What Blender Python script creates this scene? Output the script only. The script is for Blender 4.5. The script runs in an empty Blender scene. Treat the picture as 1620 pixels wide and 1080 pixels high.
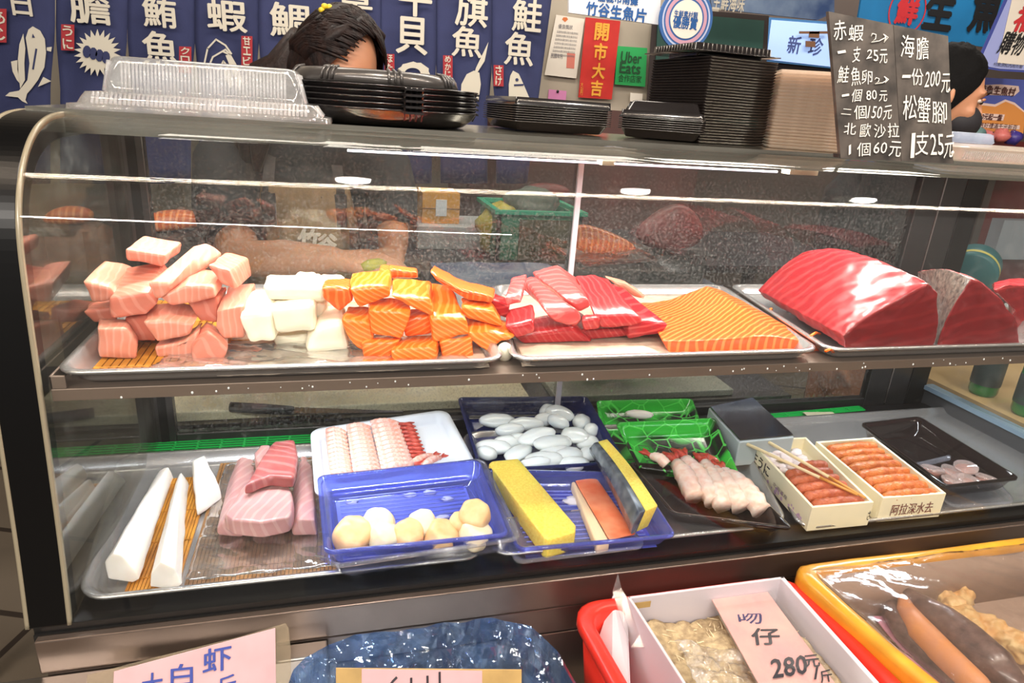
import bpy, bmesh, math, random
from mathutils import Vector, Matrix, Euler, noise
random.seed(7)
SC = bpy.context.scene
COL = SC.collection
PI = math.pi

# ------------------------------------------------------------------ camera
CAMH = 1.42
_a = Vector((4800-810, -(450-540), 0.0)); _b = Vector((600-810, -(3500-540), 0.0))
FPX = math.sqrt(-(_a.dot(_b)))
_a.z = -FPX; _b.z = -FPX
_X = _a.normalized(); _Z = (-_b).normalized(); _X = (_X-_Z*_X.dot(_Z)).normalized(); _Y = _Z.cross(_X)
RM = Matrix((_X, _Y, _Z))            # camera space -> world
cam = bpy.data.cameras.new('camera')
cam.sensor_width = 36.0
cam.lens = FPX/1620*36.0
cam.clip_start = 0.02
camo = bpy.data.objects.new('camera', cam)
COL.objects.link(camo)
camo.matrix_world = Matrix.Translation((0, 0, CAMH)) @ RM.to_4x4()
SC.camera = camo

# ------------------------------------------------------------------ world, lamps, exposure
SC.view_settings.view_transform = 'Standard'
SC.view_settings.look = 'None'
SC.view_settings.gamma = 1.0
SC.view_settings.use_curve_mapping = False
SC.view_settings.exposure = -0.02
w = bpy.data.worlds.new('market_air'); SC.world = w; w.use_nodes = True
w.node_tree.nodes['Background'].inputs[0].default_value = (1.0, 0.92, 0.84, 1)
w.node_tree.nodes['Background'].inputs[1].default_value = 0.36

def area(name, loc, target, sx, sy, power, colour):
    l = bpy.data.lights.new(name, 'AREA'); l.shape = 'RECTANGLE'; l.size = sx; l.size_y = sy
    l.energy = power; l.color = colour
    o = bpy.data.objects.new(name, l); COL.objects.link(o); o.location = loc
    d = Vector(target)-Vector(loc)
    o.rotation_euler = d.to_track_quat('-Z', 'Y').to_euler()
    return o
# long market tubes hung over the customers, facing down
area('tube_light', (0.6, 0.43, 2.60), (0.6, 0.43, 0), 5.0, 0.007, 30, (1.0, 0.82, 0.64))
area('tube_light', (0.6, 0.40, 2.60), (0.6, 0.40, 0), 5.0, 0.006, 12, (1.0, 0.80, 0.60))
# case lamp under the top deck
area('case_tube', (0.50, 1.00, 1.362), (0.50, 0.93, 1.10), 1.60, 0.014, 12, (1.0, 0.95, 0.88))
# lamp under the upper shelf
area('shelf_tube', (0.50, 0.96, 1.064), (0.50, 0.94, 0.80), 1.5, 0.014, 7.5, (0.90, 0.95, 1.0))
# stall ceiling lamps behind the counter
area('stall_lamp', (0.3, 1.9, 2.45), (0.3, 2.3, 1.0), 1.6, 0.3, 22, (1.0, 0.90, 0.78))
area('stall_lamp', (2.3, 2.4, 2.9), (2.3, 2.8, 1.0), 1.6, 0.3, 34, (1.0, 0.92, 0.82))
# street side lamp high behind the customers
area('aisle_lamp', (-0.6, -1.6, 2.7), (0.3, 0.9, 0.9), 3.6, 0.025, 95, (1.0, 0.93, 0.85))

# ------------------------------------------------------------------ pixel rays -> real places
def ray(px, py):
    v = RM @ Vector((px-810, -(py-540), -FPX)); return v.normalized()
def PX(px, py, x): d = ray(px, py); return d*(x/d.x)+Vector((0, 0, CAMH))
def PY(px, py, y): d = ray(px, py); return d*(y/d.y)+Vector((0, 0, CAMH))
def PZ(px, py, z): d = ray(px, py); return d*((z-CAMH)/d.z)+Vector((0, 0, CAMH))
# close-up views used while measuring: origin and scale
VIEW = dict(A=(0, 340, 3), B=(480, 340, 3), C=(960, 340, 2.4545), D=(0, 640, 3), E=(470, 600, 3), F=(940, 600, 3),
            G=(1180, 560, 3.6818), H=(440, 860, 3.1154), I=(880, 820, 3.857), J=(1200, 820, 3.857), K=(0, 860, 3.375), T=(0, 0, 1),
            N=(0, 0, 3), Q=(400, 0, 3), R=(800, 0, 3), S=(1180, 0, 3.6727))
def V(k, p):
    ox, oy, s = VIEW[k]; return (ox+p[0]/s, oy+p[1]/s)

# ------------------------------------------------------------------ materials
MATS = {}
def new_mat(name):
    m = bpy.data.materials.new(name); m.use_nodes = True; MATS[name] = m
    nt = m.node_tree; b = nt.nodes['Principled BSDF']
    return m, nt, b
def C4(c): return (c[0], c[1], c[2], 1)
def mat(name, col, rough=0.5, metal=0.0, spec=0.5, sss=0.0, ssc=None, var=0.0, vs=20, bump=0.0, bs=60, coat=0, emit=None, es=1.0, col2=None):
    if name in MATS: return MATS[name]
    m, nt, b = new_mat(name)
    b.inputs['Base Color'].default_value = C4(col)
    b.inputs['Roughness'].default_value = rough
    b.inputs['Metallic'].default_value = metal
    b.inputs['Specular IOR Level'].default_value = spec
    if coat: b.inputs['Coat Weight'].default_value = coat; b.inputs['Coat Roughness'].default_value = 0.08
    if sss:
        b.inputs['Subsurface Weight'].default_value = sss
        b.inputs['Subsurface Radius'].default_value = ssc or (1, .4, .25)
        b.inputs['Subsurface Scale'].default_value = 0.012
    if emit: b.inputs['Emission Color'].default_value = C4(emit); b.inputs['Emission Strength'].default_value = es
    if var or bump:
        tc = nt.nodes.new('ShaderNodeTexCoord')
    if var:
        n = nt.nodes.new('ShaderNodeTexNoise'); n.inputs['Scale'].default_value = vs; n.inputs['Detail'].default_value = 6
        nt.links.new(tc.outputs['Object'], n.inputs['Vector'])
        r = nt.nodes.new('ShaderNodeValToRGB'); r.color_ramp.elements[0].position = .3; r.color_ramp.elements[1].position = .7
        c2 = col2 or [max(0, c*(1-var)) for c in col]
        r.color_ramp.elements[0].color = C4(c2); r.color_ramp.elements[1].color = C4(col if col2 else [min(1, c*(1+var*.5)) for c in col])
        nt.links.new(n.outputs['Fac'], r.inputs[0]); nt.links.new(r.outputs[0], b.inputs['Base Color'])
    if bump:
        n2 = nt.nodes.new('ShaderNodeTexNoise'); n2.inputs['Scale'].default_value = bs; n2.inputs['Detail'].default_value = 4
        nt.links.new(tc.outputs['Object'], n2.inputs['Vector'])
        bp = nt.nodes.new('ShaderNodeBump'); bp.inputs['Strength'].default_value = bump; bp.inputs['Distance'].default_value = .002
        nt.links.new(n2.outputs['Fac'], bp.inputs['Height']); nt.links.new(bp.outputs[0], b.inputs['Normal'])
    return m
def flesh(name, base, line, scale, dist=2.0, width=.5, rough=.28, sss=.25, axis='X', detail_col=None, mixs=1.0, rot=(0, 0, 0), bmp=.22):
    """fish meat: bands of fat over the flesh colour"""
    if name in MATS: return MATS[name]
    m, nt, b = new_mat(name)
    tc = nt.nodes.new('ShaderNodeTexCoord'); mp = nt.nodes.new('ShaderNodeMapping')
    mp.inputs['Rotation'].default_value = rot
    nt.links.new(tc.outputs['Object'], mp.inputs[0])
    wv = nt.nodes.new('ShaderNodeTexWave'); wv.wave_type = 'BANDS'; wv.bands_direction = axis; wv.wave_profile = 'SIN'
    wv.inputs['Scale'].default_value = scale; wv.inputs['Distortion'].default_value = dist; wv.inputs['Detail'].default_value = 1.5
    wv.inputs['Detail Scale'].default_value = .7
    nt.links.new(mp.outputs[0], wv.inputs['Vector'])
    r = nt.nodes.new('ShaderNodeValToRGB'); e = r.color_ramp.elements
    e[0].position = 1-width; e[0].color = (0, 0, 0, 1); e[1].position = min(1, 1-width*.35); e[1].color = (1, 1, 1, 1)
    nt.links.new(wv.outputs['Fac'], r.inputs[0])
    n = nt.nodes.new('ShaderNodeTexNoise'); n.inputs['Scale'].default_value = 35; n.inputs['Detail'].default_value = 4
    nt.links.new(tc.outputs['Object'], n.inputs['Vector'])
    mb = nt.nodes.new('ShaderNodeMix'); mb.data_type = 'RGBA'
    mb.inputs['A'].default_value = C4(base); mb.inputs['B'].default_value = C4(detail_col or [c*.75 for c in base])
    nt.links.new(n.outputs['Fac'], mb.inputs['Factor'])
    mm = nt.nodes.new('ShaderNodeMath'); mm.operation = 'MULTIPLY'; mm.inputs[1].default_value = mixs
    nt.links.new(r.outputs[0], mm.inputs[0])
    mx = nt.nodes.new('ShaderNodeMix'); mx.data_type = 'RGBA'; mx.inputs['B'].default_value = C4(line)
    nt.links.new(mm.outputs[0], mx.inputs['Factor']); nt.links.new(mb.outputs['Result'], mx.inputs['A'])
    nt.links.new(mx.outputs['Result'], b.inputs['Base Color'])
    b.inputs['Roughness'].default_value = rough
    b.inputs['Subsurface Weight'].default_value = sss; b.inputs['Subsurface Radius'].default_value = (1, .35, .2); b.inputs['Subsurface Scale'].default_value = .008
    bp = nt.nodes.new('ShaderNodeBump'); bp.inputs['Strength'].default_value = bmp; bp.inputs['Distance'].default_value = .001
    nt.links.new(wv.outputs['Fac'], bp.inputs['Height']); nt.links.new(bp.outputs[0], b.inputs['Normal'])
    return m
def clear(name, tint=(1, 1, 1), refl=1.0, rough=.03, haze=0.0, hazecol=(.9, .9, .9), hs=30, htype=0, base=0.0, bump=0, hlow=.5, hhigh=.8, bscale=18):
    """see-through sheet: straight transmission, fresnel reflection and a little dirt"""
    if name in MATS: return MATS[name]
    m = bpy.data.materials.new(name); m.use_nodes = True; MATS[name] = m
    nt = m.node_tree; nt.nodes.clear(); N = nt.nodes.new; L = nt.links.new
    out = N('ShaderNodeOutputMaterial'); tr = N('ShaderNodeBsdfTransparent'); tr.inputs[0].default_value = C4(tint)
    gl = N('ShaderNodeBsdfGlossy'); gl.inputs[0].default_value = (.9, .9, .9, 1); gl.inputs['Roughness'].default_value = rough
    fr = N('ShaderNodeFresnel'); ge = N('ShaderNodeNewGeometry'); io = N('ShaderNodeMath'); io.operation = 'MULTIPLY_ADD'
    io.inputs[1].default_value = 1/1.45-1.45; io.inputs[2].default_value = 1.45; L(ge.outputs['Backfacing'], io.inputs[0]); L(io.outputs[0], fr.inputs['IOR'])
    mu = N('ShaderNodeMath'); mu.operation = 'MULTIPLY'; mu.inputs[1].default_value = refl; mu.use_clamp = True
    L(fr.outputs[0], mu.inputs[0])
    m1 = N('ShaderNodeMixShader'); L(mu.outputs[0], m1.inputs[0]); L(tr.outputs[0], m1.inputs[1]); L(gl.outputs[0], m1.inputs[2])
    last = m1
    tc = N('ShaderNodeTexCoord')
    if haze or base:
        df = N('ShaderNodeBsdfDiffuse'); df.inputs[0].default_value = C4(hazecol)
        tl = N('ShaderNodeBsdfTranslucent'); tl.inputs[0].default_value = C4(hazecol)
        md = N('ShaderNodeMixShader'); md.inputs[0].default_value = .4; L(df.outputs[0], md.inputs[1]); L(tl.outputs[0], md.inputs[2])
        n = N('ShaderNodeTexNoise'); n.inputs['Scale'].default_value = hs; n.inputs['Detail'].default_value = 8; n.inputs['Roughness'].default_value = .7
        L(tc.outputs['Object'], n.inputs['Vector'])
        mr = N('ShaderNodeMapRange'); mr.inputs['From Min'].default_value = hlow; mr.inputs['From Max'].default_value = hhigh
        mr.inputs['To Min'].default_value = base; mr.inputs['To Max'].default_value = base+haze
        L(n.outputs['Fac'], mr.inputs['Value'])
        m2 = N('ShaderNodeMixShader'); L(mr.outputs[0], m2.inputs[0]); L(m1.outputs[0], m2.inputs[1]); L(md.outputs[0], m2.inputs[2])
        last = m2
    if bump:
        nb = N('ShaderNodeTexNoise'); nb.inputs['Scale'].default_value = bscale; nb.inputs['Detail'].default_value = 4; L(tc.outputs['Object'], nb.inputs['Vector'])
        bp = N('ShaderNodeBump'); bp.inputs['Strength'].default_value = bump; bp.inputs['Distance'].default_value = .01
        L(nb.outputs['Fac'], bp.inputs['Height']); L(bp.outputs[0], gl.inputs['Normal']); L(bp.outputs[0], fr.inputs['Normal'])
    L(last.outputs[0], out.inputs['Surface'])
    return m

# ------------------------------------------------------------------ objects
WLOC = {}
def link(o, parent=None, world=(0, 0, 0)):
    COL.objects.link(o)
    wl = Vector(world)
    if parent is not None:
        o.parent = parent; o.location = wl-WLOC[parent.name]
    else: o.location = wl
    WLOC[o.name] = wl
    return o
def tag(o, label=None, cat=None, group=None, kind=None):
    if label: o['label'] = label
    if cat: o['category'] = cat
    if group: o['group'] = group
    if kind: o['kind'] = kind
    return o
def thing(name, label, cat, loc, group=None, kind=None):
    o = bpy.data.objects.new(name, None); o.empty_display_size = .02
    link(o, None, loc); return tag(o, label, cat, group, kind)
def mesh(name, verts, faces, m, parent=None, smooth=False, mods=(), fm=None):
    """verts in world space; the object's origin goes to the middle of its underside"""
    vs = [Vector(v) for v in verts]
    lo = Vector([min(v[i] for v in vs) for i in range(3)]); hi = Vector([max(v[i] for v in vs) for i in range(3)])
    c = Vector(((lo.x+hi.x)/2, (lo.y+hi.y)/2, lo.z))
    me = bpy.data.meshes.new(name); me.from_pydata([tuple(v-c) for v in vs], [], faces)
    ms = m if isinstance(m, (list, tuple)) else [m]
    for q in ms: me.materials.append(q)
    if fm:
        for p, k in zip(me.polygons, fm): p.material_index = k
    bm = bmesh.new(); bm.from_mesh(me); bmesh.ops.recalc_face_normals(bm, faces=bm.faces[:]); bm.to_mesh(me); bm.free()
    if smooth: me.polygons.foreach_set('use_smooth', [True]*len(me.polygons))
    me.update()
    o = bpy.data.objects.new(name, me); link(o, parent, c)
    for md in mods:
        k = md[0]
        if k == 'bevel': x = o.modifiers.new('b', 'BEVEL'); x.width = md[1]; x.segments = md[2] if len(md) > 2 else 2; x.limit_method = 'ANGLE'; x.angle_limit = math.radians(25)
        if k == 'sub': x = o.modifiers.new('s', 'SUBSURF'); x.levels = x.render_levels = md[1]; x.subdivision_type = 'SIMPLE' if len(md) > 2 and md[2] else 'CATMULL_CLARK'
        if k == 'solid': x = o.modifiers.new('t', 'SOLIDIFY'); x.thickness = md[1]; x.offset = md[2] if len(md) > 2 else 0
        if k == 'disp':
            t = bpy.data.textures.get('cl%g' % md[2]) or bpy.data.textures.new('cl%g' % md[2], 'CLOUDS'); t.noise_scale = md[2]
            x = o.modifiers.new('d', 'DISPLACE'); x.texture = t; x.strength = md[1]; x.mid_level = .5; x.texture_coords = 'GLOBAL'
    return o
class MB:
    """collects shapes into one mesh"""
    def __init__(s): s.v = []; s.f = []
    def add(s, vs, fs):
        n = len(s.v); s.v += [Vector(v) for v in vs]; s.f += [[i+n for i in f] for f in fs]; return s
    def box(s, lo, hi, rot=None, piv=None):
        x0, y0, z0 = lo; x1, y1, z1 = hi
        vs = [Vector(p) for p in ((x0, y0, z0), (x1, y0, z0), (x1, y1, z0), (x0, y1, z0), (x0, y0, z1), (x1, y0, z1), (x1, y1, z1), (x0, y1, z1))]
        if rot:
            R = Euler(rot).to_matrix(); c = Vector(piv) if piv else (Vector(lo)+Vector(hi))/2
            vs = [R @ (v-c)+c for v in vs]
        return s.add(vs, [(0, 3, 2, 1), (4, 5, 6, 7), (0, 1, 5, 4), (1, 2, 6, 5), (2, 3, 7, 6), (3, 0, 4, 7)])
    def hexa(s, b, t): # bottom quad, top quad
        return s.add(list(b)+list(t), [(0, 3, 2, 1), (4, 5, 6, 7), (0, 1, 5, 4), (1, 2, 6, 5), (2, 3, 7, 6), (3, 0, 4, 7)])
    def quad(s, a, b, c, d): return s.add([a, b, c, d], [(0, 1, 2, 3)])
    def tube(s, pts, r, n=10, caps=True):
        pts = [Vector(p) for p in pts]; k = len(pts); rs = r if isinstance(r, (list, tuple)) else [r]*k
        vs = []; up = None
        for i, p in enumerate(pts):
            d = (pts[min(i+1, k-1)]-pts[max(i-1, 0)]).normalized()
            if up is None:
                up = d.orthogonal().normalized()
            up = (up-d*up.dot(d)).normalized(); sd = d.cross(up)
            for j in range(n):
                a = 2*PI*j/n; vs.append(p+(up*math.cos(a)+sd*math.sin(a))*rs[i])
        fs = [(i*n+j, i*n+(j+1) % n, (i+1)*n+(j+1) % n, (i+1)*n+j) for i in range(k-1) for j in range(n)]
        if caps: fs += [tuple(range(n))[::-1], tuple((k-1)*n+j for j in range(n))]
        return s.add(vs, fs)
    def loops(s, loops, cap0=True, cap1=True):
        n = len(loops[0]); k = len(loops)
        fs = [(i*n+j, i*n+(j+1) % n, (i+1)*n+(j+1) % n, (i+1)*n+j) for i in range(k-1) for j in range(n)]
        if cap0: fs.append(tuple(range(n))[::-1])
        if cap1: fs.append(tuple((k-1)*n+j for j in range(n)))
        return s.add([v for l in loops for v in l], fs)
    def lathe(s, c, prof, n=40, cap0=True, cap1=True, sx=1, sy=1):
        c = Vector(c)
        return s.loops([[c+Vector((math.cos(2*PI*j/n)*r*sx, math.sin(2*PI*j/n)*r*sy, z)) for j in range(n)] for r, z in prof], cap0, cap1)
    def blob(s, c, r, rot=(0, 0, 0), seg=12, rings=8, jit=0, seed=0):
        R = Euler(rot).to_matrix(); c = Vector(c); vs = []
        for i in range(1, rings):
            t = PI*i/rings
            for j in range(seg):
                a = 2*PI*j/seg; u = Vector((math.sin(t)*math.cos(a), math.sin(t)*math.sin(a), math.cos(t)))
                q = 1+jit*noise.noise(u*2+Vector((seed, seed*2, 0)))
                vs.append(c+R @ Vector((u.x*r[0]*q, u.y*r[1]*q, u.z*r[2]*q)))
        n = len(vs); vs += [c+R @ Vector((0, 0, r[2])), c-R @ Vector((0, 0, r[2]))]
        fs = [(i*seg+j, (i+1)*seg+j, (i+1)*seg+(j+1) % seg, i*seg+(j+1) % seg) for i in range(rings-2) for j in range(seg)]
        fs += [(n, j, (j+1) % seg) for j in range(seg)]+[(n+1, (rings-2)*seg+(j+1) % seg, (rings-2)*seg+j) for j in range(seg)]
        return s.add(vs, fs)
    def done(s, name, m, parent=None, smooth=False, mods=()): return mesh(name, s.v, s.f, m, parent, smooth, mods)

def rloop(q, inset, rad, z, n=5, bow=0.0):
    """rounded loop inside the world quad q=[fl,fr,br,bl]; inset and rad in metres; z added to the corners' own height"""
    fl, fr, br, bl = [Vector(p) for p in q]
    W = ((fr-fl).length+(br-bl).length)/2; D = ((bl-fl).length+(br-fr).length)/2
    u0 = inset/W; v0 = inset/D; ru = rad/W; rv = rad/D; pts = []
    for cu, cv, a0 in ((u0+ru, v0+rv, PI), (1-u0-ru, v0+rv, 1.5*PI), (1-u0-ru, 1-v0-rv, 0), (u0+ru, 1-v0-rv, .5*PI)):
        for k in range(n+1):
            a = a0+PI/2*k/n; u = cu+math.cos(a)*ru; v = cv+math.sin(a)*rv
            p = (fl*(1-u)+fr*u)*(1-v)+(bl*(1-u)+br*u)*v
            pts.append(p+Vector((0, 0, z)))
    return pts
def tray(name, q, depth, m, parent=None, rad=.02, slope=.008, rim=.006, thick=.0012, lip=.003):
    lo = [rloop(q, 0, rad, -lip), rloop(q, 0, rad, 0), rloop(q, rim, max(.002, rad-rim*.5), 0), rloop(q, rim+slope*.6, max(.002, rad-rim*.5), -depth*.7),
          rloop(q, rim+slope, max(.002, rad-rim*.7), -depth*.94), rloop(q, rim+slope+.006, max(.002, rad-rim-.003), -depth)]
    b = MB().loops(lo, False, True)
    return b.done(name, m, parent, True, [('solid', thick, 0)])
def pray(px, py, o, nrm):
    """where the pixel ray meets the plane through o"""
    d = ray(px, py); c = Vector((0, 0, CAMH)); return c+d*((Vector(o)-c).dot(nrm)/d.dot(nrm))
def quadz(view, pts, z):
    if not isinstance(z, (list, tuple)): z = [z]*4
    return [PZ(*V(view, p), zz) for p, zz in zip(pts, z)]

def loft(name, view, front, off, y0, y1, m, parent=None, back=None, bev=.004, sub=2, disp=.003, dn=.03, shrink=.96, mid=0, fm=None, smooth=True, grow=1.0, simple=False):
    """a cut piece: front face traced on the plane y0, its far face on y1"""
    n = len(front)
    gx = sum(p[0] for p in front)/n; gy = sum(p[1] for p in front)/n
    front = [(gx+(p[0]-gx)*grow, gy+(p[1]-gy)*grow) for p in front]
    if back is not None and grow != 1:
        hx = sum(p[0] for p in back)/n; hy = sum(p[1] for p in back)/n; back = [(hx+(p[0]-hx)*grow, hy+(p[1]-hy)*grow) for p in back]
    fa = [PY(*V(view, p), y0) for p in front]
    if back is None:
        cx = sum(p[0] for p in front)/n; cy = sum(p[1] for p in front)/n
        back = [(cx+(p[0]-cx)*shrink+off[0], cy+(p[1]-cy)*shrink+off[1]) for p in front]
    ba = [PY(*V(view, p), y1) for p in back]
    ls = [fa]
    if mid:
        ls.append([(a+b)/2+Vector((0, 0, mid)) for a, b in zip(fa, ba)])
    ls.append(ba)
    b = MB().loops(ls)
    mods = []
    if bev: mods.append(('bevel', bev, 2))
    if sub: mods.append(('sub', sub, simple))
    if disp: mods.append(('disp', disp, dn))
    return mesh(name, b.v, b.f, m, parent, smooth, mods, fm)
def slabz(name, view, poly, z0, z1, m, parent=None, grow=1.05, bev=.003, sub=2, disp=.002, dn=.03):
    """a piece lying down: its top outline traced on the level z1, resting on z0"""
    top = [PZ(*V(view, p), z1) for p in poly]; c = sum(top, Vector())/len(top)
    bot = [Vector((c.x+(p.x-c.x)*grow, c.y+(p.y-c.y)*grow, z0)) for p in top]
    b = MB().loops([bot, top])
    mods = ([('bevel', bev, 2)] if bev else [])+([('sub', sub)] if sub else [])+([('disp', disp, dn)] if disp else [])
    return mesh(name, b.v, b.f, m, parent, True, mods)

# lettering: glyphs of the built-in font turned into meshes
_gc = {}
def glyphs(s, bold=0.0):
    key = (s, bold)
    if key in _gc: return _gc[key]
    cu = bpy.data.curves.new('lettering', 'FONT'); cu.body = s; cu.size = 1; cu.offset = bold; cu.resolution_u = 2
    o = bpy.data.objects.new('lettering', cu); COL.objects.link(o)
    bpy.context.view_layer.update()
    dg = bpy.context.evaluated_depsgraph_get()
    me = bpy.data.meshes.new_from_object(o.evaluated_get(dg))
    vs = [v.co.copy() for v in me.vertices]; fs = [list(p.vertices) for p in me.polygons]
    bpy.data.objects.remove(o); bpy.data.curves.remove(cu); bpy.data.meshes.remove(me)
    _gc[key] = (vs, fs); return vs, fs
def text_quad(mb, s, q, bold=0.0, lift=(0, 0, 0)):
    """fit the lettering into the world quad q=[bottom left, bottom right, top right, top left]"""
    vs, fs = glyphs(s, 0.0)
    if not vs: return
    x0 = min(v.x for v in vs); x1 = max(v.x for v in vs); y0 = min(v.y for v in vs); y1 = max(v.y for v in vs)
    a, b, c, d = [Vector(p) for p in q]; L = Vector(lift)
    nx = (b-a).cross(d-a).normalized()
    for k, (ox, oy) in enumerate(((0, 0),) if bold < .005 else ((-1, 0), (1, 0), (0, -1), (0, 1), (.7, .7), (-.7, -.7)) if bold > .012 else ((-1, -.6), (1, .6))):
        out = []
        for v in vs:
            u = (v.x+ox*bold-x0)/(x1-x0+1e-9); t = (v.y+oy*bold-y0)/(y1-y0+1e-9)
            out.append((a*(1-u)+b*u)*(1-t)+(d*(1-u)+c*u)*t+L+nx*.00012*k)
        mb.add(out, fs)
def text_y(mb, s, view, box, y, bold=0.0, skew=0.0):
    """lettering on an upright surface at depth y; box = x0,y0,x1,y1 in a view"""
    x0, y0_, x1, y1_ = box; cx, cy = V(view, ((x0+x1)/2, (y0_+y1_)/2)); sc = VIEW[view][2]
    c = PY(cx, cy, y); e = (PY(cx+10, cy, y)-c).length/10
    w = (x1-x0)/sc*e/2; h = (y1_-y0_)/sc*e/2
    text_quad(mb, s, [c+Vector((-w-skew*h, 0, -h)), c+Vector((w-skew*h, 0, -h)), c+Vector((w+skew*h, 0, h)), c+Vector((-w+skew*h, 0, h))], bold)
def sheet(mb, view, pts, y, thick=.002):
    p = [PY(*V(view, q), y) for q in pts]; n = len(p)
    mb.loops([[v for v in p], [v+Vector((0, thick, 0)) for v in p]])
    return p
def S(r, g, b): return tuple((c/255/12.92 if c/255 <= .04045 else ((c/255+.055)/1.055)**2.4) for c in (r, g, b))
steel = mat('steel', S(170, 166, 162), .28, 1.0, var=.12, vs=9, bump=.15, bs=25)
steel_dk = mat('steel_dark', S(120, 112, 106), .35, 1.0, var=.2, vs=7)
tray_m = mat('tray_steel', S(190, 188, 188), .27, .75, bump=.08, bs=14)
blackf = mat('black_frame', S(8, 8, 9), .3, 0.0, spec=.3)
black_m = mat('black_rubber', S(14, 13, 13), .45)
grey_panel = mat('grey_panel', S(96, 96, 98), .4, .6)

# ---- floor and walls
fl = MB().box((-9, -4, -.05), (9, 9, 0))
fm, nt, b = new_mat('floor_boards')
tc = nt.nodes.new('ShaderNodeTexCoord'); br = nt.nodes.new('ShaderNodeTexBrick'); mp = nt.nodes.new('ShaderNodeMapping')
mp.inputs['Rotation'].default_value = (0, 0, .35)
nt.links.new(tc.outputs['Object'], mp.inputs[0]); nt.links.new(mp.outputs[0], br.inputs['Vector'])
br.inputs['Color1'].default_value = C4(S(140, 128, 112)); br.inputs['Color2'].default_value = C4(S(122, 110, 96)); br.inputs['Mortar'].default_value = C4(S(60, 50, 44))
br.inputs['Scale'].default_value = 1.2; br.inputs['Mortar Size'].default_value = .012; br.inputs['Brick Width'].default_value = 1.2; br.inputs['Row Height'].default_value = .4
nt.links.new(br.outputs['Color'], b.inputs['Base Color']); b.inputs['Roughness'].default_value = .5
tag(fl.done('floor', fm), kind='structure')
wall_m = mat('wall_panel', S(168, 158, 142), .6, var=.18, vs=2.5)
tag(MB().box((-4, 2.86, 0), (1.62, 2.96, 3.2)).done('wall_back', wall_m), kind='structure')
tag(MB().box((1.62, 3.22, 0), (6.5, 3.32, 3.2)).done('wall_far', mat('wall_far', S(96, 84, 78), .7, var=.3, vs=1.5)), kind='structure')
tag(MB().box((-4.1, -1, 0), (-4.0, 2.96, 3.2)).done('wall_left', mat('wall_dim', S(110, 100, 90), .7, var=.3, vs=1.5)), kind='structure')
tag(MB().box((6.5, -1, 0), (6.6, 4.7, 3.2)).done('wall_right', mat('wall_dim', S(110, 100, 90), .7)), kind='structure')
tag(MB().box((-4, -.2, 3.2), (6.5, 4.7, 3.3)).done('ceiling', mat('ceil', S(90, 86, 82), .8)), kind='structure')

tag(MB().box((.47, 2.825, 0), (1.62, 2.86, 1.43)).done('added_backdrop', mat('backdrop_dark', S(70, 56, 52), .6, var=.4, vs=4, col2=S(96, 58, 54))), kind='structure')  # dark backdrop, added to darken the lit wall seen through the doors
# ---- refrigerated display case
XL, XR = -.318, 1.40
YB = 1.21
case = thing('display_case', 'long curved-glass refrigerated fish display case with black end frame and steel shelf', 'display case', (.54, .97, 0))
prof = [(.742, .796), (.757, .90), (.770, 1.03), (.779, 1.13), (.786, 1.21), (.794, 1.262), (.808, 1.295), (.822, 1.315), (.842, 1.337), (.866, 1.354), (.895, 1.3665), (.93, 1.374), (.965, 1.376)]
def smoothp(pr, k=2):
    for _ in range(k):
        o = [pr[0]]
        for a, b_ in zip(pr, pr[1:]):
            o += [(a[0]*.75+b_[0]*.25, a[1]*.75+b_[1]*.25), (a[0]*.25+b_[0]*.75, a[1]*.25+b_[1]*.75)]
        pr = o+[pr[-1]]
    return pr
pf = smoothp(prof)
T = .004
def band(x0, x1, pr, th, openends=False):
    out = []
    for i, (y, z) in enumerate(pr):
        a = pr[max(i-1, 0)]; c = pr[min(i+1, len(pr)-1)]; d = math.hypot(c[0]-a[0], c[1]-a[1]); nx = -(c[1]-a[1])/d; nz = (c[0]-a[0])/d
        out.append((y-nx*th, z-nz*th))
    vs = []; n = len(pr)
    for x in (x0, x1):
        vs += [(x, y, z) for y, z in pr]+[(x, y, z) for y, z in out]
    fs = []
    for i in range(n-1):
        fs += [(i, i+1, 2*n+i+1, 2*n+i), (n+i, 3*n+i, 3*n+i+1, n+i+1)]+([] if openends else [(i, n+i, n+i+1, i+1), (2*n+i, 2*n+i+1, 3*n+i+1, 3*n+i)])
    if not openends: fs += [(0, 2*n, 3*n, n), (n-1, 2*n-1, 4*n-1, 3*n-1)]
    return vs, fs
glass_m = clear('case_glass', (.98, .99, .985), .55, .015, haze=.06, hazecol=(.8, .8, .78), hs=90, hlow=.6, hhigh=.85, base=.003)
vs, fs = band(XL, XR+.012, pf, T, True)
mesh('curved_front_glass', vs, fs, glass_m, case, True)
# black curved end frame, 40 mm wide
def endframe(x0, x1, name, wid=.03):
    v, f = band(x0, x1, pf+[(1.0, 1.376), (1.25, 1.376)], wid)
    mesh(name, v, f, blackf, case, False, [('bevel', .002, 2)])
endframe(XL-.044, XL-.002, 'end_frame')
edge_m = mat('glass_edge', S(150, 140, 118), .25, spec=.8)
v, f = band(XL-.003, XL+.001, [(y-.001, z+.0005) for y, z in pf]+[(1.25, 1.3765)], .006); mesh('frame_edge_strip', v, f, edge_m, case, True)
v, f = band(XL-.047, XL-.043, [(y-.001, z+.001) for y, z in pf]+[(1.25, 1.377)], .008); mesh('frame_edge_strip', v, f, edge_m, case, True)
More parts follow.
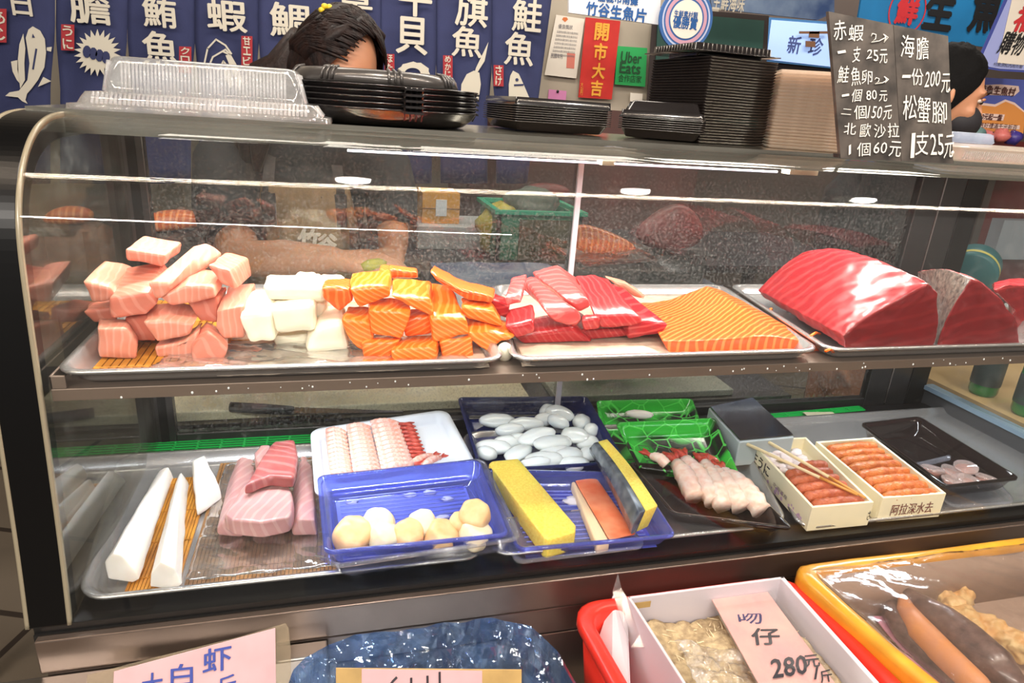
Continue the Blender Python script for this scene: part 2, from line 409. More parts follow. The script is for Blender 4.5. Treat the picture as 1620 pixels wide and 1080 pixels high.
# end panes
endg = clear('end_glass', (.70, .70, .66), 1.3, .04, haze=.12, hazecol=(.6, .6, .55), hs=9, base=.012)
def endpane(x, name, m, z0=.79):
    pts = [p for p in pf if p[1] >= z0]+[(1.20, 1.374), (1.20, z0)]
    pts = [(y+.006 if i < len(pts)-2 else y, z-.004) for i, (y, z) in enumerate(pts)]
    MB().loops([[(x, y, z) for y, z in pts], [(x+.004, y, z) for y, z in pts]]).done(name, m, case)
endpane(XL-.004, 'end_pane', endg)
endpane(XR, 'end_pane', clear('end_glass_right', (.9, .92, .92), .9, .03, haze=.06, base=.02), .84)
# steel end wall at the right, low
MB().box((XR, .76, .79), (XR+.02, 1.2, .832)).done('end_panel', grey_panel, case)
MB().box((XR-.006, .76, .832), (XR+.024, 1.2, .842)).done('end_ledge', mat('pale_ledge', S(120, 140, 156), .4), case)
# floor of the case, back ledge
MB().box((XL, .752, .775), (XR, YB-.02, .796)).done('case_floor', mat('case_floor', S(52, 50, 52), .3, .7, var=.25, vs=12), case)
MB().box((XL-.04, .744, .783), (XR+.02, .755, .797)).done('glass_channel', black_m, case)
MB().box((XL-.04, .7405, .745), (XR+.02, .7445, .787)).done('black_gasket', black_m, case)
# steel plinth panels
sill_m = mat('sill_steel', S(140, 124, 114), .30, .85, var=.18, vs=5, bump=.2, bs=10)
MB().box((XL-.036, .730, .738), (XR+.1, .741, .786)).done('sill_panel', sill_m, case, False, [('bevel', .0015, 2)])
MB().box((XL-.03, .732, .691), (XR+.1, .742, .7355)).done('lower_panel', sill_m, case, False, [('bevel', .0015, 2)])
MB().box((XL-.03, .732, .10), (XR+.1, .742, .6885)).done('lower_panel', sill_m, case, False, [('bevel', .0015, 2)])
MB().box((XL-.03, .7425, .10), (XR+.02, 1.2, .774)).done('machine_box', steel_dk, case)
MB().box((XL-.03, .78, 0), (XR+.02, 1.18, .10)).done('kick_base', black_m, case)
# top deck with turned down front lip
deck = MB().box((XL-.04, .968, 1.3700), (XR+.05, 1.30, 1.3805)); deck.box((XL, .968, 1.352), (XR, .972, 1.370)); deck.box((XL, 1.10, 1.348), (XR, 1.104, 1.3705))
deck.done('top_deck', mat('deck_steel', S(185, 182, 170), .2, 1.0, var=.15, vs=12, bump=.25, bs=18), case)
MB().tube([(.02, .998, 1.345), (.72, .998, 1.345)], .0016, 10).done('lamp_tube', mat('tube_cool', (1, 1, 1), emit=(.60, .70, 1), es=1.3), case, True)
for x0, x1 in ((.40, .42), (.735, .79)):
    MB().box((x0, .985, 1.343), (x1, 1.008, 1.3698)).done('lamp_holder', mat('white_holder', S(170, 160, 140), .5), case)
# corner posts and back rails
gp = mat('post_grey', S(86, 84, 84), .35, .85, var=.15, vs=8)
for x0, x1, m in ((XL-.03, XL+.030, gp), (1.225, 1.285, gp), (1.286, 1.345, gp), (1.346, XR, black_m)):
    MB().box((x0, 1.195, .79), (x1, 1.215, 1.37)).done('corner_post', m, case, False, [('bevel', .002, 2)])
MB().box((XL+.005, 1.1945, .80), (XL+.019, 1.1955, 1.35)).done('post_strip', black_m, case)
MB().box((1.284, 1.1930, .80), (1.287, 1.1948, 1.37)).done('post_strip', mat('post_seam', S(190, 180, 176), .3, 1), case)
MB().box((XL+.03, 1.195, .79), (1.225, 1.215, .815)).done('back_rail', gp, case, False, [('bevel', .002, 2)])
MB().box((XL+.03, 1.195, 1.350), (1.225, 1.215, 1.37)).done('back_rail', gp, case, False, [('bevel', .002, 2)])
MB().box((.437, 1.187, .815), (.447, 1.193, 1.35)).done('door_edge', mat('door_edge', S(205, 198, 208), .3, .2), case)
backg = clear('back_glass', (.90, .91, .90), 1.1, .02, haze=.40, hazecol=(.52, .50, .49), hs=230, hlow=.50, hhigh=.72, base=.004)
for x0, x1, y in ((XL+.03, .447, 1.197), (.437, 1.225, 1.205)):
    MB().box((x0, y, .815), (x1, y+.004, 1.35)).done('sliding_glass_door', backg, case)
# the upper shelf
sh = MB().box((-.312, .786, 1.071), (1.385, 1.165, 1.086)); sh.box((-.312, .786, 1.086), (-.309, 1.165, 1.102)); sh.box((-.312, .786, 1.086), (-.296, .789, 1.102))
sh.done('upper_shelf', mat('shelf_steel', S(138, 120, 108), .42, .55, var=.12, vs=6, bump=.3, bs=40), case, False, [('bevel', .001, 2)])
MB().box((.1, .955, 1.062), (.95, .975, 1.0705)).done('lamp_holder', mat('white_holder', S(225, 215, 190)), case)
for x in (-.2, .44, 1.15):
    MB().box((x-.01, 1.165, 1.06), (x+.01, 1.196, 1.072)).done('shelf_bracket', steel, case)
# water drops hanging on the shelf front: small beads
dm = mat('water', (.9, .93, .95), .05, spec=1.0)
db = MB()
rnd = random.Random(3)
for i in range(46):
    x = rnd.uniform(-.0, 1.1) if i < 36 else rnd.uniform(-.25, .1); z = rnd.uniform(1.0725, 1.083)
    r = rnd.uniform(.0007, .0016); db.blob((x, .7855, z), (r, r*.7, r*1.2), seg=6, rings=5)
tag(db.done('water_drops', dm, case, True), kind='stuff')

# counter rail in front at the left
cr = thing('counter_rail', 'narrow steel ledge running past the lower left corner of the display case', 'rail', (-.5, .712, .60))
MB().box((-1.3, .700, .64), (-.02, .7285, .737)).done('rail_body', steel, cr, False, [('bevel', .003, 3)])
MB().box((-1.3, .700, 0), (-1.26, .7285, .64)).done('rail_leg', steel, cr); MB().box((-.08, .700, 0), (-.04, .7285, .64)).done('rail_leg', steel, cr)
# stand that carries the tubs in front
st = thing('produce_stand', 'low steel stand under the red basket and bags in front of the case', 'stand', (.6, .45, 0))
MB().box((-.35, .16, .585), (1.50, .695, .60)).done('stand_top', steel, st)
for x in (-.32, 1.46):
    for y in (.19, .66): MB().box((x-.015, y-.015, 0), (x+.015, y+.015, .585)).done('leg', steel, st)
# ---- round lamps above the customers (their reflections show as bright ovals)
lm = mat('lamp_glow', (1, 1, 1), emit=(1, .95, .88), es=30)
for i, (x, y) in enumerate(((.05, .62), (.85, .62), (1.65, .62))):
    t = thing('pendant_lamp', 'round white pendant lamp over the customers in front of the case', 'lamp', (x, y, 2.3), 'round lamps over the customers')
    MB().lathe((x, y, 2.3), [(.055, 0), (.06, .004), (.07, .05), (.03, .10), (.02, .11)], 24).done('lamp_shade', mat('lamp_body', S(220, 220, 215), .4), t, True)
    MB().lathe((x, y, 2.294), [(.045, 0), (.045, .005)], 24).done('lamp_disc', lm, t, True)
    l = bpy.data.lights.new('pendant_light', 'AREA'); l.shape = 'DISK'; l.size = .09; l.energy = 5.5; l.color = (1, .94, .86)
    lo_ = bpy.data.objects.new('pendant_light', l); COL.objects.link(lo_); lo_.location = (x, y, 2.288); d_ = Vector((x+(.03 if i == 0 else 0), .88, 1.1))-Vector((x, y, 2.288)); lo_.rotation_euler = d_.to_track_quat('-Z', 'Y').to_euler()
    MB().tube([(x, y, 2.41), (x, y, 3.2)], .004, 6).done('lamp_cord', black_m, t)
for y, r in ((.43, .02), (.36, .015)):
    t = thing('tube_lamp', 'long ceiling tube lamp housing over the customers', 'lamp', (.6, y, 2.61), 'tube lamps over the customers')
    MB().box((-1.95, y-.03, 2.605), (3.15, y+.03, 2.65)).done('lamp_housing', mat('lamp_body', (1, 1, 1)), t)
    for x in (-1, 2.2): MB().tube([(x, y, 2.65), (x, y, 3.2)], .003, 6).done('lamp_cord', black_m, t)
# ================================================================== background
cloth = mat('noren_cloth', S(44, 50, 88), .9, var=.12, vs=14, bump=.2, bs=200)
printw = mat('print_cream', S(192, 186, 172), .85)
redm = mat('label_red', S(150, 36, 44), .8)
YN = 2.45
nor = thing('noren_curtain', 'dark blue split curtain printed with cream fish names and pictures behind the seller', 'curtain', tuple(PY(430, 160, YN)))
# strips: polygon in picture coordinates, slit open below
strips = [((-60, 88), 55), ((88, 200), 58), ((200, 308), 62), ((308, 410), 66), ((410, 512), 70), ((512, 602), 80), ((602, 690), 104), ((690, 778), 110), ((778, 868), 108)]
for i, ((x0, x1), ys) in enumerate(strips):
    b = MB(); rows = 14; cols = 12; grid = []
    for r in range(rows+1):
        yy = -60+(290+60)*r/rows
        gap = 0 if yy < ys else min(7, (yy-ys)*.09)
        l = x0+gap; rr = x1-gap
        if i == 8: rr = x1+14-(yy+60)*.135
        row = []
        for c in range(cols+1):
            u = c/cols; p = PY(l+(rr-l)*u, yy, YN)
            p.y += .008*math.sin(u*PI*2+i)+.006*math.sin(p.x*9)
            row.append(p)
        grid.append(row)
    vs = [p for row in grid for p in row]; n = cols+1
    fs = [(r*n+c, r*n+c+1, (r+1)*n+c+1, (r+1)*n+c) for r in range(rows) for c in range(cols)]
    mesh('cloth_strip', vs, fs, cloth, nor, True, [('solid', .0015, 0)])
YT = YN-.022
def chars(items, name='lettering', m=printw, y=YT, parent=None, view='N', bold=.018):
    mb = MB()
    for it in items: text_y(mb, it[0], view, it[1:5], y, it[5] if len(it) > 5 else bold)
    return mb.done(name, m, parent)
chars([('日', 55, -40, 145, 75)], 'printed_character', parent=nor)
chars([('膽', 330, -60, 520, 112)], 'printed_character', parent=nor)
chars([('鮪', 680, -15, 835, 128), ('魚', 680, 152, 842, 306)], 'printed_character', parent=nor)
chars([('蝦', 985, 2, 1168, 145)], 'printed_character', parent=nor)
chars([('鯛', 1285, 22, 1465, 172)], 'printed_character', parent=nor)
chars([('章', 405, -80, 565, 50), ('魚', 440, 70, 575, 200)], 'printed_character', parent=nor, view='Q')
chars([('干', 695, -50, 848, 70), ('貝', 682, 92, 828, 248)], 'printed_character', parent=nor, view='Q')
chars([('旗', 965, -40, 1115, 115), ('魚', 948, 135, 1088, 262)], 'printed_character', parent=nor, view='Q')
chars([('鮭', 1235, 5, 1370, 140), ('魚', 1198, 165, 1332, 300)], 'printed_character', parent=nor, view='Q')
for v, box, s in (('N', (-50, 40, 30, 200), 'あじ'), ('N', (290, 115, 352, 238), 'うに'), ('N', (850, 220, 908, 345), 'クロマ'), ('N', (1145, 170, 1198, 312), '甘エビ'),
                  ('Q', (625, 255, 672, 385), 'ほたて'), ('Q', (903, 262, 948, 405), 'めかじき'), ('Q', (1143, 308, 1190, 408), 'さけ')):
    x0, y0, x1, y1 = box; b = MB(); sheet(b, v, [(x0, y1), (x1, y1+2), (x1, y0+2), (x0, y0)], YT, .002)
    o = b.done('red_label', redm, nor)
    k = len(s); h = (y1-y0)/k; mb = MB()
    for j, ch in enumerate(s): text_y(mb, ch, v, (x0+9, y0+h*j+h*.12, x1-9, y0+h*(j+1)-h*.08), YT-.0015, .02)
    mb.done('lettering', printw, o)
def pics(view, polys, name='printed_picture', y=YT, m=printw):
    b = MB()
    for pl in polys: sheet(b, view, pl, y, .0015)
    return b.done(name, m, nor)
# fish, urchin, shrimp, scallop, swordfish and salmon prints
fishl = [(155, 125), (190, 145), (212, 185), (218, 250), (210, 320), (180, 380), (150, 420), (128, 445), (120, 475), (130, 492), (105, 480), (85, 462), (25, 455), (45, 438), (90, 430), (130, 380), (140, 300), (130, 230), (122, 180), (135, 140)]
pics('N', [fishl, [(110, 160), (120, 230), (115, 300), (118, 380), (96, 420), (88, 360), (85, 280), (92, 210)], [(222, 225), (246, 222), (242, 245), (222, 240)], [(205, 365), (242, 385), (180, 412)], [(52, 292), (82, 285), (82, 330), (98, 400), (80, 380), (60, 340)]])
pics('N', [[(155, 160), (165, 178), (152, 178)], [(168, 230), (176, 232), (160, 330), (152, 328)]], 'picture_detail', YT-.002, cloth)
b = MB(); c0 = (462, 250); pts = []
for i in range(44):
    a = 2*PI*i/44; r = 112 if i % 2 else 78
    pts.append((c0[0]+r*math.cos(a), c0[1]+r*math.sin(a)))
pics('N', [pts])
pics('N', [[(c0[0]-50+dx+20*math.cos(a), c0[1]-5+dx*.3+30*math.sin(a)) for a in [k*PI/5 for k in range(10)]] for dx in (0, 30, 60, 90)], 'picture_detail', YT-.002, cloth)
def strokes(view, lines, wpx, name='printed_picture', y=YT, m=printw, parent=None, n=6):
    b = MB()
    for ln in lines:
        for p, q in zip(ln, ln[1:]):
            dx = q[0]-p[0]; dy = q[1]-p[1]; L = math.hypot(dx, dy) or 1; nx = -dy/L*wpx/2; ny = dx/L*wpx/2; ex = dx/L*wpx*.3; ey = dy/L*wpx*.3
            sheet(b, view, [(p[0]+nx-ex, p[1]+ny-ey), (q[0]+nx+ex, q[1]+ny+ey), (q[0]-nx+ex, q[1]-ny+ey), (p[0]-nx-ex, p[1]-ny-ey)], y, .0012)
    return b.done(name, m, parent or nor)
strokes('N', [[(970, 300), (985, 230), (1025, 187), (1070, 215), (1098, 255)], [(980, 340), (1010, 270), (1070, 235), (1095, 262), (1060, 245)], [(1040, 330), (1060, 290), (1090, 330)]], 8)
pics('N', [[(1070, 262), (1095, 258), (1130, 320), (1160, 400), (1170, 470), (1145, 460), (1110, 360)], [(1060, 340), (1080, 300), (1110, 400), (1090, 420)]])
pics('N', [[(1320, 215), (1345, 205), (1368, 240), (1350, 290), (1318, 300)], [(1285, 290), (1300, 310), (1290, 340)]])
ring = []
for a0, r1 in ((0, 1),):
    outer = [(762+78*math.cos(2*PI*k/28)*(1+.05*math.sin(k*2.5)), 350+56*math.sin(2*PI*k/28)*(1+.05*math.sin(k*2.5))) for k in range(28)]
    inner = [(758+38*math.cos(2*PI*k/28), 348+26*math.sin(2*PI*k/28)) for k in range(28)]
b = MB(); A_ = [PY(*V('Q', p), YT) for p in outer]; B_ = [PY(*V('Q', p), YT) for p in inner]
b.add(A_+B_, [(k, (k+1) % 28, 28+(k+1) % 28, 28+k) for k in range(28)]); b.done('printed_picture', printw, nor, False, [('solid', .001, 0)])
pics('Q', [[(1118, 200), (1100, 290), (1068, 340), (1050, 352), (1060, 320)], [(1050, 335), (1075, 345), (1082, 400), (1070, 480), (985, 480), (990, 400), (1015, 352)]])
pics('Q', [[(1235, 335), (1262, 350), (1285, 400), (1315, 470), (1215, 470), (1215, 400), (1222, 360)]])
pics('Q', [[(1254+8*math.cos(k), 378+8*math.sin(k)) for k in range(6)], [(1240, 400), (1285, 398), (1285, 406), (1240, 408)]], 'picture_detail', YT-.002, cloth)

# ---- papers on the back wall
YW = 2.84
def paper(name, label, cat, view, pts, y, m, group=None, th=.003):
    b = MB(); p = sheet(b, view, pts, y, th); c = sum(p, Vector())/len(p); lo = min(q.z for q in p)
    t = thing(name, label, cat, (c.x, y, lo), group)
    b.done('sheet', m, t)
    return t
pw = mat('paper_white', S(222, 214, 202), .8, var=.06, vs=9)
t = paper('certificate', 'white certificate with small print and a red stamp pinned left of the red banner', 'notice', 'R', [(185, 355), (335, 372), (375, 90), (240, 70)], YW, pw)
mb = MB()
for k in range(7): text_y(mb, '茲證明本攤位衛生優良特此', 'R', (215+(7-k)*4, 150+k*18, 345-(k)*3, 160+k*18), YW-.002, 0)
text_y(mb, '優良獎狀', 'R', (250, 118, 318, 136), YW-.002, .01); text_y(mb, '民國年月', 'R', (215, 255, 270, 275), YW-.002, .01)
mb.done('lettering', mat('ink_grey', S(120, 116, 120), .8), t)
b = MB(); sheet(b, 'R', [(288, 322), (325, 326), (330, 255), (292, 250)], YW-.001, .001); b.done('red_stamp', mat('stamp', S(205, 120, 105), .8), t)
b = MB(); sheet(b, 'R', [(268, 92), (282, 105), (296, 92), (290, 82), (274, 82)], YW-.001, .001); b.done('emblem', mat('stamp2', S(200, 110, 60), .8), t)
t = paper('red_banner', 'narrow red paper banner with four gold characters hanging on the back wall', 'banner', 'R', [(345, 462), (503, 472), (545, 100), (380, 82)], YW-.01, mat('banner_red', S(190, 34, 26), .6, var=.15, vs=14))
gold = mat('gold_ink', S(226, 160, 52), .5)
mb = MB()
for ch, bx in (('開', (425, 118, 488, 185)), ('市', (420, 212, 480, 278)), ('大', (412, 305, 470, 368)), ('吉', (405, 388, 458, 450))): text_y(mb, ch, 'R', bx, YW-.0125, .03)
mb.done('lettering', gold, t); mb = MB(); text_y(mb, '大', 'R', (356, 392, 368, 410), YW-.0125, 0); text_y(mb, '利', 'R', (354, 415, 366, 450), YW-.0125, 0)
mb.done('lettering', gold, t)
t = paper('green_delivery_sign', 'bright green square delivery service sign right of the red banner', 'sign', 'R', [(518, 400), (662, 412), (672, 228), (530, 218)], YW-.005, mat('sign_green', S(28, 152, 78), .5))
mb = MB(); text_y(mb, 'Uber', 'R', (548, 252, 645, 295), YW-.0075, .02); text_y(mb, 'Eats', 'R', (543, 300, 640, 345), YW-.0075, .02); text_y(mb, '合作店家', 'R', (535, 358, 645, 388), YW-.0075, .01)
mb.done('lettering', mat('ink_dkgreen', S(12, 66, 34), .6), t)
t = paper('pink_note', 'small pink note below the certificate', 'note', 'R', [(200, 480), (285, 484), (289, 432), (205, 424)], YW, mat('note_pink', S(205, 130, 175), .8))
MB().blob(PY(*V('R', (247, 434)), YW-.004), (.006, .003, .006)).done('pin', black_m, t, True)
t = paper('small_note', 'small white note low on the back wall beside the green blackboard', 'note', 'R', [(590, 480), (648, 484), (650, 445), (592, 440)], YW, pw)
# green blackboard with dark frame
t = paper('green_board', 'large dark green board with a dark frame behind the stacked black trays', 'board', 'R', [(655, 700), (1215, 740), (1250, 75), (700, 30)], YW-.02, mat('board_frame', S(44, 34, 32), .5))
b = MB(); sheet(b, 'R', [(690, 690), (1190, 720), (1228, 98), (725, 55)], YW-.026, .005); b.done('board_face', mat('board_green', S(28, 66, 58), .6, var=.2, vs=6), t)
# hanging white shop sign
YS = 2.2
t = paper('hanging_shop_sign', 'white rounded shop sign with thick blue characters hanging above the red banner', 'sign', 'R', [(300, 60), (730, 118), (740, -70), (300, -70)], YS, mat('sign_white', S(226, 228, 232), .5), None, .012)
mb = MB(); blue = mat('sign_blue', S(24, 84, 150), .5)
for k, ch in enumerate('竹谷生魚片'): text_y(mb, ch, 'R', (383+k*58, 15+k*8, 435+k*58, 68+k*8), YS-.002, .035)
mb.done('lettering', blue, t); mb = MB(); text_y(mb, '嘉義市南攤', 'R', (440, -30, 630, 12), YS-.002, .03)
mb.done('lettering', blue, t)
# round award badge
c = PY(*V('R', (857, 92)), YS-.04); e = .00
def disc(c, r0, r1, y, n=56, th=.004):
    b = MB(); o = [Vector((c.x+r0*math.cos(2*PI*k/n), y, c.z+r0*math.sin(2*PI*k/n))) for k in range(n)]
    if r1:
        i_ = [Vector((c.x+r1*math.cos(2*PI*k/n), y, c.z+r1*math.sin(2*PI*k/n))) for k in range(n)]
        b.add(o+i_, [(k, (k+1) % n, n+(k+1) % n, n+k) for k in range(n)])
    else: b.loops([o, [p+Vector((0, th, 0)) for p in o]])
    return b
R0 = (PY(*V('R', (857+125, 92)), YS-.04)-c).length
t = thing('award_badge', 'round blue award badge with a white centre hanging over the green board', 'badge', (c.x, c.y, c.z-R0))
disc(c, R0, 0, c.y, th=.008).done('badge_disc', mat('badge_blue', S(48, 96, 160), .5), t)
disc(c, R0*.90, R0*.84, c.y-.001).done('badge_ring', mat('badge_pale', S(180, 190, 220), .5), t)
disc(c, R0*.78, R0*.66, c.y-.001).done('badge_ring', mat('badge_pink', S(196, 150, 170), .5), t)
disc(c, R0*.60, 0, c.y-.002, th=.001).done('badge_centre', mat('badge_cream', S(232, 222, 210), .5), t)
mb = MB(); text_y(mb, '生鮮素材類', 'R', (800, 55, 912, 82), c.y-.003, .02); text_y(mb, '優勝賞', 'R', (795, 85, 910, 132), c.y-.003, .03)
mb.done('lettering', blue, t)
# lit menu screen
YM = 3.175
t = paper('lit_screen', 'glowing pale blue menu screen between the tray stacks and the blackboard', 'screen', 'R', [(1225, 290), (1600, 330), (1640, 110), (1250, 82)], YM, mat('screen_frame', S(70, 120, 170), .4), None, .04)
b = MB(); sheet(b, 'R', [(1238, 282), (1590, 322), (1625, 122), (1262, 94)], YM-.003, .002); b.done('lit_panel', mat('screen_lit', S(160, 185, 225), .4, emit=S(150, 178, 228), es=.75), t)
mb = MB(); text_y(mb, '新', 'R', (1340, 180, 1400, 245), YM-.005, .02); text_y(mb, '珍', 'R', (1440, 190, 1505, 255), YM-.005, .02); mb.done('lettering', mat('screen_ink', S(70, 84, 140), .6), t)
b = MB(); sheet(b, 'R', [(1395, 160), (1530, 160), (1530, 148), (1395, 148)], YM-.02, .004); sheet(b, 'R', [(1440, 178), (1488, 180), (1490, 150), (1442, 150)], YM-.02, .004); sheet(b, 'R', [(1425, 222), (1470, 224), (1470, 196), (1425, 194)], YM-.02, .004)
b.done('hanging_tags', mat('tag_brown', S(120, 84, 60), .6), t)
# dark slab under the screen, busy blue banners above
t = paper('dark_shelf_back', 'dark panel under the glowing screen', 'panel', 'R', [(1215, 700), (1640, 740), (1640, 330), (1215, 290)], YM+.024, mat('dk_panel', S(48, 40, 40), .6), None, .02)
ban = mat('banner_dkblue', S(40, 66, 112), .7, var=.5, vs=7, col2=S(120, 140, 165))
t = paper('blue_top_banner', 'dark blue patterned banner strip across the top behind the award badge', 'banner', 'R', [(980, 40), (1480, 95), (1560, 60), (1560, -80), (960, -80)], YS+.3, ban, None, .01)
mb = MB(); text_y(mb, '生鮮海味', 'R', (985, -20, 1135, 45), YS+.297, .02); mb.done('lettering', printw, t)
YBn = 2.75
t = paper('blue_fish_banner', 'bright blue banner with big black characters behind the handwritten blackboard', 'banner', 'S', [(640, 190), (1500, 285), (1560, -40), (680, -60)], YBn, mat('banner_cyan', S(28, 116, 172), .5, var=.25, vs=4), None, .01)
mb = MB(); text_y(mb, '生', 'S', (1050, -20, 1210, 140), YBn-.003, .05); text_y(mb, '魚', 'S', (1320, -40, 1480, 150), YBn-.003, .05); mb.done('lettering', mat('ink_black', S(16, 16, 20), .6), t)
mb = MB(); text_y(mb, '鮮', 'S', (880, 5, 1000, 120), YBn-.003, .05); mb.done('lettering', mat('ink_red', S(190, 40, 48), .6), t)
cc = PY(*V('S', (940, 62)), YBn-.003); rr = (PY(*V('S', (1048, 62)), YBn-.003)-cc).length
disc(cc, rr, rr*.93, YBn-.002).done('red_circle', mat('ink_red', (1, 0, 0)), t)
# white hung notice top right
YH = 1.75
t = paper('purchase_notice', 'large white notice with a blue border hanging at the upper right corner', 'notice', 'S', [(1330, 388), (1480, 412), (1700, 425), (1760, -60), (1530, -60)], YH, mat('notice_blue', S(60, 72, 150), .5))
b = MB(); sheet(b, 'S', [(1352, 378), (1480, 400), (1690, 412), (1740, -60), (1548, -60)], YH-.002, .001); b.done('inner_sheet', mat('notice_lav', S(150, 160, 215), .5), t)
b = MB(); sheet(b, 'S', [(1462, 365), (1690, 385), (1740, -60), (1560, -60)], YH-.004, .001); b.done('paper_panel', pw, t)
mb = MB(); text_y(mb, '購物', 'S', (1485, 205, 1625, 300), YH-.0055, .02, .25); mb.done('lettering', mat('ink_black', (0, 0, 0)), t); mb = MB(); text_y(mb, '付款須知內用外帶', 'S', (1440, 372, 1610, 388), YH-.0055, .0, 0); mb.done('lettering', mat('ink_black', (0, 0, 0)), t)
mb = MB(); text_y(mb, '福', 'S', (1570, 60, 1690, 165), YH-.0055, .04, .2); mb.done('lettering', mat('ink_red', (0, 0, 0)), t)
# blue and orange poster
YP = 1.9
t = paper('orange_wave_poster', 'blue poster with an orange wave and outlined writing at the right edge', 'poster', 'S', [(1225, 755), (1612, 778), (1640, 465), (1300, 445)], YP, mat('poster_blue', S(82, 96, 176), .5))
b = MB(); sheet(b, 'S', [(1226, 752), (1612, 776), (1625, 660), (1560, 610), (1510, 590), (1450, 620), (1380, 612), (1330, 622), (1262, 655)], YP-.002, .001); b.done('orange_wave', mat('poster_orange', S(214, 142, 72), .5), t)
b = MB(); sheet(b, 'S', [(1262, 655), (1330, 622), (1380, 612), (1450, 620), (1510, 590), (1560, 610), (1625, 660), (1625, 650), (1562, 596), (1508, 578), (1448, 606), (1380, 598), (1330, 608), (1265, 640)][::1], YP-.001, .0008)
sheet(b, 'S', [(1300, 548), (1560, 556), (1590, 530), (1585, 500), (1480, 490), (1320, 495)], YP-.002, .001); sheet(b, 'S', [(1315, 695), (1495, 700), (1505, 665), (1325, 655)], YP-.003, .001); sheet(b, 'S', [(1290, 738), (1590, 752), (1592, 728), (1295, 712)], YP-.003, .001)
b.done('outline', mat('poster_pale', S(226, 200, 190), .5), t)
mb = MB(); text_y(mb, '嘉義魚生魚村', 'S', (1310, 505, 1570, 542), YP-.0045, .02); mb.done('lettering', mat('ink_brown', S(84, 44, 40), .6), t); mb = MB(); text_y(mb, '1000元起一盤', 'S', (1335, 664, 1490, 692), YP-.0045, .02); text_y(mb, '外帶送好禮滿千元折百', 'S', (1300, 718, 1580, 742), YP-.0045, 0)
mb.done('lettering', mat('ink_brown', S(84, 44, 40), .6), t)

# ---- things on the stall's back table, seen through the sliding doors
tb = thing('back_table', 'dark work table behind the sliding glass doors', 'table', (.7, 2.3, 0))
MB().box((-1.6, 1.965, .93), (1.9, 2.62, .955)).done('table_top', mat('table_dark', S(58, 56, 60), .4, var=.3, vs=6), tb)
for x in (-1.5, 1.8):
    for y in (1.99, 2.56): MB().box((x-.02, y-.02, 0), (x+.02, y+.02, .93)).done('leg', steel_dk, tb)
tw = thing('work_counter', 'steel work counter with a pale cutting surface behind the case', 'counter', (.55, 1.5, 0))
MB().box((-.9, 1.235, .79), (1.05, 1.56, .812)).done('counter_top', steel_dk, tw)
for x in (-.85, 1.0):
    for y in (1.27, 1.52): MB().box((x-.015, y-.015, 0), (x+.015, y+.015, .79)).done('leg', steel_dk, tw)
tag(MB().box((-.34, 1.25, .812), (.40, 1.54, .832)).done('cutting_board', mat('board_cream', S(222, 210, 176), .5, var=.06, vs=8), None, False, [('bevel', .003, 2)]), 'long cream cutting board under the knife behind the white shrimp tray', 'cutting board')
tag(MB().box((.46, 1.25, .812), (.90, 1.54, .828)).done('cutting_board', mat('board_grey', S(160, 160, 144), .5, var=.25, vs=9), None, False, [('bevel', .003, 2)]), 'greyish cutting board behind the green trays', 'cutting board')
# knife lying on the board
KOFF = Vector((0, .035, 0)); kn = thing('kitchen_knife', 'long knife with a black handle on the cream cutting board', 'knife', tuple(PZ(430, 662, .834)))
k0 = PZ(361, 656, .838)+KOFF; k1 = PZ(462, 662, .838)+KOFF; k2 = PZ(640, 664, .838)+KOFF
b = MB().tube([k0, (k0+k1)/2, k1], [.010, .0105, .009], 10); b.done('handle', black_m, kn, True)
d = (k2-k1); nrm = Vector((-d.y, d.x, 0)).normalized()*.016
MB().hexa([k1-nrm*.8-Vector((0, 0, .002)), k2-nrm*.1-Vector((0, 0, .002)), k2+nrm*.3-Vector((0, 0, .002)), k1+nrm-Vector((0, 0, .002))], [k1-nrm*.8, k2-nrm*.1, k2+nrm*.3, k1+nrm]).done('blade', steel, kn)
def tablebox(name, label, cat, view, box, y, depth, m, z=None):
    x0, y0, x1, y1 = box
    a = PY(*V(view, (x0, y1)), y); c = PY(*V(view, (x1, y0)), y)
    zb = .955 if z is None else z
    t = thing(name, label, cat, ((a.x+c.x)/2, y+depth/2, zb))
    return t, a, c, zb
# yellow carton with a white label
t, a, c, zb = tablebox('yellow_carton', 'yellow brown carton with a white label seen beside the seller', 'box', 'T', (668, 307, 728, 348), 2.2, .15, None, 1.02)
MB().box((a.x, 2.2, 1.035), (c.x, 2.35, c.z)).done('carton_body', mat('carton_y', S(186, 134, 52), .6, var=.1, vs=12), t)
mx = (a.x+c.x)/2; MB().box((mx-.018, 2.196, 1.06), (mx+.018, 2.2, c.z-.02)).done('label', mat('lblgrey', S(190, 196, 205), .6), t)
MB().box((a.x-.02, 2.197, (1.035+c.z)/2-.002), (c.x+.001, 2.2, (1.035+c.z)/2+.002)).done('strap', mat('strapbrown', S(120, 84, 40), .6), t)
t = thing('white_tray_lid', 'long white lid under the yellow carton', 'lid', ((a.x+c.x)/2+.03, 2.27, .955))
MB().box((a.x-.02, 2.16, .955), (c.x+.16, 2.38, 1.034)).done('lid_body', mat('lid_white', S(166, 168, 170), .5, var=.2, vs=8), t, False, [('bevel', .004, 2)])
# yellow bag
p = PY(790, 342, 2.2)
tag(MB().blob((p.x-.02, 2.10, 1.04), (.075, .06, .085), jit=.35, seed=4, seg=20, rings=14).done('yellow_bag', mat('bag_yellow', S(170, 160, 66), .4, var=.3, vs=15), None, True), 'crumpled yellow bag left of the green crate', 'bag')
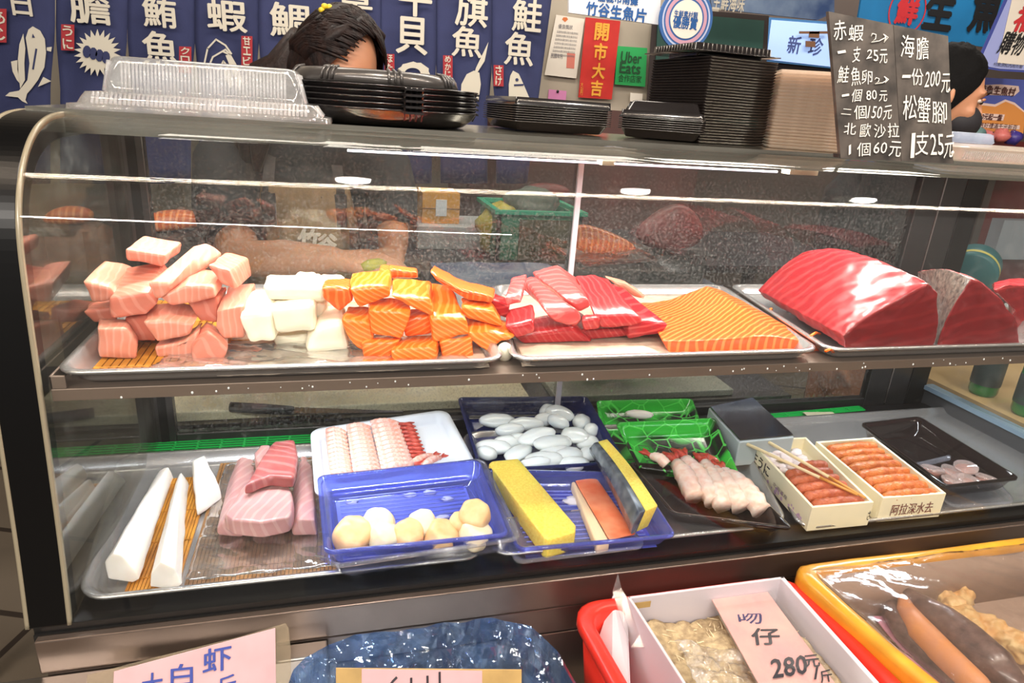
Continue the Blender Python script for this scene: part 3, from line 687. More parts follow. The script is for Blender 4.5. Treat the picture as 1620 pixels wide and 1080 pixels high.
# green crate
t = thing('green_crate', 'green plastic crate behind the raw tuna', 'crate', tuple(PY(850, 400, 2.0)-Vector((0, -.15, 0))))
a = PY(788, 338, 1.98); c = PY(905, 420, 1.98); WLOC[t.name].z = .955; t.location.z = .955
gr = mat('crate_green', S(24, 112, 84), .5); z1 = a.z
b = MB(); th = .012; X0, X1, Y0_, Y1_ = a.x, c.x+.02, 1.98, 2.24
b.box((X0, Y0_, .955), (X1, Y0_+th, z1)); b.box((X0, Y1_-th, .955), (X1, Y1_, z1)); b.box((X0, Y0_, .955), (X0+th, Y1_, z1)); b.box((X1-th, Y0_, .955), (X1, Y1_, z1)); b.box((X0, Y0_, .955), (X1, Y1_, .965))
b.done('crate_body', gr, t); b = MB(); b.box((X0-.012, Y0_-.012, z1), (X1+.012, Y0_+.006, z1+.012)); b.box((X0-.012, Y1_-.006, z1), (X1+.012, Y1_+.012, z1+.012)); b.box((X0-.012, Y0_, z1), (X0+.006, Y1_, z1+.012)); b.box((X1-.006, Y0_, z1), (X1+.012, Y1_, z1+.012))
b.done('crate_rim', mat('crate_rim', S(40, 150, 118), .4), t)
b = MB(); b.box((X0+.07, Y0_-.004, .965), (X1-.01, Y0_, z1-.015)); b.done('front_label', mat('crate_lbl', S(74, 72, 44), .6, var=.5, vs=25), t)
tag(MB().blob(((X0+X1)/2, 2.11, z1+.02), (.09, .08, .05), jit=.3, seed=9, seg=18, rings=12).done('packed_parcel', mat('parcel', S(86, 96, 88), .6, var=.4, vs=20), None, True), 'grey green parcel sticking out of the green crate', 'parcel')
# hanging / lying fish behind the tuna
p = PY(965, 372, 1.55)
def fishfillet(name, label, pts, y0, th, m, cat='fish fillet'):
    b = MB(); P_ = [PY(*q, y0) for q in pts]; n = len(P_); c = sum(P_, Vector())/n
    mid = [Vector((q.x, y0+th*.5, q.z)) for q in P_]; fr = [Vector((c.x+(q.x-c.x)*.8, y0, c.z+(q.z-c.z)*.8)) for q in P_]; bk = [Vector((v.x, y0+th, v.z)) for v in fr]
    b.loops([fr, mid, bk]); o = b.done(name, m, None, True, [('sub', 2)]); tag(o, label, cat); return (min(q.x for q in P_), max(q.x for q in P_), min(q.z for q in P_), y0, th)
org = flesh('fillet_orange', S(205, 104, 56), S(228, 150, 100), 24, 3, .4)
fb = mat('fish_brownred', S(120, 60, 56), .45, var=.35, vs=12, col2=S(84, 50, 50))
def fstand(r, label, zb, pad=.0):
    x0, x1, z, y0, th = r; t = thing('upturned_crate', label, 'crate', ((x0+x1)/2, y0+th/2, zb))
    b = MB(); b.box((x0+.02, y0-.01, zb), (x1-.02, y0+th+.03, z+pad-.004)); b.box((x0, y0-.02, z+pad-.004), (x1, y0+th+.04, z+pad+.002)); b.done('crate_shell', mat('crate_grey', S(70, 68, 68), .5), t)
r = fishfillet('orange_salmon_half', 'large orange salmon side behind the glass right of the white door edge', [(908, 402), (906, 352), (945, 358), (990, 375), (1028, 398), (990, 405), (940, 408)], 1.36, .05, org, 'salmon side'); fstand(r, 'grey upturned crate under the large orange salmon side', .828)
r = fishfillet('red_fish_piece', 'dark reddish whole fish piece at the back right of the salmon side', [(1000, 378), (1040, 340), (1085, 315), (1120, 340), (1130, 385), (1100, 402), (1030, 402)], 1.46, .07, fb, 'fish'); fstand(r, 'grey upturned crate under the dark reddish fish piece', .812)
r = fishfillet('orange_salmon_half', 'orange salmon sides lying behind the left corner post', [(214, 372), (214, 348), (245, 334), (300, 335), (334, 346), (334, 362), (290, 368), (240, 372)], 1.5, .07, org, 'salmon side'); fstand(r, 'grey upturned crate under the orange salmon behind the left corner post', .812)
r = fishfillet('orange_salmon_half', 'brownish salmon side seen through the left end glass', [(52, 358), (60, 340), (90, 325), (145, 330), (148, 355), (110, 360)], 1.5, .05, org, 'salmon side'); fstand(r, 'grey upturned crate under the salmon seen through the left end glass', .812)
r = fishfillet('red_fish_piece', 'dark red meat piece on the crate at the back above the green crate', [(820, 292), (880, 288), (912, 300), (906, 318), (850, 312)], 2.44, .06, fb, 'meat'); fstand(r, 'grey upturned crate behind the green crate', .955)
MB_ = MB()
# dish on the table at the right of the crate, blue cloth
tag(MB().box((.26, 1.60, .955), (.62, 1.86, .985)).done('blue_cloth', mat('cloth_navy', S(40, 52, 92), .8, var=.5, vs=12, col2=S(110, 120, 135)), None, False, [('bevel', .006, 2), ('sub', 2), ('disp', .012, .05)]), 'folded navy cloth on the shelf behind the salmon chunks', 'cloth')
t = thing('wall_shelf', 'dark shelf behind the seller under the navy cloth', 'shelf', (.5, 1.73, .80)); MB().box((.24, 1.58, .935), (1.06, 1.88, .955)).done('shelf_board', mat('table_dark', (0, 0, 0)), t)
for x in (.28, 1.0): MB().box((x-.02, 1.6, 0), (x+.02, 1.86, .935)).done('shelf_support', steel_dk, t)
b = MB(); 
for k in range(9): b.box((.64+k*.045, 1.60, .956), (.675+k*.045, 1.84, .985))
b.box((.63, 1.595, .956), (1.05, 1.605, .985)); tag(b.done('dark_rack', mat('rack', S(66, 68, 82), .5), None), 'dark slatted rack on the shelf behind the salmon fillet', 'rack')
# right hand side, through the end glass
t = thing('neighbour_counter', 'tan counter with green bottles beyond the right end glass', 'counter', (2.05, 1.1, 0))
MB().box((1.60, .50, .74), (2.6, 1.45, .78)).done('counter_top', mat('tan_top', S(196, 164, 116), .5, var=.1, vs=6), t)
MB().box((1.64, .54, 0), (2.56, 1.41, .74)).done('counter_base', mat('tan_base', S(110, 104, 96), .6), t)
def bottle(p, label):
    t = thing('green_bottle', label, 'bottle', tuple(p))
    MB().lathe(p, [(.03, 0), (.034, .01), (.035, .12), (.03, .15), (.013, .19), (.012, .23)], 24).done('bottle_body', mat('bottle_green', S(20, 130, 50), .1, coat=.5), t, True)
    MB().lathe(p, [(.0353, .03), (.0358, .035), (.0358, .10), (.0353, .105)], 24, False, False).done('bottle_label', mat('lbl_dark', S(60, 70, 70), .5), t, True)
    MB().lathe(p+Vector((0, 0, .228)), [(.014, 0), (.014, .02)], 16).done('cap', mat('cap', S(180, 180, 180), .4), t, True)
p = PZ(1553, 622, .78); bottle(p, 'green bottle beyond the right end glass, farther from the picture edge')
p = PZ(1622, 655, .78); bottle(p, 'green bottle cut by the right edge of the picture')
t = thing('teal_round_box', 'round teal drum with a yellow stripe outside the right end glass', 'drum', tuple(PY(1545, 445, 1.5)))
c = PY(1540, 425, 1.5); axis = Vector((.75, .55, .25)).normalized(); u = axis.orthogonal().normalized(); v2 = axis.cross(u)
lps = [[c+axis*h+(u*math.cos(2*PI*k/36)+v2*math.sin(2*PI*k/36))*r for k in range(36)] for h, r in ((-.05, .06), (-.045, .066), (.03, .066), (.035, .06))]
MB().loops(lps).done('drum_body', mat('teal', S(16, 98, 104), .4), t, True)
lps = [[c+axis*h+(u*math.cos(2*PI*k/36)+v2*math.sin(2*PI*k/36))*.0668 for k in range(36)] for h in (-.03, -.016)]
MB().loops(lps, False, False).done('yellow_stripe', mat('stripe_y', S(200, 190, 96), .5), t, True)
t = thing('side_cabinet', 'dark red cabinet with a grey metal box outside the right end glass', 'cabinet', (2.5, 2.0, 0))
MB().box((2.02, 1.95, 0), (2.62, 2.3, 1.42)).done('cabinet_body', mat('cab_red', S(96, 32, 30), .5, var=.3, vs=4), t)
q = [PY(*z_, 1.9) for z_ in ((1570, 410), (1640, 415), (1650, 350), (1575, 350))]
MB().box((q[0].x, 1.90, q[0].z), (q[1].x, 1.949, q[2].z)).done('metal_panel', mat('cab_panel', S(140, 150, 160), .5), t)
b = MB(); rnd = random.Random(5)
for k, (x, y, cl) in enumerate(((1545, 212, 'a'), (1560, 216, 'b'), (1585, 214, 'c'), (1603, 218, 'd'))):
    p = PY(x, y, 1.86); o = MB().blob((p.x, p.y, p.z), (.025, .025, .022), jit=.4, seed=k).done('candy_packet', mat('pk'+cl, {'a': S(90, 120, 120), 'b': S(190, 110, 110), 'c': S(200, 110, 105), 'd': S(62, 50, 130)}[cl], .4), None, True)
    tag(o, {'a': 'grey green packet', 'b': 'small rose packet', 'c': 'larger pink packet', 'd': 'violet packet'}[cl]+' under the orange wave poster', 'packet')
t = thing('packet_shelf', 'dark shelf carrying small packets under the orange wave poster', 'shelf', (p.x-.05, 1.87, 0))
MB().box((PY(1515, 225, 1.8).x, 1.80, 1.30), (PY(1680, 225, 1.8).x, 1.93, 1.322)).done('shelf_board', mat('table_dark', (0, 0, 0)), t)
MB().box((p.x-.06, 1.85, 0), (p.x-.03, 1.88, 1.30)).done('shelf_post', steel_dk, t)
# ================================================================== people
skin = mat('skin', S(196, 140, 108), .5, sss=.25, var=.06, vs=20)
hair_m = mat('hair_dark', S(16, 12, 14), .5, spec=.25, var=.5, vs=60, bump=.6, bs=160, col2=S(44, 28, 24))
hair_m2 = mat('hair_brown', S(54, 36, 32), .5, var=.5, vs=70, bump=.6, bs=120, col2=S(92, 58, 44))
def remesh(o, vox, it=6):
    r = o.modifiers.new('r', 'REMESH'); r.mode = 'VOXEL'; r.voxel_size = vox; r.use_smooth_shade = True
    s = o.modifiers.new('m', 'SMOOTH'); s.factor = .5; s.iterations = it
def hand(b, wrist, dirv, up, curl=.5, s=1.0, flip=1):
    """palm, four unequal bent fingers and a thumb leaving the side of the palm"""
    d = Vector(dirv).normalized(); u = Vector(up); u = (u-d*u.dot(d)).normalized(); sd = d.cross(u)*flip; wrist = Vector(wrist)
    for k, off in enumerate((-.026, -.009, .009, .025)):
        b.tube([wrist+sd*off*.5, wrist+d*.045*s+sd*off, wrist+d*.085*s+sd*off], [.016, .015, .012], 8)
        L = (.062, .075, .070, .052)[k]*s; p = wrist+d*.085*s+sd*off; a = 0; pts = [p]
        for j, f in enumerate((.45, .32, .23)):
            a += curl*(.6+.25*j); p = p+(d*math.cos(a)-u*math.sin(a))*L*f; pts.append(p)
        b.tube(pts, [.0095, .009, .008, .0065], 8)
    p = wrist+d*.03*s-sd*.024; t1 = p+(d*.6-sd*.8-u*.2).normalized()*.032; t2 = t1+(d*.9-sd*.35-u*.4).normalized()*.03; t3 = t2+(d-u*.5).normalized()*.02
    b.tube([wrist+d*.02*s, p, t1, t2, t3], [.014, .014, .0115, .010, .007], 8)
def head_geo(b, M):
    def q(p): return M @ Vector(p)
    seg, rings = 28, 22; vs = []
    for i in range(rings+1):
        t = PI*i/rings
        for j in range(seg):
            a = 2*PI*j/seg; x = math.sin(t)*math.cos(a); y = math.sin(t)*math.sin(a); z = math.cos(t)
            jaw = 1-.30*max(0, -z)**1.3; fy = 1+.06*max(0, -y)*max(0, -z)
            vs.append(q((x*.074*jaw, y*.092*(jaw if y > 0 else fy*.98), z*.115)))
    fs = [(i*seg+j, (i+1)*seg+j, (i+1)*seg+(j+1) % seg, i*seg+(j+1) % seg) for i in range(rings) for j in range(seg)]
    b.add(vs, fs)
    b.tube([q((0, -.088, .018)), q((0, -.104, -.012)), q((0, -.110, -.026)), q((0, -.096, -.034))], [.007, .010, .013, .009], 8)
    for s in (-1, 1):
        b.tube([q((s*.010, -.092, -.030)), q((s*.015, -.096, -.030))], [.008, .006], 8)
        b.tube([q((s*.012, -.090, .026)), q((s*.034, -.086, .030)), q((s*.052, -.070, .024))], [.006, .007, .005], 8)
        b.blob(q((s*.075, .004, -.005)), (.008, .016, .028), seg=10, rings=8)
        b.blob(q((s*.04, -.062, -.025)), (.022, .022, .022), seg=10, rings=8)
    b.blob(q((0, -.090, -.055)), (.022, .010, .006), seg=10, rings=6); b.blob(q((0, -.088, -.064)), (.018, .010, .006), seg=10, rings=6); b.blob(q((0, -.078, -.095)), (.020, .018, .016), seg=10, rings=8)
def face_parts(M, par):
    for s in (-1, 1):
        b = MB().blob(M @ Vector((s*.030, -.0795, .008)), (.0105, .0105, .0055), seg=14, rings=10); o = b.done('eye', mat('eye_white', S(196, 186, 178), .3), par, True)
        MB().blob(M @ Vector((s*.030, -.0880, .007)), (.0055, .0035, .0050), seg=12, rings=8).done('iris', mat('iris', S(30, 20, 16), .15), o, True)
        MB().tube([M @ Vector((s*.012, -.097, .030)), M @ Vector((s*.030, -.096, .036)), M @ Vector((s*.050, -.082, .030))], [.0025, .004, .002], 6).done('eyebrow', mat('brow', S(52, 34, 28), .7), par, True)
    for s in (-1, 1): MB().tube([M @ Vector((s*.018, -.0865, .012)), M @ Vector((s*.030, -.0915, .0155)), M @ Vector((s*.043, -.083, .012))], [.002, .004, .002], 6).done('eyelid', skin, par, True)
    MB().tube([M @ Vector((-.02, -.094, -.057)), M @ Vector((0, -.101, -.056)), M @ Vector((.02, -.094, -.057))], [.003, .0055, .003], 8).done('mouth', mat('lips', S(168, 84, 76), .4), par, True)
def cap(b, M, rx=.088, ry=.105, rz=.126, front=.35, seed=0, low=-.6):
    seg, rings = 36, 22; vs = []
    for i in range(rings+1):
        for j in range(seg):
            a = 2*PI*j/seg; f = max(0, -math.sin(a))          # how far round to the face
            tmax = PI*(.5-low*.5*(1-f**.7)*1.0)-f**.8*front; t = tmax*i/rings
            x = math.sin(t)*math.cos(a); y = math.sin(t)*math.sin(a); z = math.cos(t)
            n = 1+.035*noise.noise(Vector((math.cos(a)*9+seed, math.sin(a)*9, t*1.5)))
            vs.append(M @ Vector((x*rx*n, y*ry*n+.006, z*rz*n+.004)))
    fs = [(i*seg+j, (i+1)*seg+j, (i+1)*seg+(j+1) % seg, i*seg+(j+1) % seg) for i in range(rings) for j in range(seg)]
    b.add(vs, fs)
# --- the seller
HC = PY(532, 112, 1.60)
w1 = thing('person', 'person with long tied-back hair, yellow hair clip, black shirt and khaki apron behind the case', 'person', (-.06, 1.76, 0))
M = Matrix.Translation(HC) @ (Euler((0, 0, math.radians(38))).to_matrix() @ Euler((math.radians(26), 0, math.radians(0))).to_matrix() @ Euler((0, math.radians(6), 0)).to_matrix()).to_4x4()
SL = Vector((-.245, 1.72, 1.255)); SR = Vector((.115, 1.70, 1.265)); NB = Vector((-.05, 1.72, 1.315))
EL = PY(378, 408, 1.40); WL = PY(535, 412, 1.34); ER = PY(622, 368, 1.56); WR = PY(622, 405, 1.42)
b = MB(); head_geo(b, M)
b.tube([HC+Vector((0, .03, -.03)), HC*.5+NB*.5+Vector((0, .02, 0)), NB], [.05, .048, .055], 14)
b.tube([NB, Vector((-.06, 1.74, 1.22)), Vector((-.065, 1.77, 1.08)), Vector((-.07, 1.79, .98)), Vector((-.07, 1.80, .88))], [.07, .125, .12, .115, .125], 16)
b.tube([SL, (SL+SR)/2+Vector((0, .01, .02)), SR], [.052, .075, .052], 14)
b.tube([SL, (SL+EL)/2, EL, EL*.55+WL*.45, WL], [.054, .046, .043, .040, .027], 14)
b.tube([SR, (SR+ER)/2, ER, (ER+WR)/2, WR], [.054, .044, .036, .034, .025], 14)
hand(b, WL, PY(610, 418, 1.32)-WL, (0, -.3, 1), .45)
hand(b, WR, PY(590, 425, 1.34)-WR, (0, -.6, 1), .5, .9, -1)
for s in (-1, 1): b.tube([(-.07+s*.07, 1.80, .88), (-.07+s*.08, 1.80, .50), (-.07+s*.08, 1.82, .09), (-.07+s*.085, 1.81, .05), (-.07+s*.09, 1.70, .03)], [.085, .06, .04, .042, .03], 14)
body = b.done('body', skin, w1, True); remesh(body, .0055, 4)
face_parts(M, w1)
b = MB(); cap(b, M, .090, .108, .132, .95, 3, -.85)
hb = HC+Vector((-.085, .07, .02))
for k in range(9):   # ponytail falling to the left
    o_ = Vector((random.uniform(-.02, .02), random.uniform(-.02, .02), random.uniform(-.02, .02)))
    b.tube([hb+Vector((.03, -.02, .02))+o_, PY(455, 130, 1.68)+o_*1.6, PY(432, 150, 1.66)+o_*2.2, PY(416, 185, 1.66)+o_*2.4, PY(412, 245, 1.66)+o_*2], [.036, .034, .030, .026, .008], 10)
for k in range(7):   # hair drawn over the side of the head
    b.tube([M @ Vector((-.01+.012*k, -.03, .124-.006*k)), M @ Vector((-.06, -.035+.01*k, .085)), M @ Vector((-.083, .0+.008*k, .02)), hb], [.010, .014, .014, .015], 8)
b.tube([M @ Vector((.0, -.02, .128)), M @ Vector((.050, -.030, .104)), M @ Vector((.080, -.015, .04)), M @ Vector((.084, -.005, -.06))], [.012, .014, .012, .005], 8)
rnd = random.Random(4)
for k in range(150):   # single strands swept back over the head
    a0 = rnd.uniform(-1.1, 1.2); fr_ = rnd.uniform(-.05, .05); pts = []
    s0 = Vector((.088*math.sin(a0), -.045+fr_-.02*abs(a0), .128*math.cos(a0)+.010)); s0 = Vector((s0.x, s0.y, s0.z))
    for j in range(7):
        u = j/6; q_ = Vector((s0.x*(1-u)+(-.075)*u, s0.y+(.10-s0.y)*u, s0.z*(1-u)-.01*u)); L_ = Vector((q_.x/.093, q_.y/.112, q_.z/.136)).length; q_ = q_/max(L_, .2); pts.append(M @ q_)
    b.tube(pts, [.0012, .0022, .0026, .0026, .0024, .002, .001], 5)
o = b.done('hair', hair_m, w1, True, [('disp', .004, .02)])
cl = MB(); cp = PY(517, 18, 1.56)
for k in range(6): cl.blob(cp+Vector((.010*math.cos(k), 0, .010*math.sin(k))), (.007, .006, .006), seg=8, rings=6)
cl.done('hair_clip', mat('clip_yellow', S(226, 196, 46), .4), w1, True)
# shirt
b = MB()
b.tube([NB+Vector((0, .01, -.01)), Vector((-.06, 1.74, 1.22)), Vector((-.065, 1.77, 1.08)), Vector((-.07, 1.79, .98)), Vector((-.07, 1.80, .86))], [.075, .142, .137, .13, .14], 18)
b.tube([SL+Vector((-.01, 0, 0)), (SL+SR)/2+Vector((0, .01, .02)), SR+Vector((.01, 0, 0))], [.066, .088, .066], 16)
b.tube([SL, (SL+EL)/2+Vector((-.01, 0, 0)), SL*.15+EL*.85], [.070, .070, .064], 16)
b.tube([SR, (SR+ER)/2+Vector((.01, 0, 0)), SR*.05+ER*.95], [.070, .064, .058], 16)
o = b.done('shirt', mat('shirt_black', S(34, 36, 40), .85, var=.3, vs=8), w1, True); remesh(o, .008, 5)
# apron: bib and skirt wrapped over the front of the body
apm = mat('apron_khaki', S(150, 124, 92), .85, var=.1, vs=12, bump=.2, bs=120)
def apron_pt(u, z):
    r = .165; a = u*1.15; return Vector((-.065+math.sin(a)*r*1.02, 1.765-math.cos(a)*r, z))
vs = []; rows = 16; cols = 18
for i in range(rows+1):
    z = 1.215-(1.215-.45)*i/rows; hw = .55+min(1, i/6)*.42
    for j in range(cols+1): vs.append(apron_pt((j/cols*2-1)*hw, z)+Vector((0, .004*math.sin(j*1.7+i*.3), 0)))
n = cols+1
mesh('apron', vs, [(i*n+j, i*n+j+1, (i+1)*n+j+1, (i+1)*n+j) for i in range(rows) for j in range(cols)], apm, w1, True, [('solid', .003, 0)])
for s in (-1, 1):
    u0 = s*.42; pts = [apron_pt(u0, 1.16), apron_pt(u0, 1.215), Vector((-.065+s*.07, 1.655, 1.30)), Vector((-.06+s*.06, 1.70, 1.345))]
    b = MB(); lps = []
    for p in pts: lps.append([p+Vector((-.012, -.004, 0)), p+Vector((.012, -.004, 0)), p+Vector((.012, 0, .001)), p+Vector((-.012, 0, .001))])
    b.loops(lps); b.done('apron_strap', mat('strap_dark', S(54, 50, 50), .7), w1)
    c = apron_pt(u0, 1.17); b = MB(); b.box((c.x-.016, c.y-.008, c.z-.05), (c.x+.016, c.y-.002, c.z+.03)); b.done('strap_patch', mat('strap_dark', (0, 0, 0)), w1, False, [('bevel', .006, 3)])
yy = 1.765-.165-.008
def onapron(s, box):
    mb = MB(); text_y(mb, s, 'T', box, yy, .05, .15); return mb
onapron('竹', (472, 362, 505, 394)).done('apron_lettering', mat('print_white', S(226, 220, 212), .7), w1)
onapron('谷', (502, 370, 532, 400)).done('apron_lettering', mat('print_white', (1, 1, 1)), w1)
q = PY(553, 364, yy); q2 = PY(579, 415, yy); MB().box((q.x, yy-.004, q2.z), (q2.x, yy+.012, q.z)).done('apron_tag', mat('strap_dark', (0, 0, 0)), w1)
b = MB().blob(PY(592, 420, 1.31), (.03, .02, .014), rot=(0, 0, .4), jit=.2); tag(b.done('cut_piece', mat('yellowgreen', S(170, 170, 60), .5), None, True), 'small yellow green piece held under the seller\'s hands', 'food piece')
# --- second seller, mostly behind the blackboard
H2 = PY(1489, 150, 1.52)
w2 = thing('person', 'person with short black hair and dark mask half hidden behind the handwritten blackboard', 'person', (H2.x, H2.y+.1, 0))
M2 = Matrix.Translation(H2) @ (Euler((0, 0, math.radians(62))).to_matrix() @ Euler((math.radians(14), 0, 0)).to_matrix()).to_4x4()
b = MB(); head_geo(b, M2); N2 = H2+Vector((-.03, .06, -.16))
b.tube([H2+Vector((-.01, .03, -.04)), N2], [.052, .06], 14)
b.tube([N2, N2+Vector((0, .03, -.12)), N2+Vector((0, .04, -.30)), N2+Vector((0, .04, -.46))], [.08, .135, .125, .13], 16)
for s in (-1, 1):
    sh_ = N2+Vector((s*.10, .02+s*.12, -.05)); b.tube([N2+Vector((0, .02, -.06)), sh_, sh_+Vector((.0, .03, -.28)), sh_+Vector((-.01, .04, -.50))], [.07, .055, .042, .032], 12)
    hand(b, sh_+Vector((-.01, .04, -.50)), (0, .05, -1), (-1, 0, 0), .3)
    b.tube([N2+Vector((s*.03, s*.07, -.46)), N2+Vector((s*.03, s*.08, -.85)), Vector((N2.x+s*.03, N2.y+s*.08, .06)), Vector((N2.x+s*.03+.1, N2.y+s*.08, .03))], [.085, .06, .04, .03], 12)
o = b.done('body', skin, w2, True); remesh(o, .0065, 3); face_parts(M2, w2)
b = MB(); cap(b, M2, .081, .100, .122, .75, 8, -.55); b.done('hair', mat('hair_black', S(9, 8, 9), .8, spec=.15, bump=.8, bs=120), w2, True, [('disp', .012, .02)])
b = MB(); b.blob(M2 @ Vector((0, -.066, -.05)), (.058, .058, .05), seg=18, rings=12); b.done('face_mask', mat('mask_dark', S(30, 28, 34), .7), w2, True)
b = MB(); b.tube([N2+Vector((0, .01, -.01)), N2+Vector((0, .03, -.12)), N2+Vector((0, .04, -.30)), N2+Vector((0, .04, -.50))], [.085, .15, .14, .145], 16)
for s in (-1, 1):
    sh_ = N2+Vector((s*.10, .02+s*.12, -.05)); b.tube([N2+Vector((0, .02, -.06)), sh_, sh_+Vector((.0, .03, -.28)), sh_+Vector((-.01, .04, -.46))], [.085, .070, .060, .050], 12)
o = b.done('shirt', mat('shirt_black', (0, 0, 0)), w2, True); remesh(o, .009, 4)
# ================================================================== on top of the case
ZD = 1.3812
clr = clear('clear_plastic', (.96, .97, .98), 1.8, .06, haze=.12, hazecol=(1, 1, 1), hs=8, base=.06, hlow=.4, hhigh=.7)
blk = mat('black_plastic', S(30, 27, 27), .22, coat=.6)
blk2 = mat('black_plastic_matt', S(44, 38, 36), .35, coat=.3)
def frustum_lid(b, q, z0, prof, rad=.02):
    ls = [rloop(q, i, max(.003, rad-i*.3), z) for i, z in prof]
    b.loops(ls, False, True)
def ribs(b, q, z0, z1, i0, i1, n0, n1, side, w=.0022, r=.0016):
    """small vertical ribs on one wall of a box lid. side 0=front 1=right 2=back 3=left"""
    fl, fr, br, bl = [Vector(p) for p in q]; e = [(fl, fr), (fr, br), (br, bl), (bl, fl)][side]; L = (e[1]-e[0]).length
    d = (e[1]-e[0]).normalized(); nn = Vector((-d.y, d.x, 0))
    for k in range(n1):
        t = n0+(1-2*n0)*k/(n1-1); p = e[0]+d*L*t
        b.tube([p+nn*i0+Vector((0, 0, z0)), p+nn*i1+Vector((0, 0, z1))], r, 5)
def rectq(c, w, d, rot, z):
    u = Vector((math.cos(rot), math.sin(rot), 0)); v = Vector((-math.sin(rot), math.cos(rot), 0)); c = Vector((c[0], c[1], z))
    return [c-u*w/2-v*d/2, c+u*w/2-v*d/2, c+u*w/2+v*d/2, c-u*w/2+v*d/2]
# clear clamshell at the left
fl_ = PZ(64, 180, ZD); fr_ = PZ(402, 199, ZD)
q = [PZ(80, 186, 1.374), PZ(402, 199, ZD), None, None]
W = .315; cx = -.205; 
q = rectq((-.150, .985), .300, .150, math.radians(-1.5), ZD+.001)
t = thing('clear_food_box', 'clear ribbed plastic clamshell box standing at the left end of the case top', 'food container', (-.148, .995, ZD))
b = MB(); frustum_lid(b, q, 0, [(0, 0), (.001, .006), (.010, .007), (.014, .014), (.018, .020), (.030, .021)], .018)
b.done('lower_lid', clr, t, True, [('solid', .0008, 0)])
q2 = rectq((-.150, 1.0), .235, .10, math.radians(-1.5), ZD+.020)
b = MB(); frustum_lid(b, q2, 0, [(-.004, 0), (0, .002), (.004, .018), (.010, .040), (.013, .0425), (.02, .0435)], .014)
b.done('raised_lid', clr, t, True, [('solid', .0008, 0)])
rib_m = clear('rib_plastic', (.97, .97, .98), 2.2, .08, haze=.12, base=.22, hazecol=(1, 1, 1))
b = MB(); ribs(b, q2, .003, .038, -.0005, .0085, .1, 46, 0); ribs(b, q2, .003, .038, -.0005, .0085, .1, 18, 1); ribs(b, q2, .003, .038, -.0005, .0085, .1, 18, 3)
b.done('ribbing', rib_m, t, True)
b = MB(); ribs(b, q, .008, .020, .010, .019, .10, 50, 0, r=.0018); ribs(b, q, .008, .020, .010, .019, .1, 22, 1); b.done('ribbing', rib_m, t, True)
# round black platters: five in a stack with a lid
pc = (PZ(640, 203, ZD)+PZ(640, 203, ZD)*0)/2
pcx, pcy = .072, 1.105
PR = .150
for k in range(5):
    z = ZD+.0075*k
    t = thing('round_platter', ('lowest round black platter of the stack on the case top', 'second round black platter from the bottom of the stack', 'middle round black platter of the stack of five',
              'fourth round black platter from the bottom of the stack', 'topmost round black platter of the stack, under the domed lid')[k], 'platter', (pcx, pcy, z), 'round black platters on the case top')
    MB().lathe((pcx, pcy, z), [(PR*.80, 0), (PR*.86, .002), (PR*.95, .012), (PR*.985, .020), (PR, .0225), (PR*1.005, .0215), (PR*1.0, .0235), (PR*.98, .0235), (PR*.94, .014), (PR*.84, .0035), (PR*.4, .003)], 72, True, True).done('plate', blk, t, True)
    for a in (math.radians(-77), math.radians(-167), math.radians(13)):
        b = MB(); c = Vector((pcx+math.cos(a)*PR*1.01, pcy+math.sin(a)*PR*1.01, z+.0215)); d = Vector((math.cos(a), math.sin(a), 0)); s = Vector((-d.y, d.x, 0))
        b.hexa([c-s*.016-d*.006-Vector((0, 0, .002)), c+s*.016-d*.006-Vector((0, 0, .002)), c+s*.013+d*.010-Vector((0, 0, .003)), c-s*.013+d*.010-Vector((0, 0, .003))], [c-s*.016-d*.006, c+s*.016-d*.006, c+s*.013+d*.010, c-s*.013+d*.010])
        for j in range(4): b.tube([c+s*(-.012+.008*j)+Vector((0, 0, -.012)), c+s*(-.012+.008*j)+d*.006], .0012, 5)
        b.done('tab', blk, t)
z = ZD+.0075*5+.016
t = thing('domed_platter_cover', 'domed grey black lid on top of the round platter stack', 'lid', (pcx-.004, pcy, z))
MB().lathe((pcx-.004, pcy, z), [(PR*.80, 0), (PR*.82, .002), (PR*.80, .012), (PR*.76, .018), (PR*.70, .0195), (PR*.68, .017), (PR*.3, .017)], 72, True, True).done('dome', mat('lid_grey', S(80, 76, 74), .3, .4, coat=.5), t, True)
for a0 in range(0, 360, 45):
    b = MB()
    for j in (-1, 0, 1):
        a = math.radians(a0-82+j*4); d = Vector((math.cos(a), math.sin(a), 0)); c = Vector((pcx-.004, pcy, z))
        b.tube([c+d*PR*.825+Vector((0, 0, .003)), c+d*PR*.812+Vector((0, 0, .012)), c+d*PR*.775+Vector((0, 0, .0185)), c+d*PR*.71+Vector((0, 0, .0205))], .0022, 6)
    b.done('rib_group', mat('lid_grey', (0, 0, 0)), t, True)
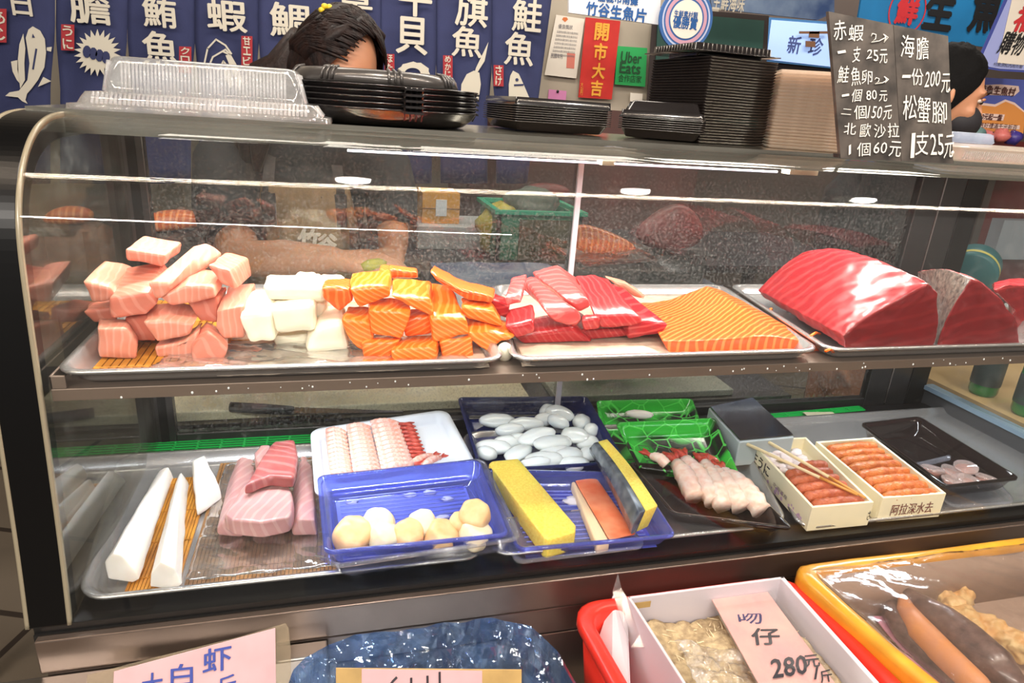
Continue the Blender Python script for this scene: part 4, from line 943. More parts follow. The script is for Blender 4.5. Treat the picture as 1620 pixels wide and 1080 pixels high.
# low stacks of black trays
def black_tray_stack(n, c, w, d, rot, dz, names, group, h=.016, lid=False):
    for k in range(n):
        z = ZD+dz*k; q = rectq(c, w, d, rot, z+h)
        t = thing('black_tray', names(k), 'tray', (c[0], c[1], z), 'black trays in the low stacks')
        b = MB(); b.loops([rloop(q, 0, .008, -.001), rloop(q, 0, .008, 0), rloop(q, .004, .006, 0), rloop(q, .012, .006, -h+.002), rloop(q, .016, .006, -h+.001)], False, True)
        b.done('tray_body', blk2 if k < n-1 else blk, t, True, [('solid', .0009, 1)])
        if k == n-1:
            b = MB()
            for sd in (0, 3, 1): ribs(b, q, .001, .0, .003, .006, .12, 12, sd, r=.0014)
            b.done('corner_ribs', blk, t, True)
            b = MB(); q5 = rectq(c, w-.004, d-.004, rot, z+h); b.loops([rloop(q5, 0, .006, 0), rloop(q5, .001, .006, .012), rloop(q5, .003, .006, .012), rloop(q5, .003, .006, .001)], False, False); b.done('raised_rim', blk, t, True)
    return ZD+dz*n
def frontpx(a, c, d):
    A_ = PZ(a[0], a[1], ZD); B_ = PZ(c[0], c[1], ZD); u = (B_-A_); w_ = u.length; r = math.atan2(u.y, u.x); n_ = Vector((-math.sin(r), math.cos(r), 0)); m_ = (A_+B_)/2+n_*d/2
    return (m_.x, m_.y), w_, r
ordn = ['lowest', 'second', 'third', 'fourth', 'fifth', 'sixth', 'seventh', 'eighth', 'ninth', 'tenth']
c1, w1_, r1_ = frontpx((812, 207), (966, 216), .19)
black_tray_stack(8, c1, w1_, .19, r1_, .0036, lambda k: (ordn[k]+' black tray from the bottom, open low stack beside the platters' if k else 'lowest black tray of the open low stack beside the round platters'), None)
C2_, w2_, r2_ = frontpx((975, 216), (1108, 227), .19)
black_tray_stack(6, C2_, w2_, .19, r2_, .0036, lambda k: (ordn[k]+' black tray from the bottom, low lidded stack before the tall one' if k else 'lowest black tray of the low lidded stack in front of the tall black stack'), None)
q = rectq(C2_, w2_, .19, r2_, ZD+.0036*6+.0125)
t = thing('domed_tray_cover', 'black domed lid closing the low tray stack in front of the tall black stack', 'lid', (C2_[0], C2_[1], ZD+.04))
b = MB(); b.loops([rloop(q, 0, .008, 0), rloop(q, 0, .008, .003), rloop(q, .005, .008, .004), rloop(q, .016, .008, .026), rloop(q, .020, .008, .028), rloop(q, .03, .008, .0275)], True, True); b.done('lid_shell', blk, t, True)
b = MB(); ribs(b, q, .005, .025, .0045, .0155, .1, 7, 3); ribs(b, q, .025, .027, .016, .03, .1, 9, 2); b.done('ribbing', blk, t, True)
# tall stack of black lids: every lid is one thin shell
TC, w3_, r3_ = frontpx((1104, 226), (1209, 232), .19)
for k in range(30):
    z = ZD+.0046*k; q = rectq(TC, w3_, .19, r3_, z)
    o = MB().loops([rloop(q, .003, .004, 0), rloop(q, .0015, .004, .001), rloop(q, 0, .004, .0036), rloop(q, 0, .004, .0042)], True, True).done('black_container', mat('lid_brownblack', S(30, 22, 20), .4, coat=.2), None, False)
    tag(o, 'thin black square container in the tall dark stack left of the clear stack', 'food container', 'black containers of the tall stack')
zt = ZD+.0046*30
q = rectq((TC[0]-.01, TC[1]-.005), .15, .15, math.radians(3), zt+.020)
t = thing('black_tray', 'ribbed black tray lying askew on top of the tall black stack', 'tray', (TC[0], TC[1], zt))
b = MB(); b.loops([rloop(q, -.012, .006, -.0135), rloop(q, -.012, .006, -.012), rloop(q, 0, .006, -.0115), rloop(q, .001, .006, 0), rloop(q, .004, .006, 0), rloop(q, .006, .006, -.012)], True, True); b.done('tray_body', blk, t, True)
b = MB(); ribs(b, q, -.011, -.0005, -.001, .0, .08, 16, 0, r=.0013); ribs(b, q, -.011, -.0005, -.001, .0, .1, 14, 3, r=.0013); b.done('ribbing', mat('rib_shine', S(90, 84, 80), .2, coat=1), t, True)
q = rectq(TC, .12, .13, math.radians(-4), zt+.008)
b = MB(); b.loops([rloop(q, 0, .006, -.0075), rloop(q, .0, .006, 0), rloop(q, .01, .006, 0)], True, True); tag(b.done('black_tray', blk, None, True), 'small black tray between the tall black stack and the askew tray', 'tray')
# tall stack of clear lids
pl = mat('clear_stack', S(206, 186, 168), .18, coat=.6)
TD, w4_, r4_ = frontpx((1214, 233), (1345, 243), .17)
cs = clear('clear_stack_edge', (.95, .92, .88), 1.6, .1, haze=.2, hazecol=S(250, 232, 215), hs=5, base=.34)
for k in range(24):
    z = ZD+.0053*k; q = rectq((TD[0]+.0006*math.sin(k*2.1), TD[1]), w4_, .17, r4_, z)
    o = MB().loops([rloop(q, .004, .006, 0), rloop(q, .001, .006, .0015), rloop(q, 0, .006, .0042), rloop(q, 0, .006, .0048)], True, True).done('clear_container', cs, None, False)
    tag(o, 'clear plastic container in the tall see-through stack behind the blackboard', 'food container', 'clear containers of the tall stack')
# handwritten blackboard
bl = PZ(1330, 250, ZD); br_ = PZ(1508, 258, ZD)
yb = (bl.y+br_.y)/2+.005; yt = yb+.028
def bp(px, py, f): return PY(px, py, yb+(yt-yb)*f)
def bq(u, v, lift=0.0):
    """board coordinates: u 0..1 left to right, v 0 bottom..1 top"""
    fl = PY(1330, 250, yb); fr = PY(1508, 259, yb); tr = PY(1500, 57, yt); tl = PY(1311, 18, yt)
    p = (fl*(1-u)+fr*u)*(1-v)+(tl*(1-u)+tr*u)*v
    return p+Vector((0, -lift, 0))
fl = bq(0, 0); fl.z = max(fl.z, ZD)
t = thing('price_blackboard', 'handwritten blackboard with white chalk prices standing on the right of the case top', 'blackboard', tuple((bq(0, 0)+bq(1, 0))/2))
cb = mat('chalkboard', S(40, 36, 34), .6, var=.35, vs=26, col2=S(92, 84, 78))
def panel(u0, u1, name, th=.006):
    b = MB(); f = [bq(u0, 0), bq(u1, 0), bq(u1, 1), bq(u0, 1)]; b.loops([f, [p+Vector((0, th, 0)) for p in f]]); return b.done(name, cb, t)
panel(0, .524, 'board_panel'); panel(.528, 1, 'board_panel')
b = MB(); f = [bq(-.006, .0), bq(1.006, .0), bq(1.006, .03), bq(-.006, .03)]; b.loops([[p+Vector((0, .0005, 0)) for p in f], [p+Vector((0, .014, 0)) for p in f]]); b.done('foot_strip', blk2, t)
# a strut behind so that it really stands
b = MB(); p0 = bq(.5, .75, -.006); b.tube([p0, Vector((p0.x, yb+.075, ZD+.002))], .003, 6); b.done('back_strut', blk2, t)
def s2b(x, y):
    """view S pixel -> board uv"""
    px, py = V('S', (x, y))
    tlx, tly, trx, try_, blx, bly, brx, bry = 1311, 18, 1500, 57, 1330, 250, 1508, 259
    u, v = .5, .5
    for _ in range(12):
        X = (blx*(1-u)+brx*u)*(1-v)+(tlx*(1-u)+trx*u)*v; Y_ = (bly*(1-u)+bry*u)*(1-v)+(tly*(1-u)+try_*u)*v
        dXu = (brx-blx)*(1-v)+(trx-tlx)*v; dYu = (bry-bly)*(1-v)+(try_-tly)*v
        dXv = (tlx*(1-u)+trx*u)-(blx*(1-u)+brx*u); dYv = (tly*(1-u)+try_*u)-(bly*(1-u)+bry*u)
        D_ = dXu*dYv-dXv*dYu; ex = px-X; ey = py-Y_
        u += (ex*dYv-dXv*ey)/D_; v += (dXu*ey-ex*dYu)/D_
    return u, v
chalk = mat('chalk', S(226, 222, 214), .9)
crnd = random.Random(31)
def chalkline(items):
    mb = MB()
    for s, x0, y0, x1, y1 in items:
        a_, b_ = crnd.uniform(-5, 3), crnd.uniform(-3, 6)
        q = [bq(*s2b(*p), .0012) for p in ((x0-b_, y1-a_), (x1-b_, y1+a_), (x1+b_, y0+a_), (x0+b_, y0-a_))]
        text_quad(mb, s, q, .004)
    return mb.done('chalk_lettering', chalk, t)
chalkline([('赤', 505, 115, 575, 225), ('蝦', 588, 140, 672, 232)])
chalkline([('一', 528, 285, 572, 300), ('支', 612, 262, 655, 350), ('2', 690, 278, 722, 330), ('5', 728, 282, 756, 345), ('元', 764, 278, 808, 358)])
chalkline([('鮭', 530, 372, 590, 470), ('魚', 602, 378, 655, 485), ('卵', 662, 395, 722, 478)])
chalkline([('一', 552, 535, 592, 548), ('個', 606, 505, 662, 580), ('80', 688, 512, 748, 568), ('元', 762, 515, 808, 578)])
chalkline([('二', 552, 622, 606, 655), ('個', 620, 600, 690, 682), ('150', 700, 605, 778, 678), ('元', 786, 602, 835, 685)])
chalkline([('北', 565, 705, 632, 775), ('歐', 655, 708, 715, 790), ('沙', 733, 712, 800, 795), ('拉', 812, 705, 878, 792)])
chalkline([('1', 592, 838, 604, 895), ('個', 638, 822, 714, 905), ('60', 732, 820, 808, 888), ('元', 822, 815, 890, 908)])
chalkline([('海', 888, 200, 966, 325), ('膽', 978, 212, 1052, 338)])
chalkline([('一', 895, 425, 945, 442), ('份', 950, 388, 1020, 485), ('200', 1030, 405, 1122, 495), ('元', 1130, 420, 1182, 530)])
chalkline([('松', 900, 540, 982, 685), ('蟹', 985, 552, 1062, 705), ('腳', 1072, 580, 1162, 708)])
chalkline([('1', 948, 765, 970, 915), ('支', 975, 755, 1052, 898), ('25', 1062, 770, 1142, 898), ('元', 1148, 778, 1205, 915)])
def chalkstroke(lines, w=.0016):
    b = MB()
    for ln in lines: b.tube([bq(*s2b(*p), .0012) for p in ln], w*.5, 6)
    return b.done('chalk_arrow', chalk, t, True)
chalkstroke([[(715, 205), (722, 190), (742, 196), (740, 220), (715, 238), (760, 232), (800, 212)], [(785, 195), (812, 212), (788, 240)], [(792, 200), (800, 215), (790, 232)]])
chalkstroke([[(736, 452), (745, 440), (760, 446), (758, 462), (736, 475), (780, 470), (812, 452)], [(790, 435), (815, 450), (795, 470)], [(798, 440), (803, 452), (797, 462)]])
b = MB(); b.blob(bq(*s2b(1176, 515), .001), (.0022, .001, .0022)); b.blob(bq(*s2b(1197, 885), .001), (.003, .001, .003)); b.done('chalk_dots', chalk, t, True)
# clear tray and cup right of the board
q = rectq((1.19, 1.015), .30, .13, math.radians(-2), ZD)
t = thing('clear_tray_stack', 'clear ribbed plastic tray right of the blackboard', 'food container', (1.19, 1.015, ZD))
mpl = clear('milky_plastic', (.9, .9, .88), 2.0, .1, haze=.25, hazecol=S(240, 228, 215), hs=6, base=.4)
b = MB(); b.loops([rloop(q, .012, .02, 0), rloop(q, .006, .022, .004), rloop(q, .002, .022, .018), rloop(q, 0, .022, .022), rloop(q, -.003, .022, .022), rloop(q, .0, .022, .024), rloop(q, .012, .02, .026), rloop(q, .02, .02, .029)], True, True); b.done('tray_body', mpl, t, True)
b = MB(); ribs(b, q, .004, .018, .005, .001, .05, 60, 0, r=.0010); b.done('ribbing', rib_m, t, True)
q = rectq((1.10, 1.02), .09, .08, math.radians(-2), ZD+.030)
b = MB(); b.loops([rloop(q, .002, .012, 0), rloop(q, 0, .012, .003), rloop(q, .003, .012, .016), rloop(q, .008, .012, .018)], True, True)
tag(b.done('clear_cup_lid', clear('bluish_plastic', (.85, .88, .95), 1.8, .1, haze=.2, hazecol=S(205, 215, 235), hs=6, base=.4), None, True), 'small bluish plastic tub standing on the clear tray right of the blackboard', 'tub')
# ================================================================== upper shelf: trays and fish
ZT = 1.1075      # tray rims
ZF = 1.0925      # level the food stands on
def utray(name, label, x0, x1, sk=0.0):
    q = [Vector((x0, .782, ZT)), Vector((x1, .782, ZT)), Vector((x1+sk, 1.158, ZT)), Vector((x0+sk, 1.158, ZT))]
    t = thing(name, label, 'tray', ((x0+x1)/2, .97, 1.0865))
    tray('tray_pan', q, .0195, tray_m, t, rad=.028, rim=.007, slope=.010, thick=.0012, lip=.003)
    return t
utray('steel_tray', 'left stainless steel tray on the upper shelf, carrying the pink, white and orange chunks', -.306, .213)
utray('steel_tray', 'middle stainless steel tray on the upper shelf, carrying red tuna strips and a salmon fillet', .221, .700, .055)
utray('steel_tray', 'right stainless steel tray on the upper shelf, under the big tuna blocks', .712, 1.22, .06)
# bamboo mats
bam = mat('bamboo', S(216, 150, 44), .5, var=.35, vs=22, col2=S(150, 88, 24))
bam2 = mat('bamboo_brown', S(166, 118, 66), .55, var=.4, vs=22, col2=S(90, 60, 36))
def mat_obj(label, x0, x1, y0, y1, z, m, step=.0055):
    t = thing('bamboo_mat', label, 'mat', ((x0+x1)/2, (y0+y1)/2, z))
    b = MB(); x = x0; rnd = random.Random(int(x0*1000)+5)
    while x < x1-step: b.box((x, y0+rnd.uniform(-.002, .002), z), (x+step*.82, y1, z+.0022)); x += step
    tag(b.done('slats', m, t), kind='stuff')
    for k in range(4):
        yy = y0+(y1-y0)*(.08+.28*k); b = MB(); pts = []
        n = int((x1-x0)/step)
        for j in range(n): pts.append((x0+step*(j+.1), yy, z+.0032)); pts.append((x0+step*(j+.6), yy+.001, z+.0022))
        b.tube(pts, .0009, 5); b.done('binding_string', m, t)
    return t
mat_obj('yellow bamboo mat under the pink fish chunks in the left upper tray', -.283, -.05, .808, 1.12, 1.0893, bam, .009)
mat_obj('pale bamboo mat under the white and orange chunks in the left upper tray', -.04, .19, .812, 1.12, 1.0893, mat('bamboo_pale', S(222, 172, 104), .5, var=.3, vs=22), .007)
def film(name, label, q, z, m, amp=.004, nx=50, ny=26, seed=0, cat='plastic film', parent=None, fx=14):
    """wrinkled thin plastic over the quad q"""
    fl, fr, br, bl = [Vector(p) for p in q]; vs = []
    for j in range(ny+1):
        for i in range(nx+1):
            u = i/nx; v = j/ny; p = (fl*(1-u)+fr*u)*(1-v)+(bl*(1-u)+br*u)*v
            h = abs(noise.noise(Vector((p.x*fx*1.6+seed, p.y*fx*3+p.x*fx, seed))))+.4*abs(noise.noise(Vector((p.x*fx*5, p.y*fx*5+seed, 2))))
            vs.append(p+Vector((0, 0, h*amp)))
    n = nx+1; fs = [(j*n+i, j*n+i+1, (j+1)*n+i+1, (j+1)*n+i) for j in range(ny) for i in range(nx)]
    o = mesh(name, vs, fs, m, parent, True, [('solid', .0003, 0)])
    if parent is None: tag(o, label, cat)
    return o
filmm = clear('wrap_film', (.97, .97, .97), 3.2, .09, haze=.15, hazecol=(1, .98, .96), hs=25, base=.05)
film('plastic_film', 'wrinkled plastic film between the chunks and the front rim of the left upper tray', [(-.22, .800, 1.0925), (.17, .800, 1.0925), (.17, .90, 1.0925), (-.20, .90, 1.0925)], 0, filmm, .008, seed=2)
milk = clear('milky_film', (.95, .95, .95), 2.2, .12, haze=.35, hazecol=S(245, 225, 205), hs=9, hlow=.35, hhigh=.65, base=.35)
film('plastic_film', 'milky plastic sheet lining the left upper tray under the white and orange chunks', [(-.14, .795, 1.0912), (.195, .795, 1.0912), (.22, 1.14, 1.0912), (-.14, 1.14, 1.0912)], 0, milk, .0035, seed=4)
film('plastic_film', 'milky plastic sheet lining the middle upper tray under the tuna and the fillet', [(.24, .797, 1.0905), (.685, .797, 1.0905), (.735, 1.142, 1.0905), (.29, 1.142, 1.0905)], 0, milk, .003, seed=8)
swm = flesh('swordfish_pink', S(228, 156, 134), S(240, 190, 174), 34, 7, .26, .3, .35, 'X', S(214, 130, 108), .3)
swd = flesh('swordfish_deep', S(222, 140, 118), S(238, 182, 164), 32, 7, .26, .3, .35, 'Y', S(206, 114, 96), .3, (0, .5, .6))
whm = mat('white_fish', S(250, 240, 218), .3, sss=.3, ssc=(1, .8, .6), var=.05, vs=30, bump=.25, bs=45)
sam = flesh('salmon_a', S(245, 122, 36), S(251, 184, 104), 52, 3.0, .42, .22, .25, 'X', S(242, 116, 28), .42, (.3, .9, .5))
sab = flesh('salmon_b', S(242, 114, 34), S(250, 178, 98), 50, 3.2, .40, .22, .25, 'Z', S(234, 104, 26), .42, (.4, .5, .2))
sac = flesh('salmon_c', S(239, 104, 38), S(246, 156, 88), 54, 3.0, .38, .22, .25, 'Y', S(232, 96, 32), .42, (.2, .3, .7))
tum = flesh('tuna_a', S(188, 44, 48), S(218, 104, 102), 36, 6, .30, .22, .3, 'X', S(180, 40, 46), .28, (.3, .6, .3), .1)
tub = flesh('tuna_pink', S(208, 84, 82), S(228, 136, 130), 36, 6, .34, .22, .3, 'Y', S(198, 70, 72), .35, (.5, .2, .3), .1)
tud = flesh('tuna_deep', S(178, 34, 42), S(214, 86, 84), 30, 4, .30, .22, .3, 'Z', S(158, 26, 36), .5, (.3, .2, .3))
def ycontact(view, front, z=ZF):
    p = max(front, key=lambda p: p[1]); return PZ(*V(view, p), z).y
def chunk(name, label, cat, view, front, off, depth, m, y0=None, group=None, **kw):
    if y0 is None: y0 = ycontact(view, front)
    kw.setdefault('grow', 1.10); kw.setdefault('simple', True)
    o = loft(name, view, front, off, y0, y0+depth, m, None, **kw)
    tag(o, label, cat, group); return o
G1 = 'pink swordfish chunks heaped on the left'
SW = [
 ('topmost pink chunk, lying flat at the peak of the left heap', [(602, 165), (775, 190), (765, 243), (608, 215)], (85, -62), None, .93, .075, swm),
 ('pink chunk at the upper left shoulder of the heap, pointing left', [(395, 320), (520, 345), (560, 395), (440, 412)], (105, -105), None, .90, .08, swm),
 ('tall pink chunk leaning in the middle of the heap below the topmost one', [(530, 400), (700, 370), (738, 420), (690, 475), (540, 482)], (70, -150), None, .885, .085, swd),
 ('long pink chunk slanting up to the right across the top of the heap', [(700, 325), (810, 330), (772, 385), (738, 400)], (215, -170), [(925, 150), (985, 131), (1052, 185), (1020, 225)], .878, .10, swm),
 ('pink chunk with slanted top at the upper right of the heap', [(990, 240), (1090, 265), (1112, 348), (1045, 322)], (85, -62), None, .90, .07, swd),
 ('pink chunk in the centre under the long slanting one', [(770, 388), (880, 335), (1000, 345), (1012, 390), (905, 420), (820, 425)], (55, -80), None, .882, .07, swm),
 ('small pink chunk right of centre behind the lower pieces', [(890, 405), (1030, 400), (1022, 505), (945, 505)], (45, -58), None, .895, .06, swd),
 ('tall pink chunk at the right side of the heap beside the white fish', [(1025, 460), (1150, 440), (1152, 575), (1062, 580), (1030, 530)], (60, -120), None, .872, .09, swm),
 ('shaded pink chunk at the far left back of the heap', [(402, 460), (530, 440), (545, 500), (450, 512)], (30, -45), None, .93, .06, swd),
 ('lowest left pink chunk standing on the yellow mat', [(468, 545), (600, 545), (645, 615), (640, 680), (478, 675)], (5, -55), None, None, .06, swm),
 ('pink chunk with a ragged side in the lower middle of the heap', [(685, 510), (800, 505), (920, 515), (890, 568), (750, 597)], (40, -85), None, .865, .07, swm),
 ('flat pink chunk at the bottom centre by the tray rim', [(745, 625), (870, 600), (940, 548), (905, 668), (758, 670)], (20, -45), None, None, .05, swm),
 ('pointed pink chunk at the lower right of the heap', [(915, 630), (985, 560), (1080, 628), (1055, 682), (920, 684)], (-5, -60), None, None, .055, swd),
 ('deep pink chunk buried between the lower pieces', [(600, 490), (740, 465), (735, 595), (640, 590)], (20, -30), None, .90, .06, swd)]
for lb, fr, of, bk, y0, dp, m in SW:
    chunk('swordfish_chunk', lb, 'fish chunk', 'A', fr, of, dp, m, y0, G1, back=bk, bev=.0035, disp=.0065, dn=.028)
G2 = 'white fish chunks beside the pink heap'
WH = [
 ('uppermost white chunk under the bright lamp glare', [(1250, 335), (1510, 335), (1540, 412), (1280, 405)], (18, -52), .885, .06),
 ('white chunk on the left touching the pink heap', [(1135, 480), (1280, 465), (1300, 600), (1182, 605)], (55, -128), .860, .07),
 ('white chunk in the middle under the uppermost one', [(1290, 440), (1482, 425), (1490, 550), (1312, 562)], (20, -60), .862, .06),
 ('lowest white chunk lying in front under the middle one', [(1300, 572), (1468, 558), (1450, 618), (1312, 622)], (8, -25), None, .05),
 ('tall white chunk leaning at the right next to the salmon', [(1468, 585), (1510, 530), (1625, 510), (1650, 642), (1452, 652)], (5, -95), None, .06),
 ('white chunk behind between the uppermost one and the salmon', [(1440, 340), (1522, 330), (1545, 430), (1500, 540), (1450, 480)], (30, -30), .90, .05),
 ('small bluish white chunk peeking over the back near the salmon', [(1512, 300), (1632, 310), (1622, 350), (1520, 350)], (5, -22), .96, .04),
 ('small white chunk peeking over the back of the white pile', [(1400, 285), (1490, 285), (1500, 320), (1410, 320)], (8, -18), .95, .04)]
for lb, fr, of, y0, dp in WH:
    chunk('white_fish_chunk', lb, 'fish chunk', 'A', fr, of, dp, whm, y0, G2, bev=.007, disp=.007, dn=.025)
G3 = 'salmon chunks in the middle heap'
SA = [
 ('orange chunk at the far left of the salmon heap against the white fish', [(88, 350), (215, 350), (226, 408), (170, 456), (100, 400)], (20, -48), .87, .05, sac),
 ('wide salmon chunk at the upper left of its heap', [(220, 350), (400, 335), (408, 390), (270, 436)], (10, -80), .865, .07, sam),
 ('small orange chunk at the very top of the salmon heap', [(410, 255), (540, 272), (545, 302), (415, 300)], (-5, -24), .94, .04, sac),
 ('small orange sliver left of the top of the salmon heap', [(360, 268), (412, 272), (422, 305), (370, 295)], (5, -30), .93, .03, sac),
 ('large striped salmon chunk in the centre top of the heap', [(418, 385), (595, 400), (606, 475), (490, 432)], (10, -88), .855, .075, sam),
 ('salmon chunk in the middle of the front of the heap', [(315, 455), (505, 462), (456, 585), (325, 560)], (-2, -62), .848, .06, sam),
 ('long striped salmon chunk at the left front leaning back', [(190, 500), (312, 510), (322, 590), (282, 645), (202, 570)], (18, -72), .85, .06, sam),
 ('small salmon chunk at the lower left corner of its heap', [(278, 605), (448, 600), (405, 673), (290, 678)], (20, -38), None, .05, sab),
 ('broad salmon chunk at the bottom centre of its heap', [(420, 640), (622, 622), (626, 688), (430, 692)], (25, -58), None, .06, sam),
 ('block of salmon at the lower right beside the yellow mat edge', [(650, 600), (795, 585), (800, 668), (665, 672)], (-3, -25), None, .045, sab),
 ('longest striped salmon piece running back through the heap', [(612, 500), (768, 500), (782, 565), (622, 607)], None, .846, .10, sam),
 ('orange salmon slab on top at the right, pointing to the tuna', [(612, 275), (740, 345), (895, 385), (882, 418), (780, 405), (640, 320)], (12, -38), .88, .07, sac),
 ('curved striped salmon piece on the right below the top slab', [(760, 440), (900, 458), (942, 528), (775, 490)], (-10, -52), .86, .05, sam),
 ('striped salmon piece at the lower right edge pointing right', [(790, 560), (880, 555), (997, 580), (930, 606), (885, 652), (810, 602)], (-28, -78), .842, .06, sam),
 ('deep orange chunk buried in the centre of the heap', [(480, 490), (612, 480), (602, 565), (485, 575)], (10, -40), .868, .05, sab),
 ('thin salmon flake flat at the front under the heap', [(290, 690), (620, 688), (625, 706), (310, 708)], (0, -20), None, .03, sab)]
for lb, fr, of, y0, dp, m in SA:
    bk = None
    if of is None: bk = [(565, 320), (690, 330), (720, 390), (590, 380)]; of = (0, 0)
    chunk('salmon_chunk', lb, 'salmon chunk', 'B', fr, of, dp, m, y0, G3, back=bk, bev=.0045, disp=.0075, dn=.024)
G4 = 'red tuna strips in the middle tray'
TU = [
 ('upright pink tuna strip at the left end of the tuna pile', 'B', [(952, 392), (1030, 402), (1032, 426), (968, 432)], None, [(990, 300), (1060, 274), (1062, 300), (1010, 320)], .875, .07, tub),
 ('long pink tuna strip lying across the front of the pile', 'B', [(1170, 478), (1290, 448), (1318, 490), (1300, 522), (1212, 514)], None, [(1042, 300), (1075, 285), (1100, 300), (1090, 350), (1042, 350)], .865, .11, tub),
 ('pale tuna piece arched over the top of the pile', 'B', [(1270, 415), (1350, 400), (1367, 438), (1310, 462)], None, [(1085, 268), (1195, 238), (1290, 300), (1130, 330)], .885, .11, tub),
 ('large glossy tuna strip on the right of the pile', 'B', [(1395, 480), (1600, 478), (1607, 520), (1420, 538)], None, [(1290, 285), (1360, 280), (1440, 300), (1360, 360)], .868, .12, tum),
 ('red tuna chunk at the lower left of the pile', 'B', [(960, 530), (1085, 500), (1092, 555), (1010, 585)], (5, -78), None, .848, .07, tum),
 ('wide red tuna base piece along the front of the pile', 'B', [(1000, 570), (1260, 530), (1352, 600), (1060, 612)], (30, -80), None, None, .10, tum),
 ('deep red tuna chunk behind the left end of the pile', 'B', [(880, 400), (972, 432), (966, 492), (925, 480)], (5, -38), None, .90, .05, tud),
 ('dark red tuna tip at the right end beside the salmon fillet', 'C', [(90, 405), (236, 430), (205, 462), (90, 480)], None, [(10, 265), (60, 280), (60, 340), (0, 330)], .872, .11, tud),
 ('small red tuna bit between the long strip and the glossy strip', 'B', [(1322, 492), (1400, 486), (1402, 542), (1332, 545)], (10, -18), None, .858, .03, tum),
 ('red tuna base piece under the glossy strip', 'B', [(1330, 548), (1640, 530), (1655, 560), (1360, 592)], (0, -40), None, None, .08, tum),
 ('brownish pink strip lying at the back behind the glossy tuna', 'B', [(1440, 300), (1530, 325), (1620, 385), (1600, 400), (1500, 350)], (-10, -14), None, 1.0, .03, mat('dull_pink', S(196, 132, 110), .4, var=.2))]
for lb, vw, fr, of, bk, y0, dp, m in TU:
    chunk('tuna_strip', lb, 'tuna piece', vw, fr, of or (0, 0), dp, m, y0, G4, back=bk, bev=.005, disp=.007, dn=.03)
# foggy film in front of the tuna
film('plastic_film', 'foggy white film lying in front of the red tuna in the middle upper tray', [(.245, .795, 1.0945), (.47, .795, 1.0945), (.44, .85, 1.096), (.25, .86, 1.096)], 0, clear('foggy', (1, 1, 1), 2, .15, haze=.25, base=.6, hazecol=S(250, 225, 205), hs=20), .004, seed=7)
b = MB(); b.blob(PZ(*V('B', (955, 650)), 1.098), (.012, .010, .014), seg=14, rings=10); tag(b.done('ice_piece', whm, None, True), 'small white lump where the left and middle trays meet', 'ice')
# salmon fillet
fil = flesh('salmon_fillet', S(236, 94, 34), S(246, 150, 80), 36, 3.2, .38, .24, .25, 'X', S(228, 80, 28), .6, (0, 0, .95))
fr = [(215, 488), (420, 486), (560, 470), (660, 468), (800, 494), (868, 538), (250, 550)]
bk = [(108, 336), (200, 340), (270, 318), (385, 273), (440, 286), (475, 318), (150, 352)]
o = loft('salmon_fillet', 'C', fr, (0, 0), .832, 1.06, fil, None, back=bk, bev=.006, sub=3, disp=.003, mid=.006)
tag(o, 'whole salmon fillet with pale wavy lines lying in the middle tray', 'salmon fillet')
fb_ = MB()
for p, q_ in (((635, 365), (640, 378)), ((790, 470), (828, 462)), ((850, 528), (880, 532))):
    a = PZ(*V('C', p), 1.108); c = PZ(*V('C', q_), 1.10); fb_.tube([a, (a+c)/2+Vector((0, 0, .004)), c], .0022, 6)
fb_.done('orange_shred', sab, o, True)
# big tuna blocks
skin_g = mat('tuna_skin', S(120, 108, 98), .35, var=.45, vs=140, col2=S(52, 46, 44), bump=.6, bs=220)
big = flesh('tuna_block', S(150, 40, 46), S(190, 92, 92), 15, 7, .35, .30, .25, 'Y', S(136, 24, 32), .22, (.2, .1, .5), .12)
face_shaded = flesh('tuna_face_shaded', S(128, 14, 18), S(160, 38, 36), 14, 4, .25, .3, .25, 'Z', S(112, 12, 18), .22, (.4, .2, .3), .08)  # front faces in a darker red: their shade is put into the colour
def block(name, label, front, back, y0, y1, faces_skin, mid=.01, rings=5, bulge=.012):
    n = len(front); fa = [PY(*V('C', p), y0) for p in front]; ba = [PY(*V('C', p), y1) for p in back]; ls = []
    cf = sum(fa, Vector())/n; ls.append([cf+(p-cf)*.93+Vector((0, -.002, 0)) for p in fa])
    for k in range(rings+1):
        s = k/rings; h = math.sin(PI*s)*bulge
        ls.append([p*(1-s)+q*s+Vector((0, 0, h if p.z > cf.z else 0)) for p, q in zip(fa, ba)])
    b = MB().loops(ls); fm = []
    for f in b.f:
        if len(f) > 4: fm.append(1 if min(f) == 0 else 0)
        else:
            ring = min(f)//n; j = min(i % n for i in f) if not (0 in [i % n for i in f] and n-1 in [i % n for i in f]) else n-1
            fm.append(1 if ring == 0 else (2 if j in faces_skin else 0))
    o = mesh(name, b.v, b.f, [big, face_shaded, skin_g], None, True, [('bevel', .003, 2), ('sub', 3), ('disp', .006, .04), ('disp', .0025, .009)], fm)
    return tag(o, label, 'tuna block')
fr = [(985, 530), (925, 515), (918, 468), (960, 425), (1060, 365), (1160, 310), (1250, 264), (1284, 305), (1292, 420), (1268, 517)]
bk = [(760, 360), (610, 320), (588, 292), (620, 250), (690, 195), (740, 150), (802, 128), (900, 130), (960, 250), (950, 340)]
block('tuna_block', 'largest red tuna block with glossy ribbed top in the right upper tray', fr, bk, .800, 1.06, ())
fr = [(1278, 520), (1290, 470), (1330, 370), (1412, 248), (1470, 272), (1545, 335), (1600, 425), (1606, 505)]
bk = [(1262, 420), (1240, 330), (1215, 260), (1205, 222), (1270, 222), (1340, 240), (1400, 330), (1420, 420)]
block('tuna_block', 'red tuna block with grey speckled skin right of the largest one', fr, bk, .803, .95, (0, 1, 2))
fr = [(1560, 480), (1580, 370), (1500, 290), (1560, 272), (1660, 275), (1740, 330), (1760, 490)]
